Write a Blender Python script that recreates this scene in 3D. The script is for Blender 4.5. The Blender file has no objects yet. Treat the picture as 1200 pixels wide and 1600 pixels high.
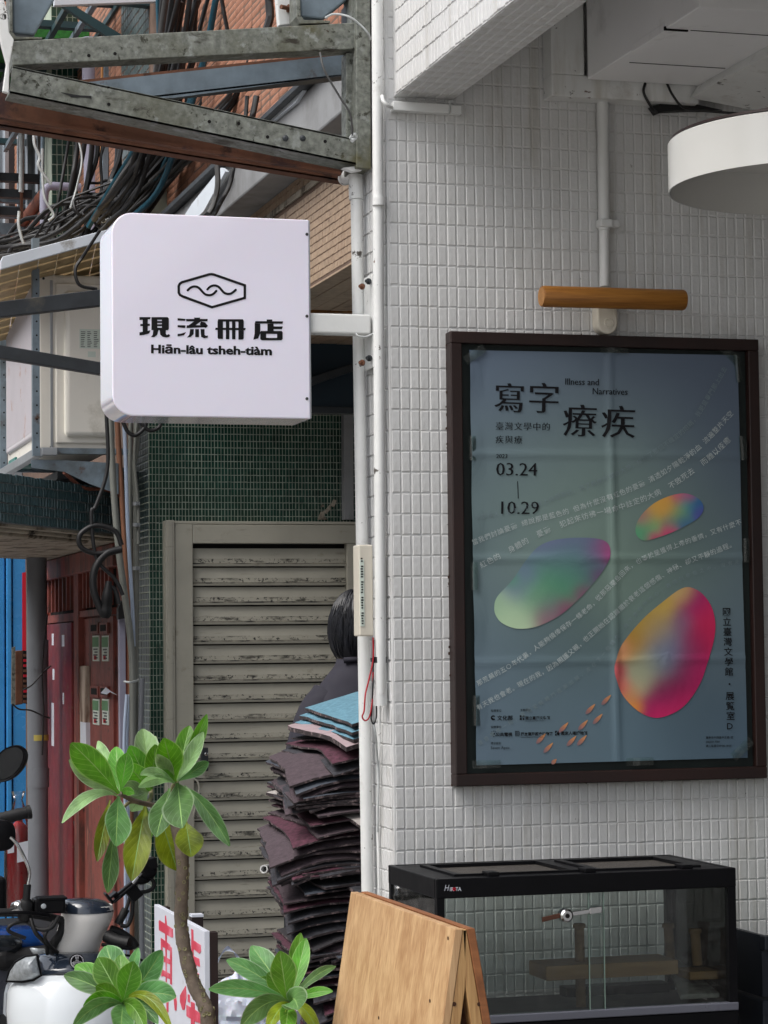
import bpy, math, random
from math import radians as rad, sin, cos, tan, pi, sqrt
from mathutils import Vector as V, Matrix
random.seed(7)
sc = bpy.context.scene
col = sc.collection

# ------------------------------------------------------------------ camera
YAW, PITCH, ROLL, FPX = rad(16.0618), rad(3.2974), rad(-0.6281), 3737.34
CAM = V((0, 0, 1.5))
_f = V((sin(YAW)*cos(PITCH), cos(YAW)*cos(PITCH), sin(PITCH)))
_r = V((cos(YAW), -sin(YAW), 0)); _u = _r.cross(_f)
_r2 = _r*cos(ROLL) + _u*sin(ROLL); _u2 = _r2.cross(_f)
cd = bpy.data.cameras.new('camera'); cam = bpy.data.objects.new('camera', cd); col.objects.link(cam)
cd.sensor_fit = 'VERTICAL'; cd.sensor_height = 36; cd.sensor_width = 27; cd.lens = 36*FPX/1600
cd.clip_start = .05; cd.clip_end = 400
cam.matrix_world = Matrix(((_r2.x, _u2.x, -_f.x, CAM.x), (_r2.y, _u2.y, -_f.y, CAM.y), (_r2.z, _u2.z, -_f.z, CAM.z), (0, 0, 0, 1)))
sc.camera = cam

# ------------------------------------------------------------------ world, sun, exposure
SUN_EL, SUN_AZ = rad(52), rad(256)      # soft sun behind clouds, from over the alley
w = bpy.data.worlds.new('World'); sc.world = w; w.use_nodes = True
nt = w.node_tree; nt.nodes.clear()
wo = nt.nodes.new('ShaderNodeOutputWorld'); bg = nt.nodes.new('ShaderNodeBackground')
sky = nt.nodes.new('ShaderNodeTexSky'); sky.sky_type = 'NISHITA'; sky.sun_disc = False
sky.sun_elevation = SUN_EL; sky.sun_rotation = SUN_AZ; sky.air_density = 1.0; sky.dust_density = 4.0
hs = nt.nodes.new('ShaderNodeHueSaturation'); hs.inputs['Saturation'].default_value = .38
nt.links.new(sky.outputs[0], hs.inputs['Color']); nt.links.new(hs.outputs[0], bg.inputs[0])
bg.inputs[1].default_value = .15
nt.links.new(bg.outputs[0], wo.inputs[0])
sd = bpy.data.lights.new('sun', 'SUN'); sd.energy = 1.2; sd.angle = rad(45); sd.color = (1, .97, .93)
sun = bpy.data.objects.new('sun', sd); col.objects.link(sun)
_sd = V((sin(SUN_AZ)*cos(SUN_EL), cos(SUN_AZ)*cos(SUN_EL), sin(SUN_EL)))
sun.rotation_euler = _sd.to_track_quat('Z', 'Y').to_euler()
sc.view_settings.view_transform = 'Standard'; sc.view_settings.look = 'None'
sc.view_settings.exposure = 0.68; sc.view_settings.gamma = 1
sc.render.engine = 'CYCLES'; sc.cycles.use_denoising = True
sc.cycles.max_bounces = 8; sc.cycles.diffuse_bounces = 4; sc.cycles.transparent_max_bounces = 12

# ------------------------------------------------------------------ pixel rays (1200 x 1600 photograph) onto real planes
def ray(u, v): return _f + _r2*((u-600)/FPX) + _u2*((800-v)/FPX)
def PY(u, v, Y): d = ray(u, v); return CAM + d*(Y/d.y)
def PX(u, v, X): d = ray(u, v); return CAM + d*(X/d.x)
def PZ(u, v, Z): d = ray(u, v); return CAM + d*((Z-CAM.z)/d.z)

# ------------------------------------------------------------------ mesh builder
class B:
    def __init__(s): s.v = []; s.f = []; s.m = []; s.k = 0
    def add(s, vs, fs):
        n = len(s.v); s.v += [V(p) for p in vs]; s.f += [tuple(i+n for i in f) for f in fs]; s.m += [s.k]*len(fs); return s
    def quad(s, *p): return s.add(p, [tuple(range(len(p)))])
    def box(s, a, b):
        x0, y0, z0 = [min(a[i], b[i]) for i in range(3)]; x1, y1, z1 = [max(a[i], b[i]) for i in range(3)]
        return s.add([(x0,y0,z0),(x1,y0,z0),(x1,y1,z0),(x0,y1,z0),(x0,y0,z1),(x1,y0,z1),(x1,y1,z1),(x0,y1,z1)],
                     [(0,3,2,1),(4,5,6,7),(0,1,5,4),(1,2,6,5),(2,3,7,6),(3,0,4,7)])
    def obox(s, c, ax, ay, az):
        c, ax, ay, az = V(c), V(ax), V(ay), V(az)
        p = [c+ax*i+ay*j+az*k for k in (-1,1) for i,j in ((-1,-1),(1,-1),(1,1),(-1,1))]
        return s.add(p, [(0,3,2,1),(4,5,6,7),(0,1,5,4),(1,2,6,5),(2,3,7,6),(3,0,4,7)])
    def prism(s, poly, vec):
        n = len(poly); poly = [V(p) for p in poly]; vec = V(vec)
        nr = V((0,0,0))
        for i in range(n): nr += poly[i].cross(poly[(i+1)%n])
        if nr.dot(vec) > 0: poly = poly[::-1]
        return s.add(poly+[p+vec for p in poly], [tuple(range(n)), tuple(range(2*n-1, n-1, -1))]+[(i, n+i, n+(i+1)%n, (i+1)%n) for i in range(n)])
    def tube(s, pts, r, n=8, cap=True):
        pts = [V(p) for p in pts]; N = len(pts); rs = r if isinstance(r, (list, tuple)) else [r]*N
        t = [(pts[min(i+1, N-1)]-pts[max(i-1, 0)]).normalized() for i in range(N)]
        a = t[0].orthogonal().normalized(); vs = []
        for i in range(N):
            a = (a - t[i]*a.dot(t[i])); a = a.normalized() if a.length > 1e-6 else t[i].orthogonal().normalized()
            b = t[i].cross(a)
            vs += [pts[i]+(a*cos(2*pi*k/n)+b*sin(2*pi*k/n))*rs[i] for k in range(n)]
        fs = [(i*n+k, i*n+(k+1)%n, (i+1)*n+(k+1)%n, (i+1)*n+k) for i in range(N-1) for k in range(n)]
        if cap: fs += [tuple(range(n-1, -1, -1)), tuple(range((N-1)*n, N*n))]
        return s.add(vs, fs)
    def cyl(s, a, b, r, n=16): return s.tube([a, b], r, n)
    def lathe(s, c, ax, prof, n=24, cap=True):
        c, ax = V(c), V(ax).normalized(); a = ax.orthogonal().normalized(); b = ax.cross(a); vs = []
        for h, r in prof: vs += [c+ax*h+(a*cos(2*pi*k/n)+b*sin(2*pi*k/n))*r for k in range(n)]
        N = len(prof); fs = [(i*n+k, i*n+(k+1)%n, (i+1)*n+(k+1)%n, (i+1)*n+k) for i in range(N-1) for k in range(n)]
        if cap: fs += [tuple(range(n-1, -1, -1)), tuple(range((N-1)*n, N*n))]
        return s.add(vs, fs)
    def grid(s, rows):
        n = len(rows[0]); return s.add([p for r in rows for p in r], [(i*n+j, i*n+j+1, (i+1)*n+j+1, (i+1)*n+j) for i in range(len(rows)-1) for j in range(n-1)])
    def make(s, name, mat, parent=None, smooth=None, bevel=0, origin=None, kind=None, seg=2):
        mats = mat if isinstance(mat, (list, tuple)) else [mat]
        if parent is not None: o0 = wloc(parent)
        elif origin is not None: o0 = V(origin)
        else:
            xs = [p.x for p in s.v]; ys = [p.y for p in s.v]
            o0 = V(((min(xs)+max(xs))/2, (min(ys)+max(ys))/2, min(p.z for p in s.v)))
        me = bpy.data.meshes.new(name); me.from_pydata([p-o0 for p in s.v], [], s.f)
        for m in mats: me.materials.append(m)
        if len(mats) > 1: me.polygons.foreach_set('material_index', s.m)
        if smooth is not None:
            me.polygons.foreach_set('use_smooth', [True]*len(me.polygons)); me.set_sharp_from_angle(angle=rad(smooth))
        me.update()
        o = bpy.data.objects.new(name, me); col.objects.link(o)
        if parent is not None: o.parent = parent
        else: o.location = o0
        if bevel:
            b = o.modifiers.new('bevel', 'BEVEL'); b.width = bevel; b.segments = seg; b.limit_method = 'ANGLE'; b.angle_limit = rad(35)
        if kind: o['kind'] = kind
        return o
def wloc(o):
    p = V((0,0,0))
    while o is not None: p = p + o.location; o = o.parent
    return p
def tag(o, label=None, cat=None, group=None, kind=None):
    for k, x in (('label', label), ('category', cat), ('group', group), ('kind', kind)):
        if x: o[k] = x
    return o
def thing(name, label, cat, loc, group=None):
    o = bpy.data.objects.new(name, None); o.empty_display_size = .05; col.objects.link(o); o.location = loc
    return tag(o, label, cat, group)
def slab(px, Y, t, b=None):
    b = b or B(); return b.prism([PY(u, v, Y) for u, v in px], (0, t, 0))
def cr(pts, n=6):
    pts = [V(p) for p in pts]
    if len(pts) < 3: return pts
    P = [pts[0]*2-pts[1]]+pts+[pts[-1]*2-pts[-2]]; out = []
    for i in range(1, len(P)-2):
        for k in range(n):
            t = k/n; a, b_, c, d = P[i-1:i+3]
            out.append(.5*((2*b_)+(c-a)*t+(2*a-5*b_+4*c-d)*t*t+(3*b_-a-3*c+d)*t**3))
    return out+[pts[-1]]

# ------------------------------------------------------------------ materials
def S(r, g, b, k=1.0):
    f = lambda c: (c/255/12.92 if c <= 10.31 else ((c/255+.055)/1.055)**2.4)*k
    return (f(r), f(g), f(b), 1)
def mat(name, c, rough=.6, metal=0, var=.12, vs=6, bump=.0, bs=80, stains=(), streak=None, coat=0, spec=.5, stretch=(1,1,1), rv=.1, trans=0, ior=1.45, bd=.002, sss=0):
    m = bpy.data.materials.new(name); m.use_nodes = True; n = m.node_tree; N = n.nodes; L = n.links
    bs_ = N['Principled BSDF']
    c = tuple(c)[:3]
    tc = N.new('ShaderNodeTexCoord'); mp = N.new('ShaderNodeMapping'); mp.inputs['Scale'].default_value = stretch
    L.new(tc.outputs['Object'], mp.inputs[0])
    def noise(scale, det=4, src=mp.outputs[0], ro=.6):
        t = N.new('ShaderNodeTexNoise'); t.inputs['Scale'].default_value = scale; t.inputs['Detail'].default_value = det
        t.inputs['Roughness'].default_value = ro; L.new(src, t.inputs['Vector']); return t.outputs['Fac']
    def ramp(src, a, b, ca, cb):
        r = N.new('ShaderNodeValToRGB'); r.color_ramp.elements[0].position = a; r.color_ramp.elements[1].position = b
        r.color_ramp.elements[0].color = (*ca, 1); r.color_ramp.elements[1].color = (*cb, 1); L.new(src, r.inputs[0]); return r.outputs[0]
    def mix(fac, a, b):
        x = N.new('ShaderNodeMix'); x.data_type = 'RGBA'; L.new(fac, x.inputs[0])
        for s, y in ((6, a), (7, b)):
            if isinstance(y, tuple): x.inputs[s].default_value = (*y[:3], 1)
            else: L.new(y, x.inputs[s])
        return x.outputs[2]
    cur = ramp(noise(vs), .3, .7, tuple(x*(1-var) for x in c), tuple(min(1, x*(1+var)) for x in c))
    rr = rough
    for (sc_, lo, hi, colr, *rest) in stains:
        st = rest[0] if rest else (1, 1, 1)
        if st != (1, 1, 1):
            q = N.new('ShaderNodeMapping'); q.inputs['Scale'].default_value = st; L.new(tc.outputs['Object'], q.inputs[0]); src = q.outputs[0]
        else: src = mp.outputs[0]
        cur = mix(ramp(noise(sc_, 6, src, .65), lo, hi, (0,0,0), (1,1,1)), cur, tuple(colr)[:3])
    L.new(cur, bs_.inputs['Base Color'])
    bs_.inputs['Metallic'].default_value = metal
    if rv:
        q = N.new('ShaderNodeMapRange'); q.inputs['To Min'].default_value = max(.02, rough-rv); q.inputs['To Max'].default_value = min(1, rough+rv)
        L.new(noise(vs*2.3), q.inputs[0]); L.new(q.outputs[0], bs_.inputs['Roughness'])
    else: bs_.inputs['Roughness'].default_value = rough
    bs_.inputs['Specular IOR Level'].default_value = spec
    if coat: bs_.inputs['Coat Weight'].default_value = coat; bs_.inputs['Coat Roughness'].default_value = .08
    if trans: bs_.inputs['Transmission Weight'].default_value = trans; bs_.inputs['IOR'].default_value = ior
    if sss: bs_.inputs['Subsurface Weight'].default_value = sss; bs_.inputs['Subsurface Scale'].default_value = .01
    if bump:
        bm = N.new('ShaderNodeBump'); bm.inputs['Strength'].default_value = bump; bm.inputs['Distance'].default_value = bd
        L.new(noise(bs, 6), bm.inputs['Height']); L.new(bm.outputs[0], bs_.inputs['Normal'])
    return m
def vcol_mat(name, rough=.7, coat=0):
    m = bpy.data.materials.new(name); m.use_nodes = True; n = m.node_tree
    a = n.nodes.new('ShaderNodeVertexColor'); a.layer_name = 'print'
    b = n.nodes['Principled BSDF']; n.links.new(a.outputs[0], b.inputs['Base Color']); b.inputs['Roughness'].default_value = rough
    tc = n.nodes.new('ShaderNodeTexNoise'); tc.inputs['Scale'].default_value = 9; tc.inputs['Detail'].default_value = 3
    bm = n.nodes.new('ShaderNodeBump'); bm.inputs['Strength'].default_value = .07; bm.inputs['Distance'].default_value = .01
    n.links.new(tc.outputs[0], bm.inputs['Height']); n.links.new(bm.outputs[0], b.inputs['Normal'])
    if coat: b.inputs['Coat Weight'].default_value = coat
    return m
def flat(name, c, rough=.6):
    m = bpy.data.materials.new(name); m.use_nodes = True; b = m.node_tree.nodes['Principled BSDF']
    b.inputs['Base Color'].default_value = (*tuple(c)[:3], 1); b.inputs['Roughness'].default_value = rough; b.inputs['Specular IOR Level'].default_value = .25; return m
def wood(name, c, c2, sc_=(30, 30, 2.2), rough=.5, scale=1.0, knots=.0):
    m = mat(name, c, rough, var=.1, vs=3, stretch=sc_); n = m.node_tree; N = n.nodes; L = n.links; b = N['Principled BSDF']
    tc = N.new('ShaderNodeTexCoord'); mp = N.new('ShaderNodeMapping'); mp.inputs['Scale'].default_value = sc_; L.new(tc.outputs['Object'], mp.inputs[0])
    t = N.new('ShaderNodeTexNoise'); t.inputs['Scale'].default_value = scale; t.inputs['Detail'].default_value = 7; t.inputs['Distortion'].default_value = .6; L.new(mp.outputs[0], t.inputs['Vector'])
    t2 = N.new('ShaderNodeTexNoise'); t2.inputs['Scale'].default_value = scale*5; t2.inputs['Detail'].default_value = 5; L.new(mp.outputs[0], t2.inputs['Vector'])
    ad = N.new('ShaderNodeMath'); ad.operation = 'MULTIPLY_ADD'; ad.inputs[1].default_value = .45; L.new(t2.outputs['Fac'], ad.inputs[0]); 
    m2 = N.new('ShaderNodeMath'); m2.operation = 'MULTIPLY'; m2.inputs[1].default_value = .6; L.new(t.outputs['Fac'], m2.inputs[0]); L.new(m2.outputs[0], ad.inputs[2])
    r = N.new('ShaderNodeValToRGB'); r.color_ramp.elements[0].position = .36; r.color_ramp.elements[1].position = .66
    r.color_ramp.elements[0].color = (*tuple(c2)[:3], 1); r.color_ramp.elements[1].color = (*tuple(c)[:3], 1)
    L.new(ad.outputs[0], r.inputs[0]); L.new(r.outputs[0], b.inputs['Base Color'])
    bm = N.new('ShaderNodeBump'); bm.inputs['Strength'].default_value = .15; bm.inputs['Distance'].default_value = .001
    L.new(t2.outputs['Fac'], bm.inputs['Height']); L.new(bm.outputs[0], b.inputs['Normal'])
    return m
def glass(name, tint=(.9,.95,.93), rough=.02, alpha_dirt=.06):
    m = bpy.data.materials.new(name); m.use_nodes = True; n = m.node_tree; N = n.nodes; L = n.links; N.clear()
    o = N.new('ShaderNodeOutputMaterial'); t = N.new('ShaderNodeBsdfTransparent'); t.inputs[0].default_value = (*tint, 1)
    g = N.new('ShaderNodeBsdfGlossy'); g.inputs[1].default_value = rough if 1 else 0; g.inputs['Roughness'].default_value = rough
    fr = N.new('ShaderNodeFresnel'); fr.inputs[0].default_value = 1.5
    mx = N.new('ShaderNodeMixShader'); L.new(fr.outputs[0], mx.inputs[0]); L.new(t.outputs[0], mx.inputs[1]); L.new(g.outputs[0], mx.inputs[2])
    d = N.new('ShaderNodeBsdfDiffuse'); d.inputs[0].default_value = (.5,.5,.48,1)
    ns = N.new('ShaderNodeTexNoise'); ns.inputs['Scale'].default_value = 14; ns.inputs['Detail'].default_value = 8
    rp = N.new('ShaderNodeValToRGB'); rp.color_ramp.elements[0].position = .5; rp.color_ramp.elements[1].position = .8
    rp.color_ramp.elements[1].color = (alpha_dirt*4,)*3+(1,); rp.color_ramp.elements[0].color = (alpha_dirt*.5,)*3+(1,)
    L.new(ns.outputs[0], rp.inputs[0]); m2 = N.new('ShaderNodeMixShader'); L.new(rp.outputs[0], m2.inputs[0]); L.new(mx.outputs[0], m2.inputs[1]); L.new(d.outputs[0], m2.inputs[2])
    L.new(m2.outputs[0], o.inputs[0]); return m

DIRT = (.03, .028, .024)
M_wall = mat('white_wall_paint', (.60,.603,.60), .38, var=.06, vs=3, bump=.3, bs=70, stains=[(2.2, .5, .75, (.52,.515,.495)), (9, .62, .8, (.45,.44,.415)), (40, .68, .73, (.26,.25,.235)), (4, .55, .72, (.47,.46,.43), (7,7,.45)), (110, .70, .73, (.2,.19,.17))], bd=.005)
M_paint = mat('white_paint', (.68,.69,.68), .38, var=.04, vs=5, bump=.1, bs=60, stains=[(14, .68, .76, (.5,.49,.46)), (45, .72, .75, (.12,.1,.09))])
M_paint_w = mat('weathered_white_paint', (.7,.71,.7), .4, var=.06, vs=8, bump=.2, bs=60, stains=[(10, .6, .75, (.45,.44,.41)), (35, .64, .67, (.08,.07,.06)), (18, .68, .70, (.14,.09,.07)), (7, .56, .7, (.54,.53,.49), (2,2,.3))])
M_panelw = mat('white_sheet_metal', (.86,.86,.87), .35, var=.03, vs=3, stains=[(4, .6, .8, (.52,.52,.51))])
M_drum = mat('glossy_white_enamel', (.52,.52,.5), .22, var=.04, vs=5, stains=[(20, .66, .76, (.5,.48,.45))])
M_galv = mat('galvanised_steel', S(118,121,114), .5, .45, var=.45, vs=75, bump=.2, bs=40, stains=[(6, .5, .72, S(88,88,72)), (26, .56, .64, S(146,150,146)), (48, .60, .66, S(62,62,54)), (9, .60, .68, S(54,50,42), (1,1,3)), (3, .56, .66, S(96,92,62)), (22, .70, .74, S(60,40,28))])
M_galvb = mat('blue_grey_steel', S(118,132,142), .5, .4, var=.22, vs=14, bump=.15, bs=30, stains=[(5, .5, .66, S(92,100,104)), (9, .62, .7, S(84,58,44))])
M_rust = mat('rusty_steel', S(104,68,50), .8, .2, var=.35, vs=14, bump=.5, bs=50, stains=[(7, .56, .66, S(64,42,40)), (4, .62, .68, S(120,122,118)), (16, .6, .7, S(50,32,26))])
M_rusto = mat('orange_rusty_plate', S(120,78,30), .8, .2, var=.4, vs=12, bump=.4, bs=50, stains=[(9, .52, .6, S(60,36,20)), (14, .6, .66, S(150,145,130))])
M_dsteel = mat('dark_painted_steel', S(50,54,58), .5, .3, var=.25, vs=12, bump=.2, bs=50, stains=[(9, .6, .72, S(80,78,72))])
M_sign = mat('lavender_acrylic', S(236,232,248), .16, var=.015, vs=2, coat=1, rv=.03, sss=.1, stains=[(30, .72, .76, S(205,198,196)), (3, .6, .9, S(224,221,240))])
M_black = flat('black_print', (.004,.004,.005), .7)
M_ink = flat('poster_ink', (.004,.004,.006), .7)
M_inkw = flat('pale_print', S(150,158,158,1.6), .8)
M_inkf = flat('faint_print', S(102,116,120,1.5), .8)
M_brown = wood('brown_frame_wood', S(38,18,14), S(25,11,9), (3, 40, 3), .5)
M_board = mat('green_black_board', S(6,22,20), .6, var=.2, vs=8)
M_tape = glass('clear_tape', (.8,.92,.88), .2, .05)
M_lampw = wood('honey_wood', S(176,120,50), S(128,80,30), (3, 60, 60), .45)
M_lampe = wood('wood_end_grain', S(170,122,70), S(140,96,52), (60, 60, 60), .6)
M_cream = mat('cream_plastic', S(206,200,186), .4, var=.03)
M_ply = wood('plywood_veneer', S(200,166,124), S(158,118,80), (60, 34, 2.0), .5)
M_plye = wood('pine_batten', S(184,146,96), S(140,100,60), (90, 20, 5), .5)
M_plyd = wood('dark_plywood_edge', S(150,96,56), S(110,64,34), (10, 3, 30), .55)
M_dowel = flat('dark_dowel', S(60,36,22), .6)
M_tblack = mat('black_plastic', (.004,.004,.005), .42, var=.2, vs=10, rv=.08, spec=.14)
M_rubber = mat('black_rubber', (.010,.010,.011), .55, var=.3, vs=20, spec=.35)
M_mesh = mat('dark_metal_mesh', S(66,62,58), .6, var=.1, bump=1, bs=900)
M_glass = glass('tank_glass', (.90,.93,.92), .02, .015)
M_glass2 = glass('tank_side_glass', (.86,.9,.88), .02, .03)
M_gedge = mat('green_glass_edge', S(120,140,130), .2, var=.05, rv=0)
M_chrome = mat('chrome', (.6,.6,.6), .18, 1, var=.05)
M_rope = mat('sisal_rope', S(120,96,66), .9, var=.25, vs=60, bump=.4, bs=200)
M_shelf = wood('tank_shelf_wood', S(150,120,76), S(120,90,52), (2, 20, 20), .6)
M_stone = mat('grey_stone_slab', S(150,148,140), .9, var=.25, vs=18, bump=.4, bs=40, stains=[(6, .55, .65, S(90,88,84))])
M_crate = mat('dark_blue_crate_plastic', S(22,28,38), .5, var=.2)
M_cgreen = mat('green_netting', S(30,70,26), .8, var=.4, vs=50, bump=.6, bs=120)
M_gtile = mat('green_glazed_tile', S(24,60,50), .18, var=.35, vs=26, rv=.1, coat=.3, stains=[(3, .5, .7, S(30,56,44)), (16, .66, .72, S(60,90,70))])
M_gtile2 = mat('slate_green_tile', S(62,76,76), .35, var=.3, vs=24, bump=.1, bs=60, stains=[(6, .55, .7, S(50,58,54))])
M_grout = mat('pale_grout', S(160,168,154), .9, var=.15, vs=8, bump=.3, bs=60, stains=[(1.4, .55, .75, S(84,92,80)), (9, .6, .7, S(80,80,70))])
M_groutd = mat('dark_grout', S(92,98,94), .9, var=.25, vs=9, bump=.3, bs=60)
M_gate = mat('beige_gate_paint', S(168,165,152), .5, var=.08, vs=7, bump=.12, bs=40, stains=[(10, .62, .74, S(134,130,112)), (50, .72, .75, S(70,60,50)), (8, .6, .8, S(120,116,104), (1,1,8))])
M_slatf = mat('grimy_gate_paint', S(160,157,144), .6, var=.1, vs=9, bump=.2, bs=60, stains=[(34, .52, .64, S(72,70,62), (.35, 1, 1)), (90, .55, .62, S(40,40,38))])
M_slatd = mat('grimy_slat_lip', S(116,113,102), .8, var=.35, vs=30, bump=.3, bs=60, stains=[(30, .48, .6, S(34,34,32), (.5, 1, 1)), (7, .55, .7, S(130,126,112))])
M_otile = mat('orange_tile', S(156,108,84), .75, var=.2, vs=22, bump=.15, bs=50, stains=[(2, .5, .75, S(140,90,70)), (8, .62, .75, S(116,84,68))])
M_btile = mat('buff_tile', S(162,140,118), .55, var=.2, vs=40, bump=.15, bs=50, stains=[(3, .5, .7, S(146,122,102)), (12, .62, .7, S(96,76,62))])
M_bgrout = mat('brown_grout', S(104,84,72), .95, var=.25, vs=12, bump=.3, bs=60)
M_conc = mat('grey_concrete', S(136,138,140), .85, var=.15, vs=4, bump=.25, bs=30, stains=[(2.5, .5, .7, S(104,104,104)), (14, .66, .74, S(170,170,168)), (3, .55, .7, S(90,88,84), (1, 1, .2))])
M_plaster = mat('peeling_plaster', S(160,152,138), .9, var=.2, vs=9, bump=.8, bs=16, stains=[(6, .52, .6, S(92,84,72), (1,1,1)), (11, .58, .64, S(48,42,36))], bd=.01)
M_blue = mat('blue_painted_steel', S(62,144,208), .28, var=.15, vs=3, bump=.2, bs=4, stains=[(7, .62, .74, S(110,160,205), (1,1,.4)), (26, .7, .74, S(30,60,90))], bd=.01)
M_red = mat('red_door_paint', S(108,26,30), .5, var=.3, vs=9, bump=.15, bs=60, stains=[(5, .55, .68, S(100,44,40), (1, 1, .25)), (24, .73, .75, S(220,200,190), (1,1,.18)), (16, .6, .66, S(110,70,54))])
M_redb = mat('worn_reddish_wood', S(126,62,52), .6, var=.25, vs=8, bump=.25, bs=60, stains=[(7, .5, .6, S(84,48,40), (1,1,.3)), (20, .6, .66, S(60,38,32)), (10, .66, .7, S(170,120,100), (1,1,.2))])
M_rawood = mat('bare_weathered_wood', S(176,160,144), .8, var=.2, vs=20, bump=.3, bs=60, stretch=(1,1,.2), stains=[(12, .5, .62, S(104,80,66))])
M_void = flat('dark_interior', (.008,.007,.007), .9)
M_pipegrey = mat('grey_pvc', S(116,120,126), .45, var=.1, vs=5, stains=[(8, .6, .75, S(84,84,86), (1,1,.3)), (30, .74, .76, S(190,186,176))])
M_pipelil = mat('lilac_grey_pvc', S(150,148,166), .45, var=.1, vs=5, stains=[(8, .6, .75, S(104,102,112), (1,1,.3))])
M_pipeb = mat('brown_conduit', S(120,80,58), .6, var=.2, vs=8)
M_pipew = mat('pale_blue_conduit', S(170,184,204), .4, var=.08, vs=5, stains=[(12, .62, .75, S(120,126,136))])
M_pipeo = mat('ochre_conduit', S(186,130,74), .5, var=.15, vs=8)
M_cond = mat('dull_grey_conduit', S(120,122,116), .5, .2, var=.15, vs=8, stains=[(9, .6, .7, S(84,80,70), (1,1,.3))])
M_cab = mat('black_cable', S(20,20,22), .55, var=.3, vs=8, rv=.15)
M_cabg = mat('grey_cable', S(70,70,70), .6, var=.2, vs=8)
M_cabw = mat('white_cable', S(180,184,184), .5, var=.12, vs=10)
M_cabt = mat('teal_cable', S(28,78,96), .5, var=.12, vs=10)
M_cabr = mat('red_cable', S(170,16,34), .4, var=.1)
M_acw = mat('aircon_enamel', S(228,224,214), .38, var=.03, vs=4, stains=[(6, .6, .8, S(176,170,154)), (30, .73, .76, S(120,110,96))])
M_acg = mat('aircon_grille', S(200,196,200), .45, var=.05, vs=4, stains=[(10, .6, .75, S(180,140,120))])
M_paper = flat('paper', S(206,216,206), .8)
M_redlab = flat('red_print', S(190,30,50), .6)
def leaf_mat(name, c, vein, edge, c2=None, blotch=.0):
    m = bpy.data.materials.new(name); m.use_nodes = True; n = m.node_tree; N = n.nodes; L = n.links; b = N['Principled BSDF']; o = N['Material Output']
    at = N.new('ShaderNodeVertexColor'); at.layer_name = 'blade'; sp = N.new('ShaderNodeSeparateColor'); L.new(at.outputs[0], sp.inputs[0])
    def M(op, *a):
        x = N.new('ShaderNodeMath'); x.operation = op
        for i, q in enumerate(a):
            if isinstance(q, (int, float)): x.inputs[i].default_value = q
            else: L.new(q, x.inputs[i])
        return x.outputs[0]
    def mix(f, p, q):
        x = N.new('ShaderNodeMix'); x.data_type = 'RGBA'
        for i, y in ((0, f), (6, p), (7, q)):
            if isinstance(y, float): x.inputs[i].default_value = y
            elif isinstance(y, tuple): x.inputs[i].default_value = (*y[:3], 1)
            else: L.new(y, x.inputs[i])
        return x.outputs[2]
    t, c_, rnd = sp.outputs[0], sp.outputs[1], sp.outputs[2]
    fr = M('FRACT', M('SUBTRACT', M('MULTIPLY', t, 8.0), M('MULTIPLY', c_, 2.4)))
    v = M('MULTIPLY', M('GREATER_THAN', M('ABSOLUTE', M('SUBTRACT', fr, .5)), .455), .5)
    nz = N.new('ShaderNodeTexNoise'); nz.inputs['Scale'].default_value = 26; nz.inputs['Detail'].default_value = 5; tc = N.new('ShaderNodeTexCoord'); L.new(tc.outputs['Object'], nz.inputs['Vector'])
    rp = N.new('ShaderNodeValToRGB'); rp.color_ramp.elements[0].position = .35; rp.color_ramp.elements[1].position = .68
    rp.color_ramp.elements[0].color = (*[x*.62 for x in c[:3]], 1); rp.color_ramp.elements[1].color = (*[min(1, x*1.25) for x in c[:3]], 1); L.new(nz.outputs[0], rp.inputs[0])
    cur = mix(v, rp.outputs[0], vein); cur = mix(M('MULTIPLY', M('GREATER_THAN', c_, .90), .6), cur, edge)
    if c2:
        r2 = N.new('ShaderNodeValToRGB'); r2.color_ramp.elements[0].position = .52; r2.color_ramp.elements[1].position = .62
        n2 = N.new('ShaderNodeTexNoise'); n2.inputs['Scale'].default_value = 14; n2.inputs['Detail'].default_value = 6; L.new(tc.outputs['Object'], n2.inputs['Vector']); L.new(n2.outputs[0], r2.inputs[0]); cur = mix(r2.outputs[0], cur, c2)
    h = N.new('ShaderNodeHueSaturation'); L.new(cur, h.inputs['Color']); L.new(M('MULTIPLY_ADD', rnd, .55, .72), h.inputs['Value']); L.new(M('MULTIPLY_ADD', rnd, .03, .485), h.inputs['Hue'])
    L.new(h.outputs[0], b.inputs['Base Color']); b.inputs['Roughness'].default_value = .46; b.inputs['Specular IOR Level'].default_value = .4
    bm = N.new('ShaderNodeBump'); bm.inputs['Strength'].default_value = .5; bm.inputs['Distance'].default_value = .001; L.new(M('ABSOLUTE', M('SUBTRACT', fr, .5)), bm.inputs['Height']); bm.invert = True; L.new(bm.outputs[0], b.inputs['Normal'])
    tr = N.new('ShaderNodeBsdfTranslucent'); h2 = N.new('ShaderNodeHueSaturation'); h2.inputs['Value'].default_value = 1.3; h2.inputs['Saturation'].default_value = 1.15; L.new(h.outputs[0], h2.inputs['Color']); L.new(h2.outputs[0], tr.inputs[0])
    x = N.new('ShaderNodeMixShader'); x.inputs[0].default_value = .3; L.new(b.outputs[0], x.inputs[1]); L.new(tr.outputs[0], x.inputs[2]); L.new(x.outputs[0], o.inputs[0]); return m
M_leaf = leaf_mat('fresh_leaf', S(92,148,50), S(140,184,90), S(150,184,110))
M_leafp = leaf_mat('silvery_leaf', S(146,178,122), S(176,200,160), S(190,206,176))
M_leafy = leaf_mat('yellowing_leaf', S(136,156,38), S(170,186,80), S(150,150,90), S(92,110,26))
M_leafd = leaf_mat('grey_green_leaf', S(94,140,80), S(134,170,124), S(160,186,150))
M_vein = mat('leaf_midrib', S(128,164,92), .5, var=.1)
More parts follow.
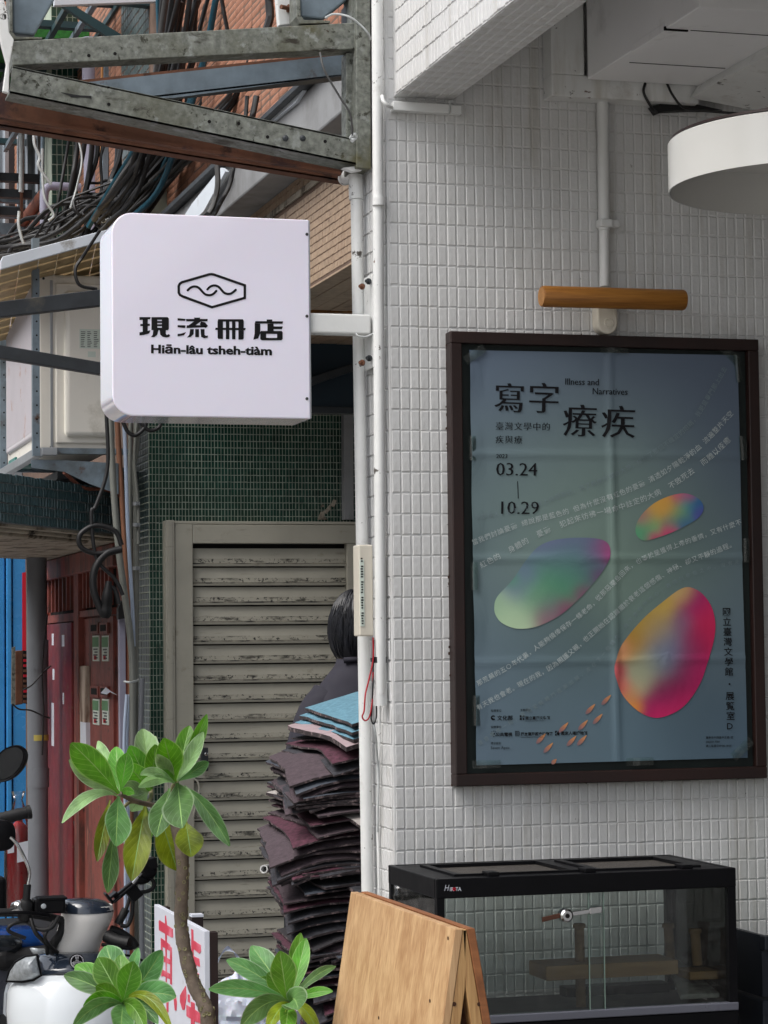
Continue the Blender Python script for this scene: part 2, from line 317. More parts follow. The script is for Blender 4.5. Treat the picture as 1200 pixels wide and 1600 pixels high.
M_bark = mat('knobbly_bark', S(104,92,82), .9, var=.3, vs=40, bump=.8, bs=70, stains=[(18, .58, .66, S(150,140,128))], bd=.004)
M_stem = mat('young_stem', S(120,116,84), .8, var=.2, vs=30, bump=.3, bs=60)
M_swhite = mat('scooter_white_paint', S(222,228,232), .14, var=.02, vs=3, coat=.7, rv=.03)
M_sgrey = mat('scooter_worn_white', S(232,230,226), .3, var=.04, vs=6, stains=[(16, .66, .7, S(110,104,96))])
M_sdark = mat('scooter_dark_panel', S(40,48,60), .12, var=.1, coat=.6, rv=.03)
M_sblue = mat('scooter_blue_paint', S(24,66,128), .15, var=.05, coat=.6, rv=.03)
M_sgr2 = mat('scooter_grey_panel', S(96,98,108), .3, var=.05)
M_lens = mat('clear_lens', S(170,176,180), .08, .3, var=.25, vs=60, bump=.6, bs=120, rv=.02)
M_mirror = mat('mirror_glass', (.55,.55,.55), .03, 1, var=.02, rv=0)
M_shirt = mat('dark_shirt', S(40,39,50), .85, var=.08, vs=8, bump=.2, bs=300)
M_hair = mat('black_hair', (.008,.009,.013), .45, var=.4, vs=40, bump=.8, bs=160, stretch=(1,1,.25))
M_skin = mat('skin', S(150,108,84), .5, var=.06, vs=12, sss=.1)
M_matu = [mat('carpet_pile_plum', S(78,42,56), .95, var=.55, vs=70, bump=1, bs=220), mat('carpet_pile_charcoal', S(54,54,60), .95, var=.5, vs=70, bump=1, bs=220),
          mat('carpet_pile_mauve', S(76,64,70), .95, var=.3, vs=70, bump=1, bs=220), mat('carpet_backing', S(44,42,46), .8, var=.3, vs=50, bump=.4, bs=120),
          mat('carpet_fluff', S(170,164,160), .95, var=.25, vs=60, bump=1, bs=300), mat('carpet_slate', S(64,70,80), .7, var=.2, vs=60, bump=.3, bs=200),
          mat('carpet_pile_blue', S(96,138,156), .95, var=.25, vs=70, bump=1.2, bs=220), mat('carpet_pink_back', S(158,140,144), .9, var=.1, vs=30, bump=.3, bs=200)]
M_matedge = mat('carpet_edge', S(48,40,42), .9, var=.5, vs=90, bump=.8, bs=300, stains=[(50, .54, .64, S(128,112,112))])
M_bag = mat('white_plastic_bag', S(216,222,236), .35, var=.04, vs=6, bump=.5, bs=18, sss=.2, bd=.01)
M_signw = mat('white_board_paint', S(208,212,222), .5, var=.05, vs=8, bump=.1, bs=60, stains=[(20, .68, .74, S(150,150,150))])
M_signr = mat('faded_red_paint', S(206,60,84), .55, var=.12, vs=10, stains=[(10, .5, .68, S(226,130,150))])
M_tealm = mat('teal_canopy_sheet', S(8,34,48), .5, var=.2, vs=3)
M_teals = mat('teal_frame_paint', S(40,66,70), .6, .2, var=.2, vs=10, stains=[(10, .6, .68, S(90,86,70))])
M_grass = mat('artificial_grass', S(34,104,34), .8, var=.4, vs=60, bump=1, bs=200)
M_redpl = mat('red_enamel', S(190,24,34), .3, var=.1, coat=.3)
M_ground = mat('pale_concrete_lane', (.32,.31,.29), .9, var=.25, vs=40, bump=.5, bs=200)
M_pave = mat('arcade_terrazzo', (.14,.135,.13), .5, var=.15, vs=30)
M_bldg = mat('opposite_render', (.34,.31,.28), .85, var=.15, vs=2, bump=.2, bs=20)
M_ceil = mat('arcade_ceiling', (.6,.6,.58), .8, var=.08, vs=3)
M_win = mat('dark_window', (.03,.035,.04), .1, var=.2, rv=.02)
M_alu = mat('aluminium', S(160,164,168), .4, .6, var=.1)
M_tin = mat('white_tin_sheet', S(206,214,222), .4, var=.05, vs=6, stains=[(9, .62, .72, S(150,150,146)), (30, .7, .73, S(110,70,50))])
M_stg = mat('sticker_green', S(96,140,100), .7)
M_tan = mat('tan_roof_tile', S(170,148,110), .7, var=.2, vs=12, bump=.3, bs=30, stains=[(8, .55, .68, S(110,90,60))])
M_copper = mat('insulated_copper_pipe', S(150,92,74), .6, var=.2, vs=10)

# ------------------------------------------------------------------ layout planes
WY = 4.6                                   # front of the white tiled wall
XC = PY(607.0, 700, WY).x                  # its left corner
XS = 1.66                                  # lane-side facade plane
GY = 8.62                                  # louvred gate / green tiled wall plane

# ================================================================== SETTING
g = B().box((-60,-40,-.2),(60,90,0)).make('ground', M_ground, kind='structure', origin=(0,0,0))
g = B().box((XC-.25,-6,0.0),(9,GY-.1,.12)).make('pavement', M_pave, kind='structure', bevel=.01)

# ------------------------------------------------------------------ tiles
def tile_mesh(w_, h_, t_, du, dv, nr, r=.20):
    """one pillowed tile: a raised 4 x 4 vertex cushion, 18 triangles"""
    us = (-.5, -.5+r*.5, .5-r*.5, .5); vs = (-.5, -.5+r*w_/h_*.5, .5-r*w_/h_*.5, .5)
    P = []
    for j, b_ in enumerate(vs):
        for i, a in enumerate(us):
            inner = i in (1, 2) and j in (1, 2)
            P.append(du*(a*w_)+dv*(b_*h_)+nr*(t_ if inner else 0))
    F = [(j*4+i, j*4+i+1, (j+1)*4+i+1, (j+1)*4+i) for j in range(3) for i in range(3)]
    return P, F
def tile_box(w_, h_, t_, du, dv, nr):
    P = [du*(a*w_)+dv*(b_*h_)+nr*0 for a, b_ in ((-.5,-.5),(.5,-.5),(.5,.5),(-.5,.5))]
    q = .06
    P += [du*(a*w_)+dv*(b_*h_)+nr*t_ for a, b_ in ((-.5+q,-.5+q*w_/h_),(.5-q,-.5+q*w_/h_),(.5-q,.5-q*w_/h_),(-.5+q,.5-q*w_/h_))]
    return P, [(4,5,6,7),(0,1,5,4),(1,2,6,5),(2,3,7,6),(3,0,4,7)]
def tile_field(root, org, du, dv, nr, nu, nv, pw, ph, jw, t_, m, keep=None, parts=0, rank=None, pillow=True, jit=.0006, name='tile', tilt=.02):
    du, dv, nr, org = V(du), V(dv), V(nr), V(org)
    fn = tile_mesh if pillow else tile_box
    var = [fn(pw-jw*random.uniform(.8, 1.25), ph-jw*random.uniform(.8, 1.25), t_*random.uniform(.85, 1.2), du, dv, nr) for _ in range(5)]
    cells = []
    for j in range(nv):
        for i in range(nu):
            c = org+du*((i+.5)*pw)+dv*((j+.5)*ph)
            if keep is None or keep(c): cells.append((rank(c) if rank else 0, i, j, c))
    if rank: cells.sort(key=lambda q: q[0])
    ms = []
    flip = du.cross(dv).dot(nr) < 0
    if flip: var = [(P, [f[::-1] for f in F]) for P, F in var]
    for P, F in var:
        me = bpy.data.meshes.new(name); me.from_pydata(P, [], F); me.materials.append(m)
        me.update(); ms.append(me)
    w0 = wloc(root); rest = B()
    for k, (_, i, j, c) in enumerate(cells):
        c2 = c+du*random.gauss(0, jit)+dv*random.gauss(0, jit)+nr*random.gauss(0, jit*.5)
        q = Matrix.Rotation(random.gauss(0, tilt), 3, dv) @ Matrix.Rotation(random.gauss(0, tilt*.6), 3, du) @ Matrix.Rotation(random.gauss(0, tilt*.3), 3, nr)
        if k < parts:
            o = bpy.data.objects.new(name, ms[k % 5]); col.objects.link(o); o.parent = root; o.location = c2-w0; o.rotation_euler = q.to_euler()
        else:
            P, F = var[random.randrange(5)]; rest.add([c2+q@p for p in P], F)
    if rest.v:
        rest.make(name+'_field', m, root, kind='stuff')

# frame of the notice board, used to leave its tiles out
FR = [PY(703,517,WY-.03), PY(1191,530,WY-.03), PY(712,1229,WY-.03)]
FX0, FX1 = PY(707.5,870,WY-.03).x, PY(1191,870,WY-.03).x
FZ1, FZ0 = PY(707,517.5,WY-.03).z, PY(712,1229,WY-.03).z

# ------------------------------------------------------------------ white tiled wall
phw = (PY(620,188,WY).z-PY(620,1330,WY).z)/35; pww = (PY(788,250,WY).x-PY(607.5,250,WY).x)/12
ztop = PY(620,188,WY).z+phw*8; nrow = int((ztop-.14)/phw)
wall = thing('tiled_wall', 'white painted wall of small upright tiles behind the poster', 'wall', (XC+.5, WY+.1, 0.12))
PD = PX(567, 700, XC).y-WY
B().box((XC+.003, WY+.003, .12), (XC+3.2, WY+PD, 3.6)).make('wall', M_wall, wall)
B().box((XC+.0025, WY+.002, .12), (XC+.012, WY+PD+.001, 3.59)).make('corner_bead', M_wall, wall, bevel=.003)
tile_field(wall, (XC+.006, WY+.003, ztop-nrow*phw), (1,0,0), (0,0,1), (0,-1,0), 60, nrow, pww, phw, .0021, .0019, M_wall,
           keep=lambda c: not (FX0+.02 < c.x < FX1-.02 and FZ0+.03 < c.z < FZ1-.03), parts=300,
           rank=lambda c: (c.x-XC)+abs(c.z-1.9)*.35+(9 if c.z < 1.12 or c.z > 2.62 else 0), jit=.00035, tilt=.010)
tile_field(wall, (XC+.002, WY+.006, ztop-nrow*phw), (0,1,0), (0,0,1), (-1,0,0), int(PD/pww), nrow, pww, phw, .0021, .0019, M_wall, jit=.0004)

# beam that comes out of the wall towards the street, tiled below and at its left
bx0 = PY(613,153,WY).x; bx1 = PY(707,155,WY).x; bz = PY(613,153,WY).z
beam = thing('tiled_beam', 'white tiled beam running out from the wall under the ceiling', 'beam', ((bx0+bx1)/2, WY-1, bz))
B().box((bx0+.003, -1.2, bz+.003), (bx1, WY+.002, 3.3)).make('beam_core', M_wall, beam)
nb = 1; 
tile_field(beam, (bx0+.004, WY-2.2, bz+.003), (1,0,0), (0,1,0), (0,0,-1), 6, int(2.2/phw), (bx1-bx0-.006)/6, phw, .0021, .0019, M_wall, parts=90, rank=lambda c: -c.y, name='soffit_tile')
tile_field(beam, (bx0+.003, WY-2.2, bz+.004), (0,1,0), (0,0,1), (-1,0,0), int(2.2/pww), 12, pww, phw, .0021, .0019, M_wall, parts=120, rank=lambda c: -c.y, name='side_tile')

# upper storeys over the arcade and the ceiling
arc = thing('arcade_building', 'upper storeys of the white building above the arcade', 'building', (5, 0, 0))
B().box((bx0+.01, -1, 3.3), (9, 5.2, 7)).make('upper_storeys', M_bldg, arc)
B().box((bx0+.02, -1, 3.2), (9, WY, 3.298)).make('arcade_ceiling', M_ceil, arc)
B().box((3.1, 1.2, .12), (3.3, WY-.01, 3.19)).make('added_shade_wall', M_brown, arc)  # unseen dark wall, added to cut the light on the lower right

# opposite side of the lane, out of view; block added for shading and reflections
ob = thing('opposite_shade_block', 'unseen rendered block added across the lane for shading and reflections', 'building', (-5, 6, 0))
B().box((-9, 2, 0), (-4.2, 26, 5.2)).make('facade', M_bldg, ob)
for i in range(8):
    for k in range(2):
        B().box((-4.22, 2.6+i*2.9, 1.0+k*2.4), (-4.17, 4.0+i*2.9, 2.1+k*2.4)).make('window', M_win, ob)

# ================================================================== RIGHT SIDE: wall fittings
def text_mesh(s, size, bold=0.0, fx=0.0, fy=0.0, res=2):
    """2D outlines of a string as (verts, faces); fx fattens verticals, fy thins horizontals (serif contrast)"""
    cu = bpy.data.curves.new('glyph', 'FONT'); cu.body = s; cu.size = 1; cu.offset = bold; cu.resolution_u = res
    o = bpy.data.objects.new('glyph', cu); col.objects.link(o); bpy.context.view_layer.update()
    me = bpy.data.meshes.new_from_object(o.evaluated_get(bpy.context.evaluated_depsgraph_get()))
    bpy.data.objects.remove(o); bpy.data.curves.remove(cu)
    P = [v.co.copy() for v in me.vertices]; F = [tuple(p.vertices) for p in me.polygons]
    if fx or fy:
        cnt = {}
        for f in F:
            for i in range(len(f)):
                a, b_ = f[i], f[(i+1) % len(f)]; k = (min(a,b_), max(a,b_)); cnt.setdefault(k, []).append((a, b_))
        nr = [V((0,0,0)) for _ in P]
        for k, l in cnt.items():
            if len(l) == 1:
                a, b_ = l[0]; d = P[b_]-P[a]
                if d.length > 1e-6:
                    d.normalize(); q = V((d.y, -d.x, 0)); nr[a] += q; nr[b_] += q
        for i, q in enumerate(nr):
            if q.length > .3: q = q/max(1, q.length); P[i] = P[i]+V((q.x*fx, -q.y*fy, 0))
    bpy.data.meshes.remove(me)
    return [p*size for p in P], F
_gc = {}
def glyph(s, **k):
    key = (s, tuple(k.items()))
    if key not in _gc: _gc[key] = text_mesh(s, 1, **k)
    return _gc[key]

# ---- notice board
nb = thing('notice_board', 'dark brown framed notice board with green black backing holding the poster', 'notice board', ((FX0+FX1)/2, WY-.02, FZ0))
fy0, fy1 = WY-.034, WY+.002
fl = .024
B().box((FX0, fy0, FZ1-fl), (FX1, fy1, FZ1)).make('top_rail', M_brown, nb, bevel=.002)
B().box((FX0, fy0, FZ0), (FX1, fy1, FZ0+fl)).make('bottom_rail', M_brown, nb, bevel=.002)
B().box((FX0, fy0+.0005, FZ0+fl), (FX0+fl, fy1, FZ1-fl)).make('side_rail', M_brown, nb, bevel=.002)
B().box((FX1-fl, fy0+.0005, FZ0+fl), (FX1, fy1, FZ1-fl)).make('side_rail', M_brown, nb, bevel=.002)
B().box((FX0+fl, WY-.016, FZ0+fl), (FX1-fl, WY+.001, FZ1-fl)).make('backing_board', M_board, nb)

b = B()
for k in range(46):
    e = random.random()
    if e < .45: p = V((FX0-random.uniform(0,.003), WY-.0045, random.uniform(FZ0, FZ1)))
    elif e < .8: p = V((random.uniform(FX0, FX1), WY-.0045, FZ1+random.uniform(0,.003)))
    else: p = V((random.uniform(FX0, FX1), WY-.0045, FZ0-random.uniform(0,.003)))
    b.obox(p, (random.uniform(.0004,.0014),0,random.uniform(-.0006,.0006)), (0,.001,0), (random.uniform(-.0005,.0005),0,random.uniform(.0005,.003)))
b.make('chipped_paint', M_dowel, nb, kind='stuff')
# ---- poster: creased sheet with printed colours
YP = WY-.0255
pc = [PY(733,547,YP), PY(1152,555,YP), PY(1168,1184,YP), PY(744,1196,YP)]  # TL TR BR BL
def puv(s, t):   # s across, t down
    return (pc[0]*(1-s)+pc[1]*s)*(1-t)+(pc[3]*(1-s)+pc[2]*s)*t
def tri(x, c, wd): q = max(0, 1-abs(x-c)/wd); return q*q*(2.2-1.2*q)
def relief(s, t):
    z = .0035*(1-tri(s, .515, .10))*0
    z = .0030*tri(s, .515, .022)*(1-.3*sin(t*14)) + .0022*tri(t, .252, .016) + .0026*tri(t, .505, .016) + .0022*tri(t, .755, .016)
    z += .0018*sin(s*7.3+1.1)*sin(t*9.1) + .0015*tri(s, .515, .2)*tri(t, .25, .13)*sin(t*28) + .0015*tri(s, .515, .12)*tri(t, .5, .1)*sin(s*24+t*14)
    z += .0012*tri(s, .515, .1)*tri(t, .755, .09)*sin(t*26)
    z += .004*max(0, .05-s)/.05*(.5+.5*sin(t*31))
    return z
def pos(s, t, lift=0.0): p = puv(s, t); p.y -= relief(s, t)+lift; return p
def inv(u, v):   # photograph pixel on the poster -> s, t
    P = PY(u, v, YP)
    s, t = .5, .5
    for _ in range(12):
        q = puv(s, t); ex = P.x-q.x; ez = P.z-q.z
        s += ex/(pc[1].x-pc[0].x); t += ez/(pc[3].z-pc[0].z)
    return s, t
def gauss_col(ctrl, x, y, bg_=None):
    W = 0; c = [0,0,0]
    for (px, py, sg, cc) in ctrl:
        k = math.exp(-((x-px)**2+(y-py)**2)/(2*sg*sg*1.5))+1e-9; W += k
        for i in range(3): c[i] += k*cc[i]
    return [a/W for a in c]
PK = 1.6
def SP(r, g, b_): return S(r, g, b_, PK)[:3]
paperc = [(760,600,90,SP(74,86,104)), (950,600,100,SP(72,82,98)), (1130,600,90,SP(68,78,94)), (1120,720,80,SP(66,78,92)), (760,760,80,SP(82,98,104)), (900,760,90,SP(94,112,108)), (990,760,60,SP(88,106,100)),
          (880,830,80,SP(100,118,106)), (760,900,60,SP(80,96,104)), (960,860,60,SP(92,112,98)), (1040,870,60,SP(84,102,96)), (1120,860,60,SP(72,86,94)), (780,1040,60,SP(80,96,106)), (880,1010,50,SP(64,80,82)), (860,1080,60,SP(76,94,102)),
          (1130,1000,50,SP(74,88,98)), (760,1150,70,SP(78,94,108)), (900,1130,60,SP(76,94,104)), (1000,1150,60,SP(70,90,102)), (1100,1130,50,SP(56,72,82)), (1140,1170,50,SP(64,82,98)),
          (1075,1110,34,SP(50,64,72)), (900,990,34,SP(60,76,76)), (1060,860,30,SP(68,84,82)), (1130,1040,30,SP(62,76,84))]
def colored_mesh(name, rows, cols_, m, parent=None):
    b = B().grid(rows); o = b.make(name, m, parent, smooth=180)
    at = o.data.color_attributes.new('print', 'FLOAT_COLOR', 'POINT')
    at.data.foreach_set('color', [x for r in cols_ for c in r for x in (*c, 1)])
    return o
M_print = vcol_mat('poster_print', .55)
NS, NT = 96, 150
sg = [i/(NS-1) for i in range(NS)]; tg = [j/(NT-1) for j in range(NT)]
s0, t0 = inv(950, 870)
def px_of(s, t):
    u = (733+(1152-733)*s)*(1-t)+(744+(1168-744)*s)*t; v = (547+8*s)*(1-t)+(1196-12*s)*t
    return u, v
rows = [[pos(s, t) for s in sg] for t in tg]
cols_ = [[gauss_col(paperc, *px_of(s, t)) for s in sg] for t in tg]
postr = thing('poster', 'creased blue green exhibition poster with colourful pebbles and Chinese text on the notice board', 'poster', (puv(.5,1).x, YP-.001, puv(.5,1).z))
colored_mesh('sheet', rows, cols_, M_print, postr)
# pebbles
def crclosed(pts, n=8):
    out = []; N = len(pts)
    for i in range(N):
        a, b_, c, d = [V((*pts[(i+k) % N], 0)) for k in (-1, 0, 1, 2)]
        for k in range(n):
            t = k/n; out.append(.5*((2*b_)+(c-a)*t+(2*a-5*b_+4*c-d)*t*t+(3*b_-a-3*c+d)*t**3))
    return out
def pebble(out, ctrl, lift):
    o = crclosed(out); N = len(o); cx = sum(p.x for p in o)/N; cy = sum(p.y for p in o)/N
    R_ = [0, .12, .24, .36, .48, .6, .7, .78, .85, .91, .96, 1]
    rows, cs = [], []
    for q in R_:
        row, cr_ = [], []
        for p in o+[o[0]]:
            x, y = cx+(p.x-cx)*q, cy+(p.y-cy)*q
            row.append(pos(*inv(x, y), lift)); cr_.append(gauss_col(ctrl, x, y))
        rows.append(row); cs.append(cr_)
    colored_mesh('pebble', rows, cs, M_print, postr)
L_ = .0012
z8 = lambda x, y: (730+x/4.209, 820+y/4.209)
pebble([z8(178,540), z8(200,470), z8(300,360), z8(400,215), z8(490,130), z8(620,92), z8(800,86), z8(905,108), z8(938,170), z8(915,260), z8(830,380), z8(720,500), z8(600,600), z8(460,668), z8(330,683), z8(235,650), z8(190,600)],
       [(*z8(560,160),22,SP(92,90,128)), (*z8(800,120),18,SP(84,92,116)), (*z8(910,150),9,SP(140,36,92)), (*z8(925,210),6,SP(110,20,80)), (*z8(840,170),9,SP(100,66,110)), (*z8(700,240),20,SP(66,92,104)), (*z8(560,330),22,SP(62,122,84)), (*z8(700,330),20,SP(60,110,84)), (*z8(320,430),12,SP(92,96,132)), (*z8(400,330),10,SP(88,96,128)),
        (*z8(300,370),7,SP(64,124,84)), (*z8(420,470),16,SP(92,134,104)), (*z8(250,570),16,SP(142,168,136)), (*z8(340,640),16,SP(150,170,140)), (*z8(200,520),10,SP(124,150,126)), (*z8(640,560),9,SP(116,24,78)), (*z8(760,450),8,SP(112,20,84)), (*z8(860,340),7,SP(96,22,86)), (*z8(520,620),11,SP(124,66,92)), (*z8(540,540),14,SP(84,100,100)), (*z8(820,300),12,SP(66,66,92))], L_)
z7 = lambda x, y: (960+x/5, 540+y/5)
pebble([z7(162,1450), z7(175,1380), z7(230,1300), z7(320,1225), z7(430,1175), z7(540,1155), z7(630,1180), z7(685,1230), z7(692,1290), z7(650,1350), z7(570,1400), z7(470,1450), z7(350,1495), z7(240,1524), z7(185,1500)],
       [(*z7(330,1300),10,SP(170,132,58)), (*z7(420,1250),9,SP(178,128,56)), (*z7(500,1185),6,SP(170,60,96)), (*z7(580,1180),5,SP(150,50,104)), (*z7(230,1340),8,SP(132,96,96)), (*z7(560,1230),8,SP(60,120,124)), (*z7(640,1250),8,SP(30,80,120)), (*z7(660,1300),6,SP(70,60,130)), (*z7(500,1300),9,SP(90,132,90)), (*z7(300,1400),8,SP(84,140,96)), (*z7(200,1450),7,SP(70,130,96)),
        (*z7(540,1380),7,SP(50,84,120)), (*z7(420,1450),7,SP(170,44,92)), (*z7(300,1500),5,SP(160,50,90)), (*z7(430,1380),7,SP(84,110,100)), (*z7(250,1500),5,SP(84,120,96))], L_)
z9 = lambda x, y: (950+x/4.212, 860+y/4.212)
pebble([z9(40,760), z9(75,650), z9(150,540), z9(250,430), z9(370,330), z9(470,258), z9(540,243), z9(620,285), z9(680,370), z9(705,480), z9(695,590), z9(660,710), z9(610,860), z9(530,990), z9(440,1065), z9(320,1102), z9(210,1065), z9(110,970), z9(55,860)],
       [(*z9(250,480),14,SP(150,120,34)), (*z9(350,380),12,SP(160,132,60)), (*z9(490,280),9,SP(170,146,86)), (*z9(150,600),13,SP(140,104,40)), (*z9(90,640),8,SP(180,120,90)), (*z9(60,800),7,SP(160,66,72)), (*z9(100,900),7,SP(184,84,80)), (*z9(160,950),8,SP(176,110,60)), (*z9(190,1030),6,SP(196,130,40)), (*z9(330,520),14,SP(128,116,98)), (*z9(400,640),16,SP(88,96,120)), (*z9(250,780),15,SP(130,134,110)), (*z9(200,900),10,SP(140,140,112)),
        (*z9(370,740),12,SP(84,100,116)), (*z9(560,330),12,SP(116,24,84)), (*z9(480,470),10,SP(104,72,100)), (*z9(640,400),14,SP(160,24,70)), (*z9(670,560),16,SP(158,16,62)), (*z9(560,620),14,SP(112,16,66)), (*z9(500,760),12,SP(96,18,62)), (*z9(600,800),14,SP(140,14,70)), (*z9(420,880),14,SP(92,10,56)), (*z9(340,950),12,SP(104,14,66)), (*z9(480,1000),13,SP(150,14,72)), (*z9(350,1070),12,SP(166,20,78)), (*z9(250,1020),9,SP(130,16,72))], L_)
# petals of warm colour in the lower part of the sheet
zp = lambda x, y: (730+x/5.217, 1080+y/5.217)
for (x, y) in ((1130,75),(1000,150),(1060,230),(940,280),(780,300),(595,390),(845,410),(930,405),(655,465),(705,575)):
    cx, cy = zp(x, y); d = V((1, -1.05)).normalized(); n_ = V((-d.y, d.x)); Lp = 12 if y < 560 else 6; Wp = 3.2
    o = []
    for k in range(14):
        a = 2*pi*k/14; ca, sa = cos(a), sin(a); ln = Lp*ca*(1 if ca > 0 else .8); wd = Wp*sa*(1-.55*max(0, ca))
        q = d*ln+n_*wd; o.append((cx+q.x, cy+q.y))
    pebble(o, [(cx+d.x*8, cy+d.y*8, 5, SP(176,124,72)), (cx, cy, 5, SP(136,84,74)), (cx-d.x*10, cy-d.y*10, 5, SP(82,84,96))], L_)

def letters(name, items, m, lift=.0016):
    """items: (char, u, v, size_px, angle) set on the sheet"""
    b = B()
    for ch, u, v, sz, ang, kw in items:
        P, F = glyph(ch, **kw); vs = []
        ca, sa = cos(ang), sin(ang)
        for p in P:
            x, y = p.x*sz*kwx.get('sx', 1), p.y*sz
            X_, Y_ = u+x*ca-y*sa*-1*-1, v-(y*ca+x*sa)
            X_ = u+(x*ca-y*sa)
            vs.append(pos(*inv(X_, Y_), lift))
        b.add(vs, F)
    o = b.make(name, m, postr); return o
kwx = {'sx': 1}
SER = dict(fx=.012, fy=.014); LAT = dict(fx=.014, fy=.0)
def line_items(s, u, v, sz, adv=None, slope=.02, kw=LAT):
    """a straight printed line; slope follows the sheet's edge"""
    out = []; x = 0
    if adv is None:
        return [(s, u, v, sz, -math.atan(slope), kw)]
    for ch in s:
        if ch != ' ': out.append((ch, u+x, v+x*slope, sz, -math.atan(slope), kw))
        x += adv
    return out
BIG = dict(fx=.018, fy=.010)
big = [('寫', 770, 640, 50, -.03, BIG), ('字', 823, 641, 52, -.03, BIG), ('療', 878, 677, 55, -.03, BIG), ('疾', 938, 679, 55, -.03, BIG)]
letters('title_lettering', [(c, u, v, s_, a, k) for c, u, v, s_, a, k in big], M_ink)
kwx['sx'] = .90
letters('english_title_lettering', line_items('Illness and', 882, 601, 14.5, slope=.02)+line_items('Narratives', 925, 616, 14.5, slope=.02), M_ink)
kwx['sx'] = 1
letters('subtitle_lettering', line_items('臺灣文學中的', 773, 671, 13.6, 14.6, .012, SER)+line_items('疾與療', 773, 692, 13.6, 14.6, .012, SER), M_ink)
kwx['sx'] = 1.02
letters('date_lettering', line_items('2023', 774, 716, 9, slope=.01)+line_items('03.24', 774, 743, 29, slope=.008, kw=dict(fx=.012, fy=.014))+line_items('10.29', 777, 803, 29, slope=.008, kw=dict(fx=.012, fy=.014)), M_ink)
kwx['sx'] = 1
b = B(); b.add([pos(*inv(x, y), .0009) for x, y in ((807.8,752),(809,752),(810.2,779),(809,779))], [(0,1,2,3)]); b.make('date_rule', M_ink, postr)
vert = []
for k, ch in enumerate('國立臺灣文學館・展覽室D'):
    y = 961+k*15.55+(4 if k > 6 else 0)+(3 if k > 7 else 0)
    vert.append((ch, 1128+k*.55, y+.3, 14, 0, dict(bold=.008)))
letters('venue_lettering', vert, M_ink)
small = []
def sm(s, u, v, sz, b_=.01): letters('credit_lettering', line_items(s, u, v, sz, slope=-.012, kw=dict(bold=b_)), M_ink)
sm('指導單位', 766, 1112, 4.2); sm('主辦單位', 812, 1111, 4.2); sm('協辦單位', 766, 1137.5, 4.2); sm('展示設計', 766, 1163, 4.2)
sm('文化部', 776, 1125, 8.2, .02); sm('國立臺灣文學館', 820, 1124, 5.6, .02); sm('公共電視', 774, 1150, 6.4, .03); sm('國立臺灣歷史博物館', 813, 1149, 5.6, .03); sm('國家人權博物館', 876, 1148, 6.0, .02)
sm('Seven Apex', 766, 1170.5, 6.2, 0); sm('National Museum of Taiwan Literature', 820, 1127, 1.9, .01); sm('National Museum of Taiwan History', 813, 1152.5, 2.4, .01)
sm('臺南市中西區中正路1號', 1102, 1154, 4.1, .01); sm('(06)221-7201', 1102, 1160.5, 4.1, .01); sm('週二至週日09:00-18:00', 1102, 1167, 4.1, .01)
b = B()   # small round and square emblems beside the credits
def disc(cx, cy, r, r2=0, a0=0, a1=2*pi, n=18):
    vs = []; 
    for k in range(n+1):
        a = a0+(a1-a0)*k/n
        vs += [pos(*inv(cx+r*cos(a), cy+r*sin(a)), .0009), pos(*inv(cx+r2*cos(a), cy+r2*sin(a)), .0009)]
    b.add(vs, [(2*k, 2*k+1, 2*k+3, 2*k+2) for k in range(n)])
disc(770, 1121.5, 3.8, 1.9, .6, 5.6); disc(769, 1123, 1.5)
disc(771, 1146.5, 1.8, .6); [disc(771+4.2*cos(a), 1146.5+4.2*sin(a), .8) for a in [i*pi/4 for i in range(8)]]
def pq(*p): b.add([pos(*inv(x, y), .0009) for x, y in p], [tuple(range(len(p)))])
pq((811.5,1117.5),(815.2,1117.5),(814,1121),(811.5,1121)); pq((816,1118),(818.8,1117.5),(818.8,1121),(815,1120)); pq((811.5,1122),(814.5,1121.5),(815,1125),(811.5,1125)); pq((816,1121.5),(818.8,1122),(818.8,1125),(816.5,1125))
pq((804,1142),(811,1142),(811,1143),(804,1143)); [pq((804.2+i*2,1143.5),(805.2+i*2,1143.5),(805.2+i*2,1149),(804.2+i*2,1149)) for i in range(4)]; pq((804,1149.4),(811,1149.4),(811,1150.2),(804,1150.2))
pq((867,1142),(871,1141.6),(868.5,1145),(867,1146)); pq((872,1142),(874,1141.6),(874,1149),(871,1149),(869.5,1146)); pq((867,1147),(869,1146.5),(870,1149.4),(867,1149.4))
b.make('emblem', M_ink, postr)
# curved verse lines
def arc_text(s, pts, sz0, sz1=None, gap=1.0):
    sz1 = sz1 or sz0; P = cr([(x, y, 0) for x, y in pts], 24); Ls = [0]
    for i in range(1, len(P)): Ls.append(Ls[-1]+(P[i]-P[i-1]).length)
    tot = Ls[-1]; n = len(s); out = []; wt = [(.6 if c == ' ' else 1) for c in s]; sw = sum(wt); x = 0
    for ch, w_ in zip(s, wt):
        d = tot*(x/sw); x += w_
        i = max(k for k in range(len(Ls)) if Ls[k] <= d+1e-9); i = min(i, len(P)-2)
        q = P[i]+(P[i+1]-P[i])*((d-Ls[i])/max(1e-6, Ls[i+1]-Ls[i])); t = P[i+1]-P[i]
        sz = min((sz0+(sz1-sz0)*d/tot)*.9, tot/sw*.95)
        if ch != ' ': out.append((ch, q.x, q.y, sz, math.atan2(-t.y, t.x), dict(bold=-.004)))
    return out
vl = []
vl.append(arc_text('當我們討論憂鬱 總說那是藍色的 但為什麼沒有紅色的憂鬱 清透如夕陽乾淨的血 流遍整片天空', [(738,852),(810,824),(895,800),(980,770),(1040,740),(1095,700),(1146,646)], 12.4, 12))
vl.append(arc_text('紅色的  身體的  憂鬱  犯起來彷彿一場命中註定的大病  不致死去  而難以痊癒', [(752,888),(800,862),(850,835),(910,812),(970,796),(1040,768),(1100,726),(1142,688)], 13, 13))
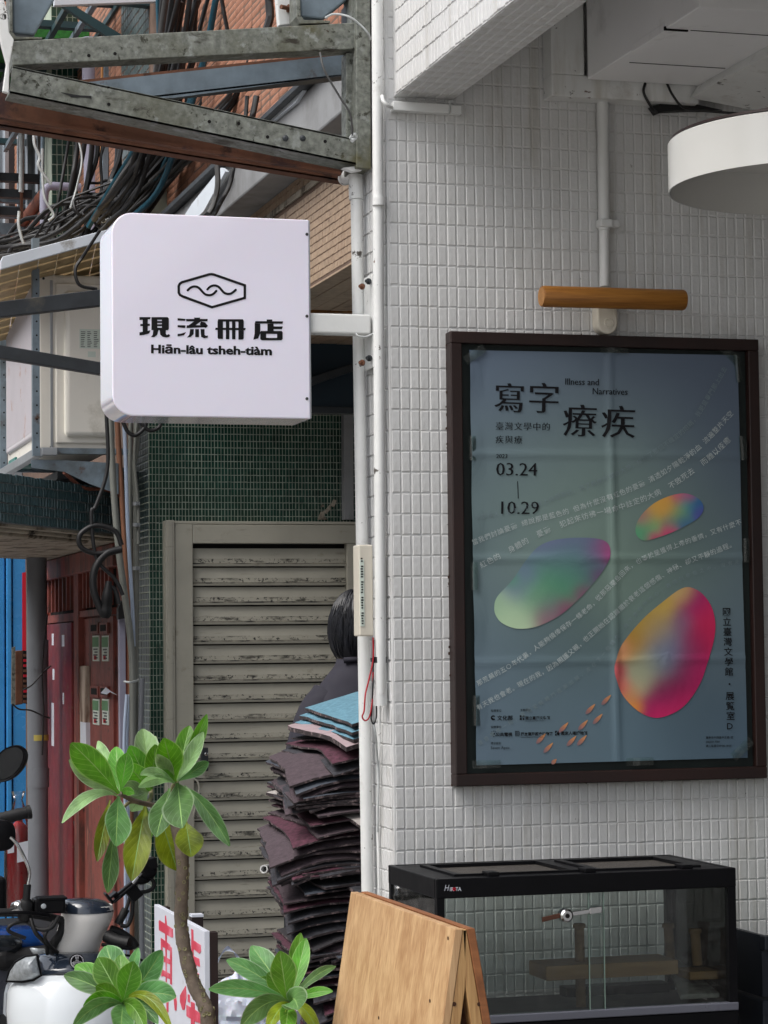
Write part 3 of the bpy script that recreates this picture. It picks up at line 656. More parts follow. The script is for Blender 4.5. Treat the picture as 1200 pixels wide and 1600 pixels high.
vl.append(arc_text('那荒蕪的五○年代裏，人能夠僥倖保存一條老命，從那惡魔島回來，也等於是獲得上帝的垂憐，又有什麼不', [(746,1072),(800,1042),(860,1000),(915,958),(955,918),(990,885),(1040,862),(1095,842),(1160,818)], 13.5, 12.6))
vl.append(arc_text('有天我也會老。現在的我，因為照護父親，也正開始在認識關於衰老這個感傷、神秘、卻又平靜的過程。', [(745,1110),(800,1080),(870,1040),(930,990),(975,950),(1010,920),(1060,888),(1110,868),(1150,852)], 13, 12))
for q in vl: letters('verse_lettering', q, M_inkw)
vl = [arc_text('安靜讓人，是我走到陽台上抽菸而已，見了都無所謂的大學，痊癒了那個不確定的眼睛，我更是專門那上出去', [(742,812),(810,800),(880,776),(960,745),(1030,705),(1080,665),(1110,620),(1136,575)], 9.5, 11),
 arc_text('我自覺像一段，看得安裝轉門逐漸出現，走在下一個轉角，向下走向你內心，再回到那些之中，沒有走', [(748,1165),(800,1130),(870,1085),(930,1040),(975,985),(1020,935),(1080,900),(1160,878)], 9, 8)]
for q in vl: letters('faint_verse_lettering', q, M_inkf)
# strips of clear tape round the edge
def tape(u, v, w_, h_, ang):
    c = PY(u, v, YP-.0055); ax = V((cos(ang), 0, sin(ang))); az = V((-sin(ang), 0, cos(ang)))
    b = B(); n = 4
    rows = [[c+ax*(w_*(i/n-.5))+az*(h_*(j-.5))+V((0, .0012*sin(i*2.1), 0)) for i in range(n+1)] for j in (0, 1)]
    b.grid(rows).make('tape', M_tape, postr)
for a in ((742,553,.05,.018,.6),(960,545,.06,.017,0),(1140,553,.05,.02,-.75),(1153,575,.016,.06,.1),(1161,700,.018,.05,.05),(1166,860,.018,.05,0),(1160,1170,.055,.02,.7),(738,700,.016,.05,0),(741,900,.016,.055,0),(744,1110,.016,.06,0),(760,1194,.06,.016,0),(1000,1190,.06,.016,0)): tape(*a)

# ---- wooden cylinder lamp with plastic mount
la, lb = PY(846,463,WY-.075), PY(1069,469,WY-.075)
lamp = thing('wall_lamp', 'honey coloured wooden cylinder lamp above the notice board', 'lamp', ((la.x+lb.x)/2, WY-.06, la.z))
rl = .0215
B().lathe(la, lb-la, [(0, rl*.93), (.003, rl), ((lb-la).length-.003, rl), ((lb-la).length, rl*.93)], 40).make('cylinder', M_lampw, lamp, smooth=50)
B().lathe(la-V((.0006,0,0)), lb-la, [(0, rl*.9), (.0005, rl*.9)], 40).make('end_face', M_lampe, lamp, smooth=30)
mp_ = [(929,470),(969,470)]
mc = PY(947,506,WY-.02); wdm = .0225
poly = [V((mc.x-wdm, WY-.03, mc.z+.06)), V((mc.x-wdm, WY-.03, mc.z))]+[V((mc.x-wdm*cos(a), WY-.03, mc.z-wdm*sin(a))) for a in [pi*i/14 for i in range(1, 14)]]+[V((mc.x+wdm, WY-.03, mc.z)), V((mc.x+wdm, WY-.03, mc.z+.06))]
B().prism(poly, (0, .033, 0)).make('mount', M_cream, lamp, bevel=.004, smooth=40, seg=3)
B().lathe((mc.x+.002, WY-.0305, mc.z), (0,-1,0), [(0,.0105),(.0015,.0105),(.0022,.009),(.001,.0082),(.001,.006),(.0025,.0055),(.0025,.001)], 24).make('screw_cover', M_cream, lamp, smooth=30)
B().box((mc.x-.004, WY-.05, la.z-.012), (mc.x+.012, WY+.0, la.z+.012)).make('bracket', M_cream, lamp)

# ---- vertical conduit above the lamp
ca = PY(942,120,WY-.014); cb_ = PY(944,350,WY-.014); cc = PY(945,447,WY-.012)
cd_ = thing('conduit_pipe', 'white painted conduit running down the wall to the wooden lamp', 'pipe', (ca.x, WY-.01, cc.z))
B().tube([ca+V((0,0,.1)), cb_], .0118, 20).make('wide_tube', M_paint, cd_, smooth=40)
B().lathe(cb_, cc-cb_, [(-.006,.0125),(.012,.0125),(.014,.0102),((cc-cb_).length,.0098)], 20).make('narrow_tube', M_paint, cd_, smooth=30)
pc_ = PY(963,350,WY-.003)
B().box((cb_.x, WY-.006, pc_.z-.009), (pc_.x, WY+.0, pc_.z+.009)).box((cb_.x-.014, WY-.029, cb_.z-.008), (cb_.x+.014, WY-.001, cb_.z+.009)).make('clamp', M_paint, cd_, bevel=.003)
B().lathe((pc_.x, WY-.004, pc_.z), (0,-1,0), [(0,.008),(.004,.008),(.006,.004)], 16).make('screw', M_paint, cd_, smooth=30)

# ---- cable trunking under the beam
t0_, t1_ = PY(614,158,WY-.02), PY(722,178,WY-.02)
tr = thing('cable_trunking', 'short white cable trunking fixed under the tiled beam', 'trunking', ((t0_.x+t1_.x)/2, WY-.01, t1_.z))
B().box((t0_.x, WY-.022, t1_.z), (PY(704,170,WY-.02).x, WY-.0, t0_.z)).make('cover', M_paint, tr, bevel=.0015)
B().box((PY(704.5,170,WY-.02).x, WY-.0215, t1_.z-.0005), (t1_.x, WY-.0, t0_.z-.001)).make('end_piece', M_paint, tr, bevel=.0015)
B().tube(cr([PY(704,157,WY-.03), PY(703,165,WY-.026), PY(701.5,178,WY-.024)]), .0012, 6).make('tie', M_cabw, tr, smooth=60)
tag(B().tube(cr([PY(597,150,WY-.02), PY(599,158,WY-.03), PY(606,165,WY-.03), PY(615,168,WY-.01)]), .004, 8).make('painted_cable', M_paint, smooth=60), 'thick white painted cable bending into the trunking under the beam', 'cable')

# ---- L-shaped duct on the wall and the box in front of it
d0 = PY(863,15,WY-.05); d1 = PY(912,150,WY-.05); dx1 = PY(1092,150,WY-.05).x; dz0 = PY(862,149,WY-.05).z; dz1 = PY(912,118,WY-.05).z
duct = thing('corner_duct', 'white painted sheet duct turning a corner high on the wall', 'duct', (d0.x, WY-.03, dz0))
B().box((PY(862,149,WY-.05).x, WY-.05, dz1), (PY(914,149,WY-.05).x, WY+.0, 3.19)).make('upright_duct', M_paint_w, duct, bevel=.002)
B().box((PY(862,149,WY-.05).x, WY-.0505, dz0), (dx1, WY+.0, dz1)).make('level_duct', M_paint_w, duct, bevel=.002)
yb = WY-.06
k0, k1 = PY(918,124,yb), PY(1092,132,yb); yn = 3.45
# depth of the near edge from the photograph: the left edge runs from (918,124) to (1092,15)
p_ = PX(1092, 15, k0.x); yn = p_.y
bx = thing('ventilation_box', 'large white sheet metal ventilation box under the ceiling', 'duct', (k0.x, (yn+yb)/2, k0.z))
B().box((k0.x, yn, k0.z), (k1.x, yb, 3.19)).make('casing', M_panelw, bx, bevel=.002)
h0 = PZ(1000, 80, k0.z-.001); h1 = PZ(1048, 47, k0.z-.001)
B().box((k0.x-.0015, h0.y-.0, k0.z-.004), (k0.x+.02, h1.y, k0.z+.012)).make('hatch_lip', M_panelw, bx, bevel=.001)
B().box((k0.x-.003, h1.y-.006, k0.z-.003), (k0.x+.045, h1.y-.001, k0.z+.004)).make('hatch_gap', M_void, bx)
B().box((k0.x+.03, h0.y+.09, k0.z-.0012), (k1.x-.01, h0.y+.0915, k0.z+.001)).make('seam', M_void, bx)
B().box((k0.x+.05, h1.y-.006, k0.z-.0012), (k1.x, h1.y-.0048, k0.z+.001)).make('seam', M_void, bx)
q0 = PY(1075,160,yb-.01)
b2 = thing('boxed_beam', 'boxed white beam with a stepped edge beside the ventilation box', 'beam', (k1.x, 3.5, q0.z))
xq = PY(1094,152,yb).x
B().box((k1.x+.002, 1.5, PY(1092,152,yb).z+.02), (k1.x+.03, yb, 3.19)).make('upper_step', M_paint, b2, bevel=.001)
B().prism([PY(1078,153,yb), PY(1200,182,yb)+V((.2,0,-.02)), PY(1200,100,yb)+V((.2,0,0)), PY(1094,128,yb)], (0,-2.8,0)).make('lower_box', M_paint_w, b2, bevel=.002)
# torn black cable and bracket
tag(B().tube(cr([PY(1008,130,WY-.05), PY(1006,145,WY-.06), PY(1018,168,WY-.05), PY(1026,176,WY-.03)]), .003, 6).make('loose_cable', M_cab, smooth=60), 'short dark cable looping below the level duct', 'cable')
tag(B().tube(cr([PY(1042,130,WY-.055), PY(1052,150,WY-.07), PY(1070,169,WY-.06), PY(1110,174,WY-.07), PY(1160,178,WY-.1)]), .0028, 6).make('loose_cable', M_cab, smooth=60), 'long black cable sagging towards the round drum', 'cable')
tag(B().prism([PY(1018,166,WY-.03), PY(1040,160,WY-.03), PY(1075,160,WY-.03), PY(1130,172,WY-.03), PY(1080,172,WY-.03), PY(1036,174,WY-.03), PY(1026,178,WY-.03)], (0,.02,0)).make('torn_bracket', M_rubber), 'torn dark strip hanging under the level duct', 'bracket')
# ---- drum
dzb = 2.235; e0 = PZ(1200,255,dzb); e1 = PZ(1200,336,dzb); el = PZ(1051,292,dzb)
dcx = el.x+.29; dcy = (e0.y+e1.y)/2
rdr = .0; 
# circle through the three rim points
def circ(a, b_, c):
    ax, ay, bx_, by, cx_, cy = a.x, a.y, b_.x, b_.y, c.x, c.y
    d = 2*(ax*(by-cy)+bx_*(cy-ay)+cx_*(ay-by))
    ux = ((ax*ax+ay*ay)*(by-cy)+(bx_*bx_+by*by)*(cy-ay)+(cx_*cx_+cy*cy)*(ay-by))/d
    uy = ((ax*ax+ay*ay)*(cx_-bx_)+(bx_*bx_+by*by)*(ax-cx_)+(cx_*cx_+cy*cy)*(bx_-ax))/d
    return V((ux, uy, 0)), sqrt((ax-ux)**2+(ay-uy)**2)
cc_, rdr = circ(e0, e1, el)
dh = .078
drum = thing('drum_shade', 'round glossy white drum hanging at the right edge of the picture', 'lamp', (cc_.x, cc_.y, dzb))
B().lathe((cc_.x, cc_.y, dzb), (0,0,1), [(0, rdr-.002), (0, rdr), (dh, rdr), (dh+.002, rdr-.002), (dh+.003, .02)], 96, cap=False).make('outer_shell', M_drum, drum, smooth=40)
B().lathe((cc_.x, cc_.y, dzb), (0,0,1), [(0, rdr-.0015), (dh*.9, rdr-.004), (dh*.92, .01)], 96, cap=False).make('inner_shell', M_drum, drum, smooth=40)
B().lathe((cc_.x, cc_.y, dzb+dh+.004), (0,0,1), [(0, rdr-.004), (.004, rdr-.004), (.03, rdr*.55)], 64).make('brown_lid', M_brown, drum, smooth=40)
B().cyl((cc_.x, cc_.y, dzb+dh+.015), (cc_.x, cc_.y, 3.2), .008).make('stem', M_drum, drum, smooth=60)

# ================================================================== pipes on the wall corner
pa0, pa1 = PX(589,-30,XC-.016), PX(595,1085,XC-.016)
pA = thing('downpipe', 'long white painted pipe on the corner of the tiled wall, nearest the tiles', 'pipe', (pa1.x, pa1.y, pa1.z))
B().tube([pa0, pa1], .0113, 20).make('tube', M_paint_w, pA, smooth=40)
B().tube([PX(594,1075,XC-.016), PX(594.5,1103,XC-.016)], .0142, 20).make('coupling', M_paint, pA, smooth=40)
B().tube([PX(592,309,XC-.016), PX(592,321,XC-.016)], .0132, 20).make('clamp', M_paint, pA, smooth=40)
q = PX(594,1031,XC-.016)
B().tube([q-V((0,0,.006)), q+V((0,0,.006))], .0135, 20).obox(q+V((-.012,.002,0)), (.006,0,0), (0,.006,0), (0,0,.004)).make('clamp', M_dsteel, pA, smooth=40)
pb0, pb1 = PX(557,312,XC-.020), PX(576,1500,XC-.020)
pB = thing('downpipe', 'thicker white pipe with an elbow at its top, left of the corner pipe', 'pipe', (pb1.x, pb1.y, pb1.z))
B().tube([pb0, pb1], .0125, 20).make('tube', M_paint_w, pB, smooth=40)
e_ = PX(556,280,XC-.020)
B().tube([pb0, e_], .0155, 20).make('socket', M_paint_w, pB, smooth=40)
B().tube(cr([e_+V((0,0,-.004)), e_+V((.0,.006,.010)), e_+V((0,.05,.018)), e_+V((0,.09,.018))]), .0145, 16).make('elbow', M_paint_w, pB, smooth=60)
cvx = XC-.05
c0, c1 = PX(560,851,cvx), PX(583,994,cvx)
cover = thing('junction_cover', 'long narrow white plastic cover fixed over the left pipe', 'cover', (c0.x, c0.y, c1.z))
hy = abs(PX(561,900,cvx).y-PX(583,900,cvx).y)
wx0 = PY(561,900,4.62).x; wx1 = PY(583,900,4.62).x; cz0 = PY(570,994,4.62).z; cz1 = PY(570,851,4.62).z
B().box((wx0, 4.62, cz0), (wx1, 4.665, cz1)).make('cover_body', M_cream, cover, bevel=.003)
B().box((wx0+.0015, 4.6185, cz0+.02), (wx0+.010, 4.6205, cz1-.03)).make('sticker', M_paper, cover)
for k in range(26):
    z = cz0+.024+k*.0052
    if k % 6 == 5: continue
    B().box((wx0+.003+random.random()*.001, 4.6178, z), (wx0+.007+random.random()*.0015, 4.6184, z+.0028)).make('sticker_print', M_black, cover)
def cable(name, label, pts, r, m, group=None, n=6, seg=6):
    o = B().tube(cr(pts, n), r, seg).make(name, m, smooth=60); return tag(o, label, 'cable', group)
cable('cable', 'red cable looping out below the plastic cover', [PY(583,996,4.615), PY(583,1030,4.615), PY(577,1060,4.615), PY(571,1085,4.61), PY(569,1110,4.61), PY(566,1120,4.61), PY(571,1126,4.61), PY(578,1118,4.61), PY(582,1090,4.615), PY(583,1050,4.615)], .0016, M_cabr)
cable('cable', 'black cable loop beside the red one', [PY(584,1000,4.62), PY(583,1060,4.615), PY(581,1110,4.615), PY(580,1124,4.615), PY(584,1131,4.615), PY(588,1120,4.62), PY(588,1095,4.62)], .0016, M_cab)
cable('conduit', 'thin painted cable stapled down the pillar side below the corner pipe', [PX(594,1100,XC-.008), PX(593,1130,XC-.008), PX(592,1200,XC-.006), PX(590,1290,XC-.006), PX(592,1380,XC-.006), PX(592,1500,XC-.006)], .0028, M_paint_w)
cable('conduit', 'thin white cable slanting down from the black loop', [PY(583,1128,4.62), PY(587,1150,4.62), PX(590,1190,XC-.01), PX(591,1240,XC-.01), PX(590,1300,XC-.008)], .002, M_cabw)
# ---- hanging sign
YS = 4.66; TS = .145
sl, sr_ = PY(175,500,YS).x, PY(484,500,YS).x; st_, sb = PY(300,336,YS).z, PY(330,652,YS).z
sign = thing('hanging_sign', 'lavender white rounded light box shop sign on a bracket arm', 'sign', ((sl+sr_)/2, YS+TS/2, sb))
rc = .042
def rrect(x0, x1, z0, z1, r, Y, n=10):
    o = [V((x1, Y, z0)), V((x1, Y, z1))]
    o += [V((x0+r-r*sin(a), Y, z1-r+r*cos(a))) for a in [pi/2*i/n for i in range(n+1)]]
    o += [V((x0+r-r*cos(a), Y, z0+r-r*sin(a))) for a in [pi/2*i/n for i in range(n+1)]]
    return o
ctr = PY(175,500,YS)
B().prism(rrect(sl, sr_, sb, st_, rc, YS), (0, TS, 0)).make('light_box', M_sign, sign, bevel=.0025, smooth=30, seg=3)
B().box((sr_+.0002, YS+.001, sb+.001), (sr_+.0022, YS+TS, st_-.001)).make('side_plate', M_alu, sign, bevel=.0008)
for v in (366,494,623):
    p = PY(479.5, v, YS); B().lathe((p.x, YS-.0002, p.z), (0,-1,0), [(0,.0032),(.001,.003),(.0018,.0015)], 12).make('screw', M_dsteel, sign, smooth=30)
def sg_px(pts, b):   # outline in photograph pixels on the sign face
    b.add([PY(u, v, YS-.0008) for u, v in pts], [tuple(range(len(pts)))])
def stroke(pts, w_, b, closed=False, cap=True):
    pts = [V((x, y)) for x, y in pts]; N = len(pts); L1, R1 = [], []
    for i in range(N):
        if closed: d = (pts[(i+1) % N]-pts[i-1]); 
        else: d = pts[min(i+1, N-1)]-pts[max(i-1, 0)]
        d.normalize(); n_ = V((-d.y, d.x)); k = w_/2
        if closed or 0 < i < N-1:
            d1 = (pts[i]-pts[i-1]).normalized(); d2 = (pts[(i+1) % N]-pts[i]).normalized(); n_ = V((-d1.y-d2.y, d1.x+d2.x)).normalized(); k = w_/2/max(.5, abs(V((-d1.y, d1.x)).dot(n_)))
        L1.append(pts[i]+n_*k); R1.append(pts[i]-n_*k)
    q = [PY(p.x, p.y, YS-.0008) for p in L1+R1]
    b.add(q, [(i, (i+1) % N, N+(i+1) % N, N+i) for i in range(N if closed else N-1)])
    if cap and not closed:
        for e in (pts[0], pts[-1]): b.add([PY(e.x+w_/2*cos(a), e.y+w_/2*sin(a), YS-.0008) for a in [2*pi*i/14 for i in range(14)]], [tuple(range(14))])
zs = lambda x, y: (210+x/4.8, 400+y/4.8)
b = B()
stroke([zs(332,225), zs(340,208), zs(356,197), zs(560,138), zs(578,136), zs(596,139), zs(828,220), zs(828,314), zs(582,384), zs(360,302), zs(342,292), zs(333,276)], 3.9, b, closed=True)
wave = [zs(400,257), zs(420,238), zs(445,229), zs(468,231), zs(488,243), zs(510,268), zs(530,286), zs(552,293), zs(575,292), zs(596,281), zs(614,262)]
W2 = [zs(548,250), zs(566,232), zs(590,222), zs(614,223), zs(636,235), zs(656,258), zs(676,277), zs(700,284), zs(724,281), zs(744,268), zs(760,254)]
def sm2(P): return [(p.x, p.y) for p in cr([(x, y, 0) for x, y in P], 4)]
stroke(sm2(wave), 3.6, b); stroke(sm2(W2), 3.6, b)
b.make('emblem', M_black, sign)
b = B()
def zp_(*pts): sg_px([zs(x, y) for x, y in pts], b)
# xian
zp_((38,458),(122,458),(118,474),(38,480)); zp_((44,510),(116,508),(116,524),(44,526)); zp_((62,474),(100,474),(100,585),(62,590)); zp_((38,572),(100,562),(120,556),(112,580),(70,592),(38,596))
zp_((128,458),(172,458),(172,556),(128,556)); zp_((172,458),(248,458),(258,468),(258,478),(172,478)); zp_((206,478),(258,478),(258,548),(250,556),(206,556)); zp_((172,488),(206,488),(206,502),(172,502)); zp_((172,512),(206,512),(206,526),(172,526)); zp_((172,538),(206,538),(206,556),(172,556))
zp_((142,556),(180,556),(172,590),(150,608),(124,608),(138,590)); zp_((190,556),(236,556),(236,585),(244,592),(256,586),(268,592),(262,606),(240,611),(212,606),(194,590))
# liu
zp_((324,466),(384,472),(380,486),(324,484)); zp_((324,518),(384,520),(380,540),(324,534)); zp_((324,584),(350,582),(388,570),(372,594),(324,602))
zp_((446,462),(494,462),(490,472),(450,472)); zp_((386,472),(550,472),(548,490),(390,490)); zp_((448,490),(500,490),(452,524),(400,524)); zp_((392,520),(540,518),(540,534),(392,540)); zp_((500,490),(530,498),(552,524),(536,540),(512,530),(490,514))
zp_((418,548),(446,548),(444,586),(420,608),(394,612),(412,590)); zp_((456,548),(484,548),(484,608),(456,608)); zp_((496,548),(526,548),(526,590),(536,598),(552,596),(550,612),(524,617),(500,606))
# ce
zp_((628,474),(812,474),(820,484),(820,492),(624,492)); zp_((624,492),(664,492),(664,540),(624,540)); zp_((686,492),(712,492),(712,540),(686,540)); zp_((732,492),(758,492),(758,540),(732,540)); zp_((780,492),(820,492),(820,540),(780,540))
zp_((608,538),(836,540),(830,556),(606,554)); zp_((624,554),(664,554),(664,622),(630,622),(624,612)); zp_((686,554),(712,554),(712,624),(686,624)); zp_((732,554),(758,554),(758,625),(732,625)); zp_((780,556),(820,556),(820,618),(812,627),(780,627))
# dian
zp_((992,476),(1034,476),(1034,490),(992,490)); zp_((908,488),(1116,490),(1110,508),(902,506)); zp_((902,506),(944,508),(944,580),(928,618),(892,628),(902,580)); zp_((998,508),(1044,508),(1044,562),(998,562)); zp_((1044,528),(1114,528),(1106,548),(1044,548))
zp_((950,562),(1104,562),(1112,572),(1112,584),(944,584),(944,570)); zp_((944,584),(988,584),(988,614),(944,614)); zp_((1070,584),(1112,584),(1112,614),(1070,614)); zp_((944,614),(1112,614),(1112,622),(1102,632),(956,632),(944,624))
b.make('shop_name_lettering', M_black, sign)
P, F = text_mesh('Hiān-lâu tsheh-tiàm', 1, bold=.022, fx=.022, fy=-.012)
xs = [p.x for p in P]; x0_, x1_ = min(xs), max(xs)
B().add([PY(236+(p.x-x0_)/(x1_-x0_)*189, 551.5+(p.x-x0_)/(x1_-x0_)*3.2-p.y*18.5, YS-.0008) for p in P], F).make('romanised_lettering', M_black, sign)
# arm, plate, bolts
az0, az1 = PY(530,521,4.668).z, PY(530,490,4.668).z; ar = PY(580,505,4.668).x
B().box((sr_+.002, 4.668, az0), (ar, 4.708, az1)).make('arm', M_paint_w, sign, bevel=.004, seg=3)
pz0, pz1 = PX(575,578,XC-.008).z, PX(575,432,XC-.008).z
B().box((XC-.010, PX(583,500,XC-.008).y, pz0), (XC-.004, PX(567,500,XC-.008).y, pz1)).make('wall_plate', M_paint_w, sign, bevel=.002)
for u, v in ((570,448),(570,567),(580,440),(581,560)):
    p = PY(u, v, 4.68); B().lathe((p.x-.004, 4.68, p.z), (-1,-.6,0), [(0,.0065),(.004,.0065),(.004,.0035),(.010,.0035)], 10).make('bolt', M_rust if u < 575 else M_dsteel, sign, smooth=30)
B().tube(cr([PY(556,521,4.66), PY(560,525,4.655), PY(572,526,4.655), PY(584,521,4.65)]), .0018, 8).make('hook_wire', M_cabw, sign, smooth=60)

# ================================================================== LANE: green tiled wall and louvred gate
gx0 = PY(232,800,GY).x                     # left corner of the green wall
GD = .27
gw = thing('green_tiled_wall', 'dark green mosaic tiled wall around the louvred gate', 'wall', (gx0+.6, GY+.1, 0))
B().box((gx0+.002, GY+.002, 0), (3.6, GY+GD, 3.3)).make('wall', M_grout, gw)
tw_, th_ = .01225, .0253
gz1 = PY(300,560,GY).z
tile_field(gw, (gx0+.003, GY+.002, gz1-th_*int(gz1/th_)), (1,0,0), (0,0,1), (0,-1,0), int((PY(565,800,GY).x-gx0)/tw_), int(gz1/th_), tw_, th_, .0022, .0016, M_gtile, pillow=False, jit=.0003, tilt=.012,
           keep=lambda c: not (c.x > PY(268,900,GY).x and c.z < PY(400,830,GY).z))
tile_field(gw, (gx0+.002, GY+.004, gz1-th_*int(gz1/th_)), (0,1,0), (0,0,1), (-1,0,0), 5, int(gz1/th_), .052, th_, .0026, .0016, M_gtile2, pillow=False, jit=.0004, tilt=.01)
# chipped patch and grey flashing
b = B(); 
for pts in (((496,812),(501,800),(508,798),(506,806),(512,812)),((506,800),(514,790),(518,786),(516,796),(510,803)),((517,790),(521,780),(526,782),(522,793)),((500,792),(505,787),(507,792))): slab(pts, GY-.003, .004, b)
b.make('chipped_render', M_plaster, gw)
fl_ = tag(slab(((537,640),(552,640),(553,812),(538,812)), GY-.05, .04).make('corner_channel', M_conc, bevel=.002), 'grey upright channel between the gate and the left pipe', 'channel')
# gate
gate = thing('louvred_gate', 'beige louvred metal gate with a grimy slatted leaf', 'gate', (PY(410,900,GY).x, GY-.03, .0))
fy = GY-.045
def gbox(u0, v0, u1, v1, y0, y1, nm, m, par, **k):
    a, c = PY(u0, v0, y0), PY(u1, v1, y0); return B().box((a.x, y0, c.z), (c.x, y1, a.z)).make(nm, m, par, **k)
zb = .02
gl0, gl1, gl2, gr0, gr1 = [PY(u, 850, fy).x for u in (258, 272, 301, 542, 559)]
zt0, zt1 = PY(300, 814, fy).z, PY(300, 849, fy).z
B().box((gl0, fy-.012, zb), (gl1, GY, zt0+.002)).make('outer_post', M_gate, gate, bevel=.003)
B().box((gl0+.008, fy-.016, zb), (gl1-.010, fy-.011, zt0)).make('post_bead', M_gate, gate, bevel=.001)
B().box((gl1+.002, fy-.003, zb), (gl2, GY, zt0-.012)).make('stile', M_gate, gate, bevel=.003)
B().box((gl1+.002, fy-.001, zt0-.011), (gr1, GY, zt0)).make('lintel_strip', M_gate, gate, bevel=.002)
B().box((gl2+.0005, fy-.004, zt1), (gr1, GY, zt0-.013)).make('top_rail', M_gate, gate, bevel=.002)
B().box((gr0, fy-.002, zb), (gr1, GY, zt1-.0005)).make('stile', M_gate, gate, bevel=.002)
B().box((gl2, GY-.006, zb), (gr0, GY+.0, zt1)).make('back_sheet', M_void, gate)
sp = (PY(400,852,fy).z-PY(400,1462,fy).z)/20
zz = PY(400,856,fy).z; k = 0
while zz-sp > .05:
    z1 = zz-.001; z0 = zz-sp+.0035; y = fy+.028
    j = random.uniform(-.0008, .0008); x0, x1 = gl2+.001, gr0-.001
    yo = y-.011+random.uniform(-.001,.001)
    zl = z0+.013+j
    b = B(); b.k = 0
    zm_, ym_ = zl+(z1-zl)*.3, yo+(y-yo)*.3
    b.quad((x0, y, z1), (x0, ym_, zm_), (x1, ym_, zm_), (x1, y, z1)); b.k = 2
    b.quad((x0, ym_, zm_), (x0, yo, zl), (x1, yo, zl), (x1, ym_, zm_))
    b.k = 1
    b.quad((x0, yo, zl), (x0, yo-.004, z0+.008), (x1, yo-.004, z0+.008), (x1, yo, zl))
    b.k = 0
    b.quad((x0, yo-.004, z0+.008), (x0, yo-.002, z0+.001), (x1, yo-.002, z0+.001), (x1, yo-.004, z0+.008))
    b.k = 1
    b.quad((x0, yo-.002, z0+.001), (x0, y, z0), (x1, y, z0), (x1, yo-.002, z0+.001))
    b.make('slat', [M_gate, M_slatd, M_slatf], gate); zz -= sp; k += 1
lk = PY(319,1183,fy-.004)
B().box((lk.x-.014, fy-.022, lk.z-.05), (lk.x+.012, fy-.002, lk.z+.035)).make('lock', M_dsteel, gate, bevel=.003)
B().lathe((lk.x+.004, fy-.022, lk.z+.012), (0,-1,0), [(0,.007),(.004,.007),(.005,.004)], 14).lathe((lk.x+.004, fy-.022, lk.z-.02), (0,-1,0), [(0,.007),(.004,.007),(.005,.004)], 14).make('bolt', M_chrome, gate, smooth=30)
B().tube(cr([PY(302,1216,fy-.01), PY(309,1222,fy-.012), PY(311,1235,fy-.012), PY(305,1262,fy-.012), PY(302,1276,fy-.008)]), .0035, 8).make('pull_handle', M_gate, gate, smooth=60)

# ------------------------------------------------------------------ overhanging upper floor with tile cladding
up = thing('brick_clad_upper_floor', 'upper floor clad in buff and orange brick tiles over the gate', 'building', (XS+1, 7, 2.5))
zs0 = PX(482,452,XS).z; zc0 = PX(501,203,XS-.10).z; zc1 = PX(488,133,XS-.10).z
B().box((XS+.003, 5.22, zs0+.004), (4.2, 8.95, zc0+.2)).make('parapet_core', M_bgrout, up)
B().box((XS+.003, 5.22, zc0+.2), (4.2, 8.95, 6.2)).make('wall_core', M_bgrout, up)
# ledge along the parapet
zm = PX(501,278,XS).z
rh = .0215
tile_field(up, (XS+.003, 5.3, zm+.012), (0,1,0), (0,0,1), (-1,0,0), 130, int((zc0-zm)/rh), .0155, rh, .002, .004, M_btile, pillow=False, jit=.0004, name='buff_tile')
tile_field(up, (XS+.003, 5.3, zs0+.012), (0,1,0), (0,0,1), (-1,0,0), 130, int((zm-zs0-.018)/rh), .0155, rh, .0024, .002, M_btile, pillow=False, jit=.0004, name='buff_tile')
B().box((XS-.004, 5.3, zm-.008), (XS+.003, 8.9, zm+.011)).make('string_course', M_plaster, up, bevel=.001)
for i in range(16):
    B().box((XS+.002+i*.055, 5.24, zs0-.001-.001*(i % 2)), (XS+.0545+i*.055, 8.6, zs0+.005)).make('soffit_board', M_btile, up, bevel=.001)
B().box((XS-.10, 5.22, zc0), (XS+.002, 8.9, zc1)).make('concrete_beam', M_conc, up, bevel=.006)
tile_field(up, (XS+.003, 5.25, zc1+.01), (0,1,0), (0,0,1), (-1,0,0), 30, 62, .115, .0235, .0022, .0014, M_otile, pillow=False, jit=.001, name='orange_tile', tilt=.006)
# torn pale sheet on the ledge
tag(B().prism([PX(400,203,XS-.11), PX(455,150,XS-.11), PX(470,118,XS-.11), PX(487,112,XS-.11), PX(480,128,XS-.11), PX(462,160,XS-.11), PX(428,188,XS-.11)], (.012,0,0)).make('torn_sheet', M_tin), 'torn pale metal sheet lying along the grey ledge', 'sheet')
tag(B().prism([PX(287,338,XS-.13), PX(300,318,XS-.13), PX(345,262,XS-.13), PX(352,268,XS-.13), PX(318,330,XS-.13), PX(300,348,XS-.13)], (.012,0,0)).make('flashing', M_tin), 'white metal flashing strip above the hanging sign', 'flashing')
tag(B().box((XS-.13, 5.5, zc1+.001), (XS-.02, 8.7, zc1+.018)).make('ledge_angle', M_dsteel, bevel=.002), 'dark steel angle lying on the grey concrete ledge', 'angle iron')
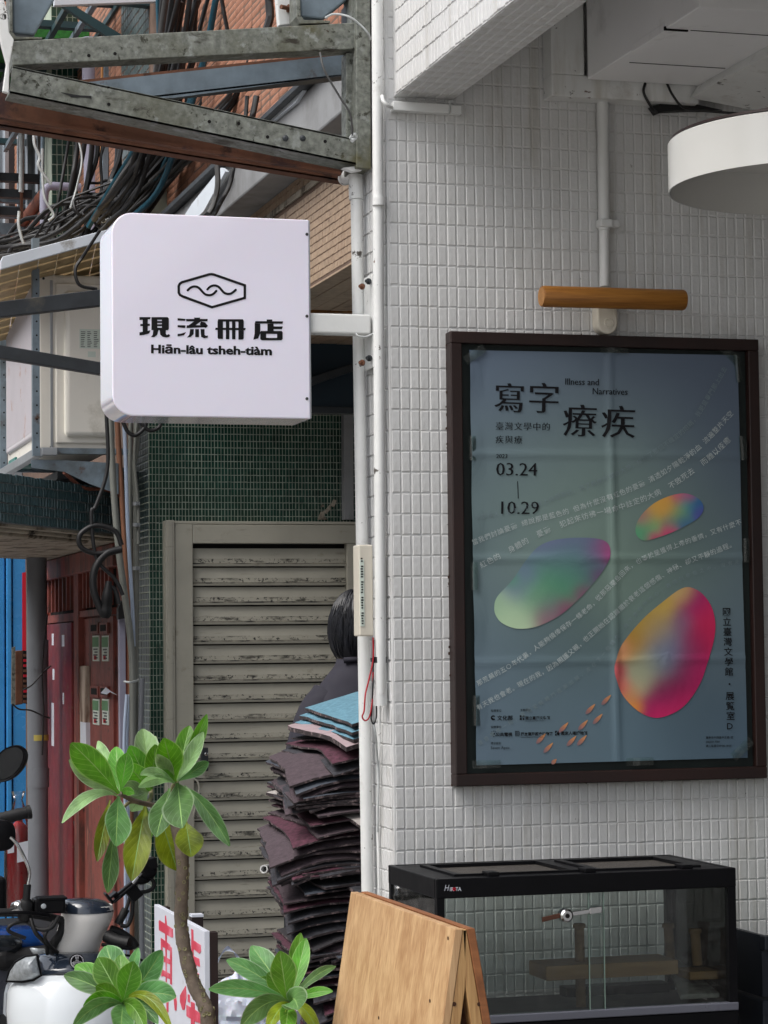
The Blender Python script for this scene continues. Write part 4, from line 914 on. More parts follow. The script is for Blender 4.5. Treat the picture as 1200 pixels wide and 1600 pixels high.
# rusty plate, teal canopy sheet below the overhang
tag(slab(((470,455),(552,457),(552,488),(470,488)), 6.9, .02).make('rusty_plate', M_rusto), 'orange rusty steel plate under the tiled overhang', 'plate')
tc_ = thing('teal_canopy', 'dark teal folded canopy under the tiled overhang', 'canopy', (PY(515,600,7.6).x, 7.6, PY(515,640,7.6).z))
slab(((460,488),(560,488),(560,600),(460,625)), 7.66, .02).make('upper_sheet', M_tealm, tc_)
slab(((460,600),(560,575),(560,636),(460,636)), 7.62, .02).make('lower_sheet', M_tealm, tc_)
slab(((460,598),(560,565),(560,577),(460,612)), 7.56, .03).make('stiffener', M_dsteel, tc_, bevel=.002)
slab(((460,634),(558,636),(558,646),(460,645)), 7.6, .05).make('bottom_rail', M_dsteel, tc_, bevel=.002)

# ------------------------------------------------------------------ facade beyond, on the lane side
far = thing('orange_brick_facade', 'old orange brick facade further down the lane with pipes and windows', 'building', (XS+1, 12, 0))
B().box((XS+.003, 8.96, 0), (4.2, 21, 8)).make('wall_core', M_bgrout, far)
tile_field(far, (XS+.003, 9.6, 2.9), (0,1,0), (0,0,1), (-1,0,0), 44, 100, .13, .027, .0025, .0014, M_otile, pillow=False, jit=.001, name='orange_tile', tilt=.005)
px0, px1 = PY(80,260,10.75).x, PY(127,260,10.75).x
B().box((px0+.002, 10.752, 2.4), (px1+.06, 11.0, 6)).make('green_pier', M_grout, far)
tile_field(far, (px0+.002, 10.752, 2.9), (1,0,0), (0,0,1), (0,-1,0), int((px1-px0)/.0245), 48, .0245, .0455, .0035, .003, M_gtile, pillow=False, jit=.0004, name='green_tile')
tile_field(far, (XS+.003, 8.97, 2.9), (0,1,0), (0,0,1), (-1,0,0), 12, 56, .05, .04, .004, .003, M_gtile2, pillow=False, jit=.0006, name='slate_tile')
# windows of the facade at the far left
for (y0, y1, z0, z1) in ((11.7, 12.5, 3.75, 4.8), (13.0, 13.9, 3.75, 4.8), (14.3, 15.3, 3.75, 4.8)):
    wn = B().box((XS-.03, y0, z0), (XS+.002, y1, z1)).make('window', M_win, far)
    for yy in (y0, y1-.04, (y0+y1)/2-.02): B().box((XS-.05, yy, z0), (XS-.03, yy+.045, z1)).make('frame', M_alu, wn)
    B().box((XS-.052, y0, z0-.04), (XS+.0, y1, z0)).make('sill', M_alu, wn)
# metal shelf frames below the far window
sh = thing('drying_rack', 'weathered metal drying rack fixed under the far left window', 'rack', (XS-.15, 12, 3.4))
for i, v in enumerate((283, 308, 336)):
    z = PY(20, v, 11.6).z
    B().box((PY(-30,v,11.6).x, 11.5, z-.02), (PY(60-i*14,v,11.6).x, 11.55, z+.02)).make('rail', M_dsteel, sh)
    B().box((PY(-30,v,11.6).x, 12.1, z-.01), (PY(40,v,12.1).x, 12.14, z+.05)).make('rail', M_galvb, sh)
for u in (32, -6): slab(((u,200),(u+4,200),(u+4,345),(u,345)), 11.48, .03).make('upright', M_rust, sh)
for k, (v0, dz) in enumerate(((352,0),(322,.0),(372,0))):
    a = PX(100+k*3, v0-60, XS-.06); 
    tag(B().tube([V((XS-.05-.02*k, 10.95, a.z)), V((XS-.05-.02*k, 16, a.z))], .028, 10).make('copper_pipe', M_copper, smooth=60), ['upper brown insulated pipe along the orange facade', 'brown insulated pipe nearest the top of the orange facade', 'lowest brown insulated pipe along the orange facade'][k], 'pipe')
# upright pipes
def vpipe(name, label, u0, v0, u1, v1, Y, r, m, cat='pipe', n=14, group=None):
    return tag(B().tube([PY(u0, v0, Y), PY(u1, v1, Y)], r, n).make(name, m, smooth=60), label, cat, group)
vpipe('downpipe', 'fat lilac grey pipe rising behind the cable tangle', 141,60,147,420,10.3,.038,M_pipelil)
vpipe('conduit', 'thin ochre conduit beside the fat lilac pipe', 160,100,157,350,10.0,.0065,M_pipeo)
tag(slab(((163,90),(172,90),(168,380),(158,380)), 9.9, .02).make('cable_channel', M_galvb, bevel=.002), 'flat pale steel channel right of the ochre conduit', 'channel')
tag(B().tube(cr([PY(126,293,10.5), PY(90,291,10.5), PY(76,292,10.5), PY(70,300,10.5), PY(69,320,10.5), PY(69,350,10.5)]), .019, 10).make('elbow_pipe', M_pipelil, smooth=60), 'pale pipe elbow in front of the green tiled pier', 'pipe')
vpipe('conduit', 'thin white conduit left of the green tiled pier', 34,190,33,300,11.3,.012,M_cabw)
vpipe('conduit', 'slim blue grey conduit beside the green tiled pier', 67,200,65,330,10.9,.010,M_galvb)

# cage balcony with artificial grass, seen from below
cg = thing('cage_balcony', 'steel cage balcony with artificial green grass seen from below', 'balcony', (PY(200,60,9.4).x, 9.8, PY(200,90,9.4).z))
zg = 4.18
gA, gB, gC, gD_ = PZ(60,58,zg), PZ(280,40,zg), PZ(262,0,zg), PZ(90,0,zg)
xg0, xg1 = 1.05, XS-.0
yg0, yg1 = 9.3, 12.6
B().box((xg0+.05, 10.4, zg+.03), (xg1, yg1-.3, zg+.07)).make('grass_mat', M_grass, cg)
for i in range(9):
    B().box((xg0, yg0+i*.4, zg), (xg1, yg0+.05+i*.4, zg+.028)).make('cross_bar', M_teals, cg)
for i in range(7):
    B().box((xg0+i*.1, yg0, zg-.026), (xg0+.022+i*.1, yg1, zg-.001)).make('long_bar', M_galvb if i % 2 else M_teals, cg)
slab(((90,4),(108,4),(190,54),(172,60)), 9.2, .03).make('brace', M_teals, cg)
slab(((225,98),(238,92),(278,112),(262,118)), 9.2, .03).make('brace', M_teals, cg)
slab(((279,-20),(298,-20),(298,112),(279,112)), 8.9, .05).make('post', M_teals, cg)
slab(((150,-20),(280,-20),(280,14),(180,3)), 8.95, .05).make('top_beam', M_teals, cg)
slab(((85,-20),(270,-20),(270,1),(85,8)), 8.8, .03).make('pale_rail', M_tin, cg)
vpipe('conduit', 'short pinkish pipe behind the cage balcony', 181,25,183,110,10.1,.016,M_copper)

# ------------------------------------------------------------------ air conditioner on its bracket
AY = 8.62
ax0, ax1 = PY(59,704,AY).x, PY(178,704,AY).x; azb = PY(59,703,AY).z; azt = PY(60,428,AY).z; ay1 = PX(12,600,ax0).y
ac = thing('air_conditioner', 'cream white outdoor air conditioning unit on a bracket above the canopy', 'air conditioner', ((ax0+ax1)/2, (AY+ay1)/2, azb))
B().box((ax0, AY, azb), (ax1, ay1, azt)).make('casing', M_acw, ac, bevel=.012, seg=3)
def acp(u0, v0, u1, v1, y0, y1, nm, m, bev=.006):
    a, c = PY(u0, v0, AY), PY(u1, v1, AY); return B().box((a.x, y0, c.z), (c.x, y1, a.z)).make(nm, m, ac, bevel=bev, seg=3, smooth=30)
acp(78, 438, 83, 700, AY-.004, AY+.01, 'edge_strip', M_alu, .001)
acp(86, 442, 176, 694, AY-.010, AY+.01, 'side_panel', M_acw)
acp(99, 455, 182, 684, AY-.035, AY+.0, 'raised_cover', M_acw, .022)
lb_ = acp(122, 516, 166, 547, AY-.0362, AY-.034, 'rating_label', M_paper, 0)
b = B()
for k in range(9):
    for j in range(3):
        a = PY(124+j*10, 520+k*2.9, AY); b.box((a.x, AY-.0368, a.z-.0022), (a.x+.018*random.uniform(.5, 1), AY-.0361, a.z))
b.make('label_print', M_black, ac)
acp(135, 551, 147, 560, AY-.0362, AY-.034, 'small_label', M_paper, 0)
ya, yb_ = AY+.06, ay1-.04
B().box((ax0-.012, ya, azb+.05), (ax0+.01, yb_, azt-.03)).make('front_grille', M_acg, ac, bevel=.01, seg=3)
for k in range(44):
    yy = ya+.012+k*(yb_-ya-.03)/44; B().box((ax0-.0135, yy, azb+.07), (ax0-.011, yy+.004, azt-.05)).make('grille_rib', M_acg, ac)
B().box((ax0-.014, AY+.012, azb+.36), (ax0-.0118, AY+.05, azt-.08)).make('red_label', M_redlab, ac)
for p in ((68,435),(80,698)): q = PY(*p, AY); B().lathe((q.x, AY, q.z), (0,-1,0), [(0,.005),(.003,.004)], 10).make('screw', M_dsteel, ac, smooth=30)
bk = thing('bracket_frame', 'galvanised slotted angle frame carrying the air conditioner', 'bracket', (ax0, AY, azb-.12))
def slotted(u0, v0, u1, v1, Y, nm):
    a, c = PY(u0, v0, Y), PY(u1, v1, Y); r = .0125
    o = B().box((a.x-r, Y-.002, c.z), (a.x+r, Y+.001, a.z)).box((a.x-r, Y+.0012, c.z), (a.x-r+.003, Y+.03, a.z)).make(nm, M_galvb, bk)
    n = int((a.z-c.z)/.05); b = B()
    for k in range(n): b.lathe((a.x+.002, Y-.0021, c.z+.03+k*.05), (0,-1,0), [(0,.0035),(.0004,.0034)], 8)
    b.make('slot', M_void, o)
slotted(56, 372, 53, 712, AY-.14, 'upright'); slotted(5, 445, 4, 735, ay1+.02, 'upright')
a_, c_ = PY(47,712,AY-.12), PX(-8,738,ax0-.03)
B().box((ax0-.03, AY-.14, azb-.035), (ax0+.0, ay1+.05, azb-.004)).make('side_rail', M_alu, bk, bevel=.002)
B().box((ax0-.005, AY-.145, azb-.03), (ax0+.05, AY-.11, azb-.003)).make('corner_cap', M_alu, bk, bevel=.002)
slab(((48,718),(100,719),(185,724),(185,772),(140,756),(100,737),(50,731)), AY-.13, .006).make('gusset', M_galvb, bk)
B().box((ax0, AY-.12, azb-.022), (1.50, AY-.08, azb-.002)).make('cross_rail', M_galvb, bk)
B().box((ax0, ay1-.1, azb-.022), (XS-.01, ay1-.06, azb-.002)).make('cross_rail', M_galvb, bk)
# tin awning over it
aw = thing('tin_awning', 'small white edged awning with tan tiled underside above the air conditioner', 'awning', (PY(80,400,8.3).x, 8.6, PY(80,420,8.3).z))
slab(((1,408),(4,401),(240,340),(240,355),(1,421)), 8.3, .02).make('front_lip', M_tin, aw, bevel=.002)
f0, f1 = PY(2,419,8.33), PY(240,354,8.33)
r0, r1 = V((f0.x+.1, 9.5, f0.z-.12)), V((XS, 9.3, f1.z-.15))
for i in range(10):
    t0, t1 = i/10, (i+.93)/10
    A_, B_, C_, D_ = f0.lerp(r0, t0), f1.lerp(r1, t0), f1.lerp(r1, t1), f0.lerp(r0, t1)
    for j in range(8):
        s0_, s1_ = j/8, (j+.95)/8
        B().prism([A_.lerp(B_, s0_), A_.lerp(B_, s1_), D_.lerp(C_, s1_)+V((0,0,.004)), D_.lerp(C_, s0_)+V((0,0,.004))], (0,0,.012)).make('roof_tile', M_tan, aw)
tag(B().tube([PY(2,458,8.9), PY(25,432,8.7), PY(52,400,8.5)], .008, 6).make('awning_strut', M_galvb), 'thin slotted strut slanting up to the small awning', 'strut')

# ------------------------------------------------------------------ canopy clad in small green tiles over the red door
cA, cB = PY(-40,743,8.1), PY(206,772,9.15); zt = 2.125; zbm = zt-.185
cA.z = cB.z = zt
can = thing('tiled_canopy', 'concrete canopy faced with small dark blue green tiles over the red door', 'canopy', (1.4, 8.8, zbm))
dv_ = V((cB.x-cA.x, cB.y-cA.y, 0)); ln = dv_.length; dv_.normalize(); nn = V((dv_.y, -dv_.x, 0))
cb0, cb1 = V((cB.x+.02, cB.y+.01, 0)), V((XS, 11.2, 0))
B().prism([V((p.x, p.y, zbm+.01)) for p in (cA-nn*.004, cB-nn*.004, V((XS,9.2,0)), V((XS,11.4,0)), V((cA.x,10.6,0)))], (0,0,.165)).make('slab', M_conc, can)
B().prism([V((p.x, p.y, zbm)) for p in (cA-nn*.006, cB-nn*.006, V((XS,9.22,0)), V((XS,11.38,0)), V((cA.x+.01,10.58,0)))], (0,0,.0095)).make('peeling_soffit', M_plaster, can)
tile_field(can, V((cA.x, cA.y, zbm+.012))-nn*.004, dv_, (0,0,1), nn, int(ln/.0232), 5, .0232, .0345, .0028, .004, mat('dark_teal_glazed_tile', S(66,92,98), .3, var=.4, vs=30, coat=.2), pillow=False, parts=290, rank=lambda c: c.y, jit=.0008, tilt=.05)
for (o_, h_) in ((.05,.02),(.17,.024)):
    a = cA-nn*(.006+o_); b_ = cB-nn*(.006+o_); B().tube([V((a.x, a.y, zbm-.002)), V((b_.x-.02, b_.y+.0, zbm-.002))], h_*.6, 8).make('plaster_ridge', M_plaster, can, smooth=60)
tag(B().box((ax0+.1, AY+.2, zt+.02), (XS-.01, ay1+.6, azb-.06)).make('recess_shade_slab', M_dsteel), 'dark slab standing in for the shaded recess between the canopy and the air conditioner', 'box')  # dark slab put in for the shade of the recess above the canopy
tag(slab(((24,714),(60,717),(56,728),(22,726)), 9.2, .2).make('teal_tray', mat('teal_plastic', S(20,110,100), .4)), 'small teal tray under the air conditioner', 'tray')
cable('copper_line', 'rusty copper line curving above the canopy', [PY(100,738,8.7), PY(130,762,8.8), PY(165,765,8.9), PY(190,776,9.0)], .007, M_copper)

# ------------------------------------------------------------------ red timber door on the lane side
rd = thing('red_door', 'old red timber double door with barred vents under the canopy', 'door', (XS-.03, 10, 0))
zd1 = PX(200,849,XS).z
def wb(u0, u1, v0, v1, t, nm, m, par=rd, um=None, x=XS, **k):
    """panel on the lane-side wall: u0 far edge, u1 near edge, heights read at um"""
    um = um or (u0+u1)/2
    y0, y1 = PX(u1, 1000, x).y, PX(u0, 1000, x).y; z1, z0 = PX(um, v0, x).z, (PX(um, v1, x).z if v1 < 1590 else 0)
    return B().box((x-t, y0, z0), (x+.004, y1, z1)).make(nm, m, par, **k)
wb(82, 204, 860, 1700, .02, 'door_leaf_back', M_redb, um=160)
yL, yR = PX(82,1000,XS).y, PX(204,1000,XS).y
B().box((XS-.07, yR, zd1-.09), (XS-.02, yL, zd1)).make('head_rail', M_redb, rd, bevel=.004)
B().box((XS-.06, yL-.04, 0), (XS-.02, yL+.03, zd1)).make('door_post', M_redb, rd, bevel=.004)
for (u0, u1) in ((87,135),(143,190)):
    tv = wb(u0, u1, 893, 960, .024, 'vent', M_void)
    y0, y1 = PX(u1,1000,XS).y, PX(u0,1000,XS).y
    for k in range(8):
        yy = y0+(k+.5)*(y1-y0)/8; B().box((XS-.045, yy-.012, PX(100,956,XS).z), (XS-.026, yy+.012, PX(100,889,XS).z)).make('bar', M_redb, tv)
wb(85, 135, 960, 972, .05, 'mid_rail', M_redb); wb(140, 192, 952, 962, .05, 'mid_rail', M_redb)
wb(134.5, 142, 888, 1700, .055, 'mullion', M_redb)
wb(86, 127, 974, 1700, .045, 'red_panel', M_red, bevel=.004)
wb(128, 133.5, 970, 1700, .035, 'worn_stile', M_redb)
wb(142.5, 189, 965, 1700, .032, 'worn_leaf', M_redb)
wb(141.5, 151.5, 1040, 1165, .05, 'bare_plank', M_rawood, bevel=.006)
wb(143, 152, 1128, 1172, .0505, 'pale_plank', M_signw)
for vv, lab in ((976, 0), (1075, 1)):
    for u0 in (156.5, 171.5):
        wb(u0, u0+12.5, vv-3, vv+14, .044, 'slot_frame', M_redb)
        wb(u0+1.8, u0+10.5, vv, vv+10, .0455, 'letter_slot', M_void)
        q = wb(u0+1, u0+11, vv+17, vv+57, .036, 'sticker', M_paper)
        a, c = PX(u0+11, vv+17, XS), PX(u0+1, vv+57, XS); zt_, zb_ = PX(u0+6, vv+18, XS).z, PX(u0+6, vv+56, XS).z
        B().box((XS-.0368, a.y+.005, zt_-.045), (XS-.036, c.y-.005, zt_-.004)).make('sticker_band', M_stg, q)
        for k in range(4): B().box((XS-.0368, a.y+.03, zt_-.058-k*.012), (XS-.036, c.y-.03-.03*(k % 2), zt_-.052-k*.012)).make('sticker_print', M_dsteel, q)
        B().box((XS-.0368, a.y+.06, zb_+.004), (XS-.036, c.y-.04, zb_+.02)).make('sticker_print', M_redlab, q)
tag(B().prism([PX(157,1083,XS-.06), PX(165,1074,XS-.06), PX(172,1080,XS-.06), PX(182,1086,XS-.06), PX(171,1081,XS-.06), PX(166,1085,XS-.06)], (.004,0,0)).make('folded_flyer', M_bag), 'folded white flyer stuck in the lower letter slot', 'flyer')
b = B()
for (u0, u1, v0, v1) in ((96,99,990,1008),(112,116,992,1010),(97,100,1045,1062),(95,99,1098,1165),(113,115,1082,1100)):
    o = wb(u0, u1, v0, v1, .0458, 'paint_scar', M_signw)
tag(B().tube([PX(112,1264,XS-.03), PX(120,1305,XS-.04), PX(127,1265,XS-.03)], .004, 6).make('wire_hook', M_cab), 'bent black wire hanging in front of the red door', 'wire')
# dark tiled jamb and drain pipe beyond the door
jb = thing('tiled_jamb', 'narrow dark tiled pier between the red door and the drainpipe', 'pier', (XS, 11.8, 0))
yj0, yj1 = PX(81,1000,XS).y, PX(66,1000,XS).y
B().box((XS-.05, yj0+.01, 0), (XS+.003, yj1, 2.2)).make('pier_core', M_groutd, jb)
tile_field(jb, (XS-.05, yj0+.012, .1), (0,1,0), (0,0,1), (-1,0,0), max(1, int((yj1-yj0)/.2)), 40, .2, .05, .008, .006, M_gtile2, pillow=False, name='tile', jit=.002)
tile_field(jb, (XS-.05, yj0+.01, .1), (1,0,0), (0,0,1), (0,-1,0), 1, 40, .05, .05, .008, .006, M_gtile2, pillow=False, name='tile', jit=.001)
dp = thing('drainpipe', 'dark grey plastic drainpipe left of the red door', 'pipe', (PY(60,1400,11.0).x, 11.0, 0))
p0, p1 = PY(57,860,11.0), PY(62,1700,11.0); rr_ = 15.5*11.3/FPX
B().tube([p0, p1], rr_, 24).make('tube', M_pipegrey, dp, smooth=60)
for v0, v1 in ((1000,1046),(1200,1230)): B().tube([PY(58+(v0-900)*.006,v0,11.0), PY(58+(v1-900)*.006,v1,11.0)], rr_*1.07, 24).make('collar', M_pipegrey, dp, smooth=60)
B().tube([PY(59.6,1148,11.0), PY(59.6,1157,11.0)], rr_*1.03, 24).make('yellow_band', mat('yellow_tape', S(196,180,90), .6), dp, smooth=60)
# blue steel door further back
bl = thing('blue_steel_door', 'glossy blue painted steel door behind the drainpipe', 'door', (PY(20,1400,12.6).x, 12.6, 0))
for (u0, u1) in ((-80,-32),(-30,7.5),(9.5,18),(20,66)):
    a, c = PY(u0,850,12.6), PY(u1,1000,12.6); B().box((a.x, 12.6-(.012 if u0 == 9.5 else 0), 0), (c.x, 12.66, 2.35)).make('panel', M_blue, bl, bevel=.006)
slab(((35,895),(43,893),(43,1016),(35,1017)), 12.58, .012).make('red_strip', M_redlab, bl)
B().box((PY(-90,800,12.7).x, 12.7, 0), (XS, 12.9, 2.9)).make('surround', M_conc, bl)
gb = thing('grille_box', 'brown rusty box with a perforated side strapped behind the drainpipe', 'box', (PY(32,1100,11.5).x, 11.5, PY(32,1100,11.5).z))
slab(((19,1012),(24,1010),(24,1102),(18,1100)), 11.2, .02).make('bent_plate', M_galv, gb)
slab(((24,1017),(36,1016),(36,1100),(24,1102)), 11.3, .1).make('case', M_rust, gb, bevel=.004)
slab(((36,1016),(46,1018),(46,1100),(36,1099)), 11.29, .05).make('grille', M_void, gb)
for k in range(10): slab(((37,1022+k*8),(45,1022+k*8),(45,1026+k*8),(37,1026+k*8)), 11.27, .01).make('grille_bar', M_redlab if k in (1,2,4,7) else M_rust, gb)
for pts in ([(19,1100),(30,1108),(48,1110),(66,1118),(78,1122)], [(36,1078),(50,1070),(68,1050),(80,1040)], [(66,1180),(68,1110),(66,1040),(74,960)]):
    cable('strap_wire', ['dark wire looping under the rusty grille box', 'thin wire rising from the grille box across the drainpipe', 'thin cable running up the right side of the drainpipe'][[19,36,66].index(pts[0][0])], [PY(x, y, 10.85) for x, y in pts], .004, M_cab)
# bagged fire extinguisher
fe = thing('fire_extinguisher', 'red fire extinguisher wrapped in clear plastic against the blue door', 'fire extinguisher', (PY(30,1400,11.9).x, 11.9, PY(30,1425,11.9).z))
q0, q1 = PY(31,1425,11.9), PY(29,1262,11.9)
B().lathe(q0, q1-q0, [(0,.05),(.01,.062),(.36,.062),(.41,.05),(.44,.02),(.47,.018)], 24).make('cylinder', M_redpl, fe, smooth=40)
slab(((12,1302),(22,1300),(22,1332),(12,1334)), 11.82, .005).make('label', M_signw, fe)
slab(((27,1318),(44,1314),(44,1344),(27,1348)), 11.82, .005).make('label', M_signw, fe)
B().lathe(q0-V((0,0,.01)), q1-q0, [(0,.07),(.1,.078),(.3,.074),(.42,.066),(.5,.04),(.56,.02),(.6,.035)], 18, cap=False).make('plastic_wrap', glass('clear_plastic', (.95,.95,.95), .12, .03), fe, smooth=60)

# ================================================================== STEEL BRACKET across the top left
from mathutils import noise as mnoise
tb = thing('steel_bracket', 'weathered galvanised steel triangular bracket projecting from the white pillar', 'bracket', (PY(566,250,4.74).x, 4.74, PY(566,250,4.74).z))
slab(((17,64),(557,35),(557,76),(20,102)), 4.70, .055).make('top_bar', M_galv, tb, bevel=.002)
slab(((20,103),(556,217),(556,257),(15,145)), 4.69, .004).make('brace_web', M_galv, tb)
b = B(); A_, C_ = PY(15,145,4.69), PY(556,257,4.69); b.prism([A_, C_, C_+V((0,.07,0)), A_+V((0,.07,0))], (0,0,.004)).make('brace_flange', M_galv, tb)
b = B(); A_, C_ = PY(20,103,4.69), PY(556,217,4.69); b.prism([A_-V((0,0,.004)), C_-V((0,0,.004)), C_+V((0,.07,-.004)), A_+V((0,.07,-.004))], (0,0,.003)).make('brace_flange', M_galv, tb)
slab(((556,-40),(578.5,-40),(580,264),(557,262)), 4.685, .10).make('post', M_galv, tb, bevel=.002)
slab(((541,82),(556,82),(557,221),(541,217)), 4.72, .04).make('inner_post', M_galv, tb, bevel=.002)
slab(((541,8),(556,8),(556,36),(541,36)), 4.76, .04).make('top_plate', M_dsteel, tb)
slab(((1,-20),(12,20),(14,50),(22,62),(15,100),(14,146),(4,143),(10,100),(2,70),(-4,30)), 4.66, .012).make('end_plate', M_paint_w, tb, bevel=.002)
for u, v in ((140,85),(181,82),(170,163),(327,190),(373,193),(418,214),(508,221)):
    p = PY(u, v, 4.69); B().lathe((p.x, 4.6895 if v > 100 else 4.6995, p.z), (0,-1,0), [(0,.0036),(.0006,.0034)], 10).make('hole', M_void, tb)
for u, v in ((446,216),(473,216)):
    p = PY(u, v, 4.69); B().lathe((p.x, 4.69, p.z), (0,-1,0), [(0,.0065),(.002,.006),(.004,.003)], 12).make('rivet', M_dsteel, tb, smooth=30)
b = slab(((95,144),(112,147),(126,149),(143,150),(143,154),(139,153),(126,152),(112,152),(108,149)), 4.6885, .001).make('chipped_patch', M_rubber, tb)
# channels resting on the bracket and running out of the picture
def chan(name, label, poly, y, L, m):
    return tag(B().prism([PY(u, v, y) for u, v in poly], (0,-L,0)).make(name, m, bevel=.004), label, 'beam')
# two box channels lie across the bracket
for poly, lab in ((((19,-30),(20,52),(54,55),(86,-2),(95,-30)), 'grey steel channel resting on the outer end of the bracket'), (((468,-30),(470,26),(505,30),(548,-5),(560,-30)), 'grey steel channel resting on the bracket next to the pillar')):
    tag(slab(poly, 4.74, .05).make('steel_channel', M_galvb, bevel=.004), lab, 'beam')
for (pts, lab) in ((((15,-30),(19,-30),(20,50),(25,57),(66,58),(66,61),(18,62),(15,52)), 'thin bent steel clip holding the outer channel'), (((463,-30),(468,-30),(470,24),(475,31),(516,32),(516,36),(468,37),(463,26)), 'thin bent steel clip holding the channel next to the pillar')):
    tag(slab(pts, 4.70, .06).make('clip', M_galv, bevel=.001), lab, 'clip')
tag(slab(((430,-30),(462,-30),(466,36),(436,40)), 4.78, .02).make('white_plate', M_paint_w, bevel=.002), 'white painted plate bolted behind the top bar', 'plate')
q = PY(446,12,4.77)
tag(B().lathe(q, (-1,-.5,.0), [(-.02,.009),(-.008,.009),(-.008,.005),(.012,.005)], 8).make('hex_bolt', M_rust, smooth=30), 'rusty hexagon bolt on the white painted plate', 'bolt')
q = PY(3,30,4.68)
tag(B().lathe(q, (0,-1,0), [(0,.012),(.008,.012),(.01,.007),(.02,.007)], 8).make('hex_bolt', M_dsteel, smooth=30), 'dark bolt through the end plate of the bracket', 'bolt')
# rear bar and rusty rail behind
rb = thing('rear_bar', 'blue grey steel bar with a rusty top edge behind the bracket', 'bar', (PY(350,120,5.0).x, 5.0, PY(350,150,5.0).z))
slab(((120,130),(542,85),(542,116),(270,153),(120,160)), 5.0, .003).make('web', M_galvb, rb)
A_, C_ = PY(120,130,5.0), PY(542,85,5.0); B().prism([A_, C_, C_+V((0,.06,0)), A_+V((0,.06,0))], (0,0,.006)).make('rusty_edge', M_rust, rb)
A_, C_ = PY(120,166,5.0), PY(542,118,5.0); B().prism([A_, C_, C_+V((0,.05,0)), A_+V((0,.05,0))], (0,0,.004)).make('lower_flange', M_dsteel, rb)
rr2 = thing('rusty_rail', 'rusty brown steel rail running under the bracket brace', 'rail', (PY(280,230,4.84).x, 4.84, PY(280,240,4.84).z))
slab(((-12,140),(18,148),(553,262),(553,272),(-12,176)), 4.83, .004).make('web', M_rust, rr2)
slab(((-12,176),(553,272),(553,276),(-12,181)), 4.815, .02).make('lip', M_rust, rr2)
slab(((-12,183),(545,277),(545,284),(-12,194)), 4.86, .006).make('lower_web', M_rust, rr2)
A_, C_ = PY(-12,194,4.86), PY(545,284,4.86); B().prism([A_, C_, C_+V((0,.04,0)), A_+V((0,.04,0))], (0,0,.003)).make('bottom_flange', M_rust, rr2)
tag(slab(((535,262),(552,268),(584,262),(560,258)), 4.70, .02).make('weld_plate', M_paint_w, bevel=.002), 'white smeared weld plate under the bracket post', 'plate')
cable('cable', 'thin grey cable hanging from the top bar to the brace', [PY(500,82,4.66), PY(507,110,4.65), PY(530,150,4.65), PY(547,178,4.65), PY(551,212,4.66)], .0022, M_cabg)
cable('cable', 'thin pale cable arching from the top bar over to the corner pipe', [PY(508,28,4.64), PY(522,22,4.63), PY(545,26,4.62), PY(562,38,4.62), PY(575,52,4.62), PY(579,62,4.64)], .0022, M_cabw)
tag(B().tube(cr([PY(548,216,4.67), PY(553,210,4.66), PY(556,214,4.67), PY(550,220,4.66)]), .004, 8).make('cable_knot', M_cabw, smooth=60), 'white knotted cable end at the foot of the bracket post', 'knot')
# two dark bars from the buff facade
YB = 6.54
for pts, lab in ((((-40,476),(475,413),(475,436),(152,478),(-40,500)), 'upper dark steel bar passing behind the hanging sign'), (((-40,532),(475,620),(475,640),(152,584),(-40,553)), 'lower dark steel bar passing behind the hanging sign')):
    tag(slab(pts, YB, .035).make('steel_bar', M_dsteel, bevel=.002), lab, 'bar', 'dark bars behind the sign')
tag(B().box((PY(466,430,YB).x, YB-.005, PY(470,646,YB).z), (PY(479,430,YB).x, YB+.05, PY(470,408,YB).z)).make('bar_plate', M_dsteel, bevel=.003), 'dark wall plate carrying the two steel bars', 'plate')

# ================================================================== CABLES
rc_ = random.Random(11)
def rcab(pts, r, m, name, lab, grp, jit=.012):
    P = [p+V((rc_.gauss(0,jit), rc_.gauss(0,jit), rc_.gauss(0,jit))) for p in pts]
    o = B().tube(cr(P, 5), r, 6).make(name, m, smooth=60); return tag(o, lab, 'cable', grp)
# bundle fanning up to the top of the picture
for i in range(34):
    f = i/33; k = rc_.random()
    u0 = 172+f*60+rc_.gauss(0,6); u1 = 262+f*118+rc_.gauss(0,7); y = 8.0+rc_.uniform(-.25,.5)
    pts = [PY(u0-20, 345+rc_.uniform(-10,14), y+.6), PY(u0+12+f*14, 300, y+.4), PY(u0+(u1-u0)*.48+rc_.gauss(0,5)+8, 215, y+.15), PY(u0+(u1-u0)*.72, 110, y), PY(u1, -12, y-.15)]
    mm = rc_.choice([M_cab]*13+[M_cabg]*3+[M_cabt]); cn = {M_cab:'black', M_cabg:'grey', M_cabt:'teal'}[mm]
    rcab(pts, rc_.choice([.006,.007,.009,.011,.014]), mm, 'cable', cn+' cable in the thick bundle fanning up the orange facade', 'cables fanning up the orange facade', .016)
for i in range(12):
    f = i/11; y = 8.3+rc_.uniform(-.2,.3)
    pts = [PY(160+f*10, 375-f*10, y+.3), PY(205+f*14, 320, y+.2), PY(262+f*16, 268-f*8, y), PY(330+f*16, 190-f*6, y-.6), PY(372+f*16, 120-f*4, y-.8), PY(400+f*20, -10, y-.9)]
    rcab(pts, rc_.choice([.005,.007,.009]), rc_.choice([M_cab, M_cab, M_cabg]), 'cable', 'slack cable sagging below the thick bundle', 'slack cables below the bundle', .02)
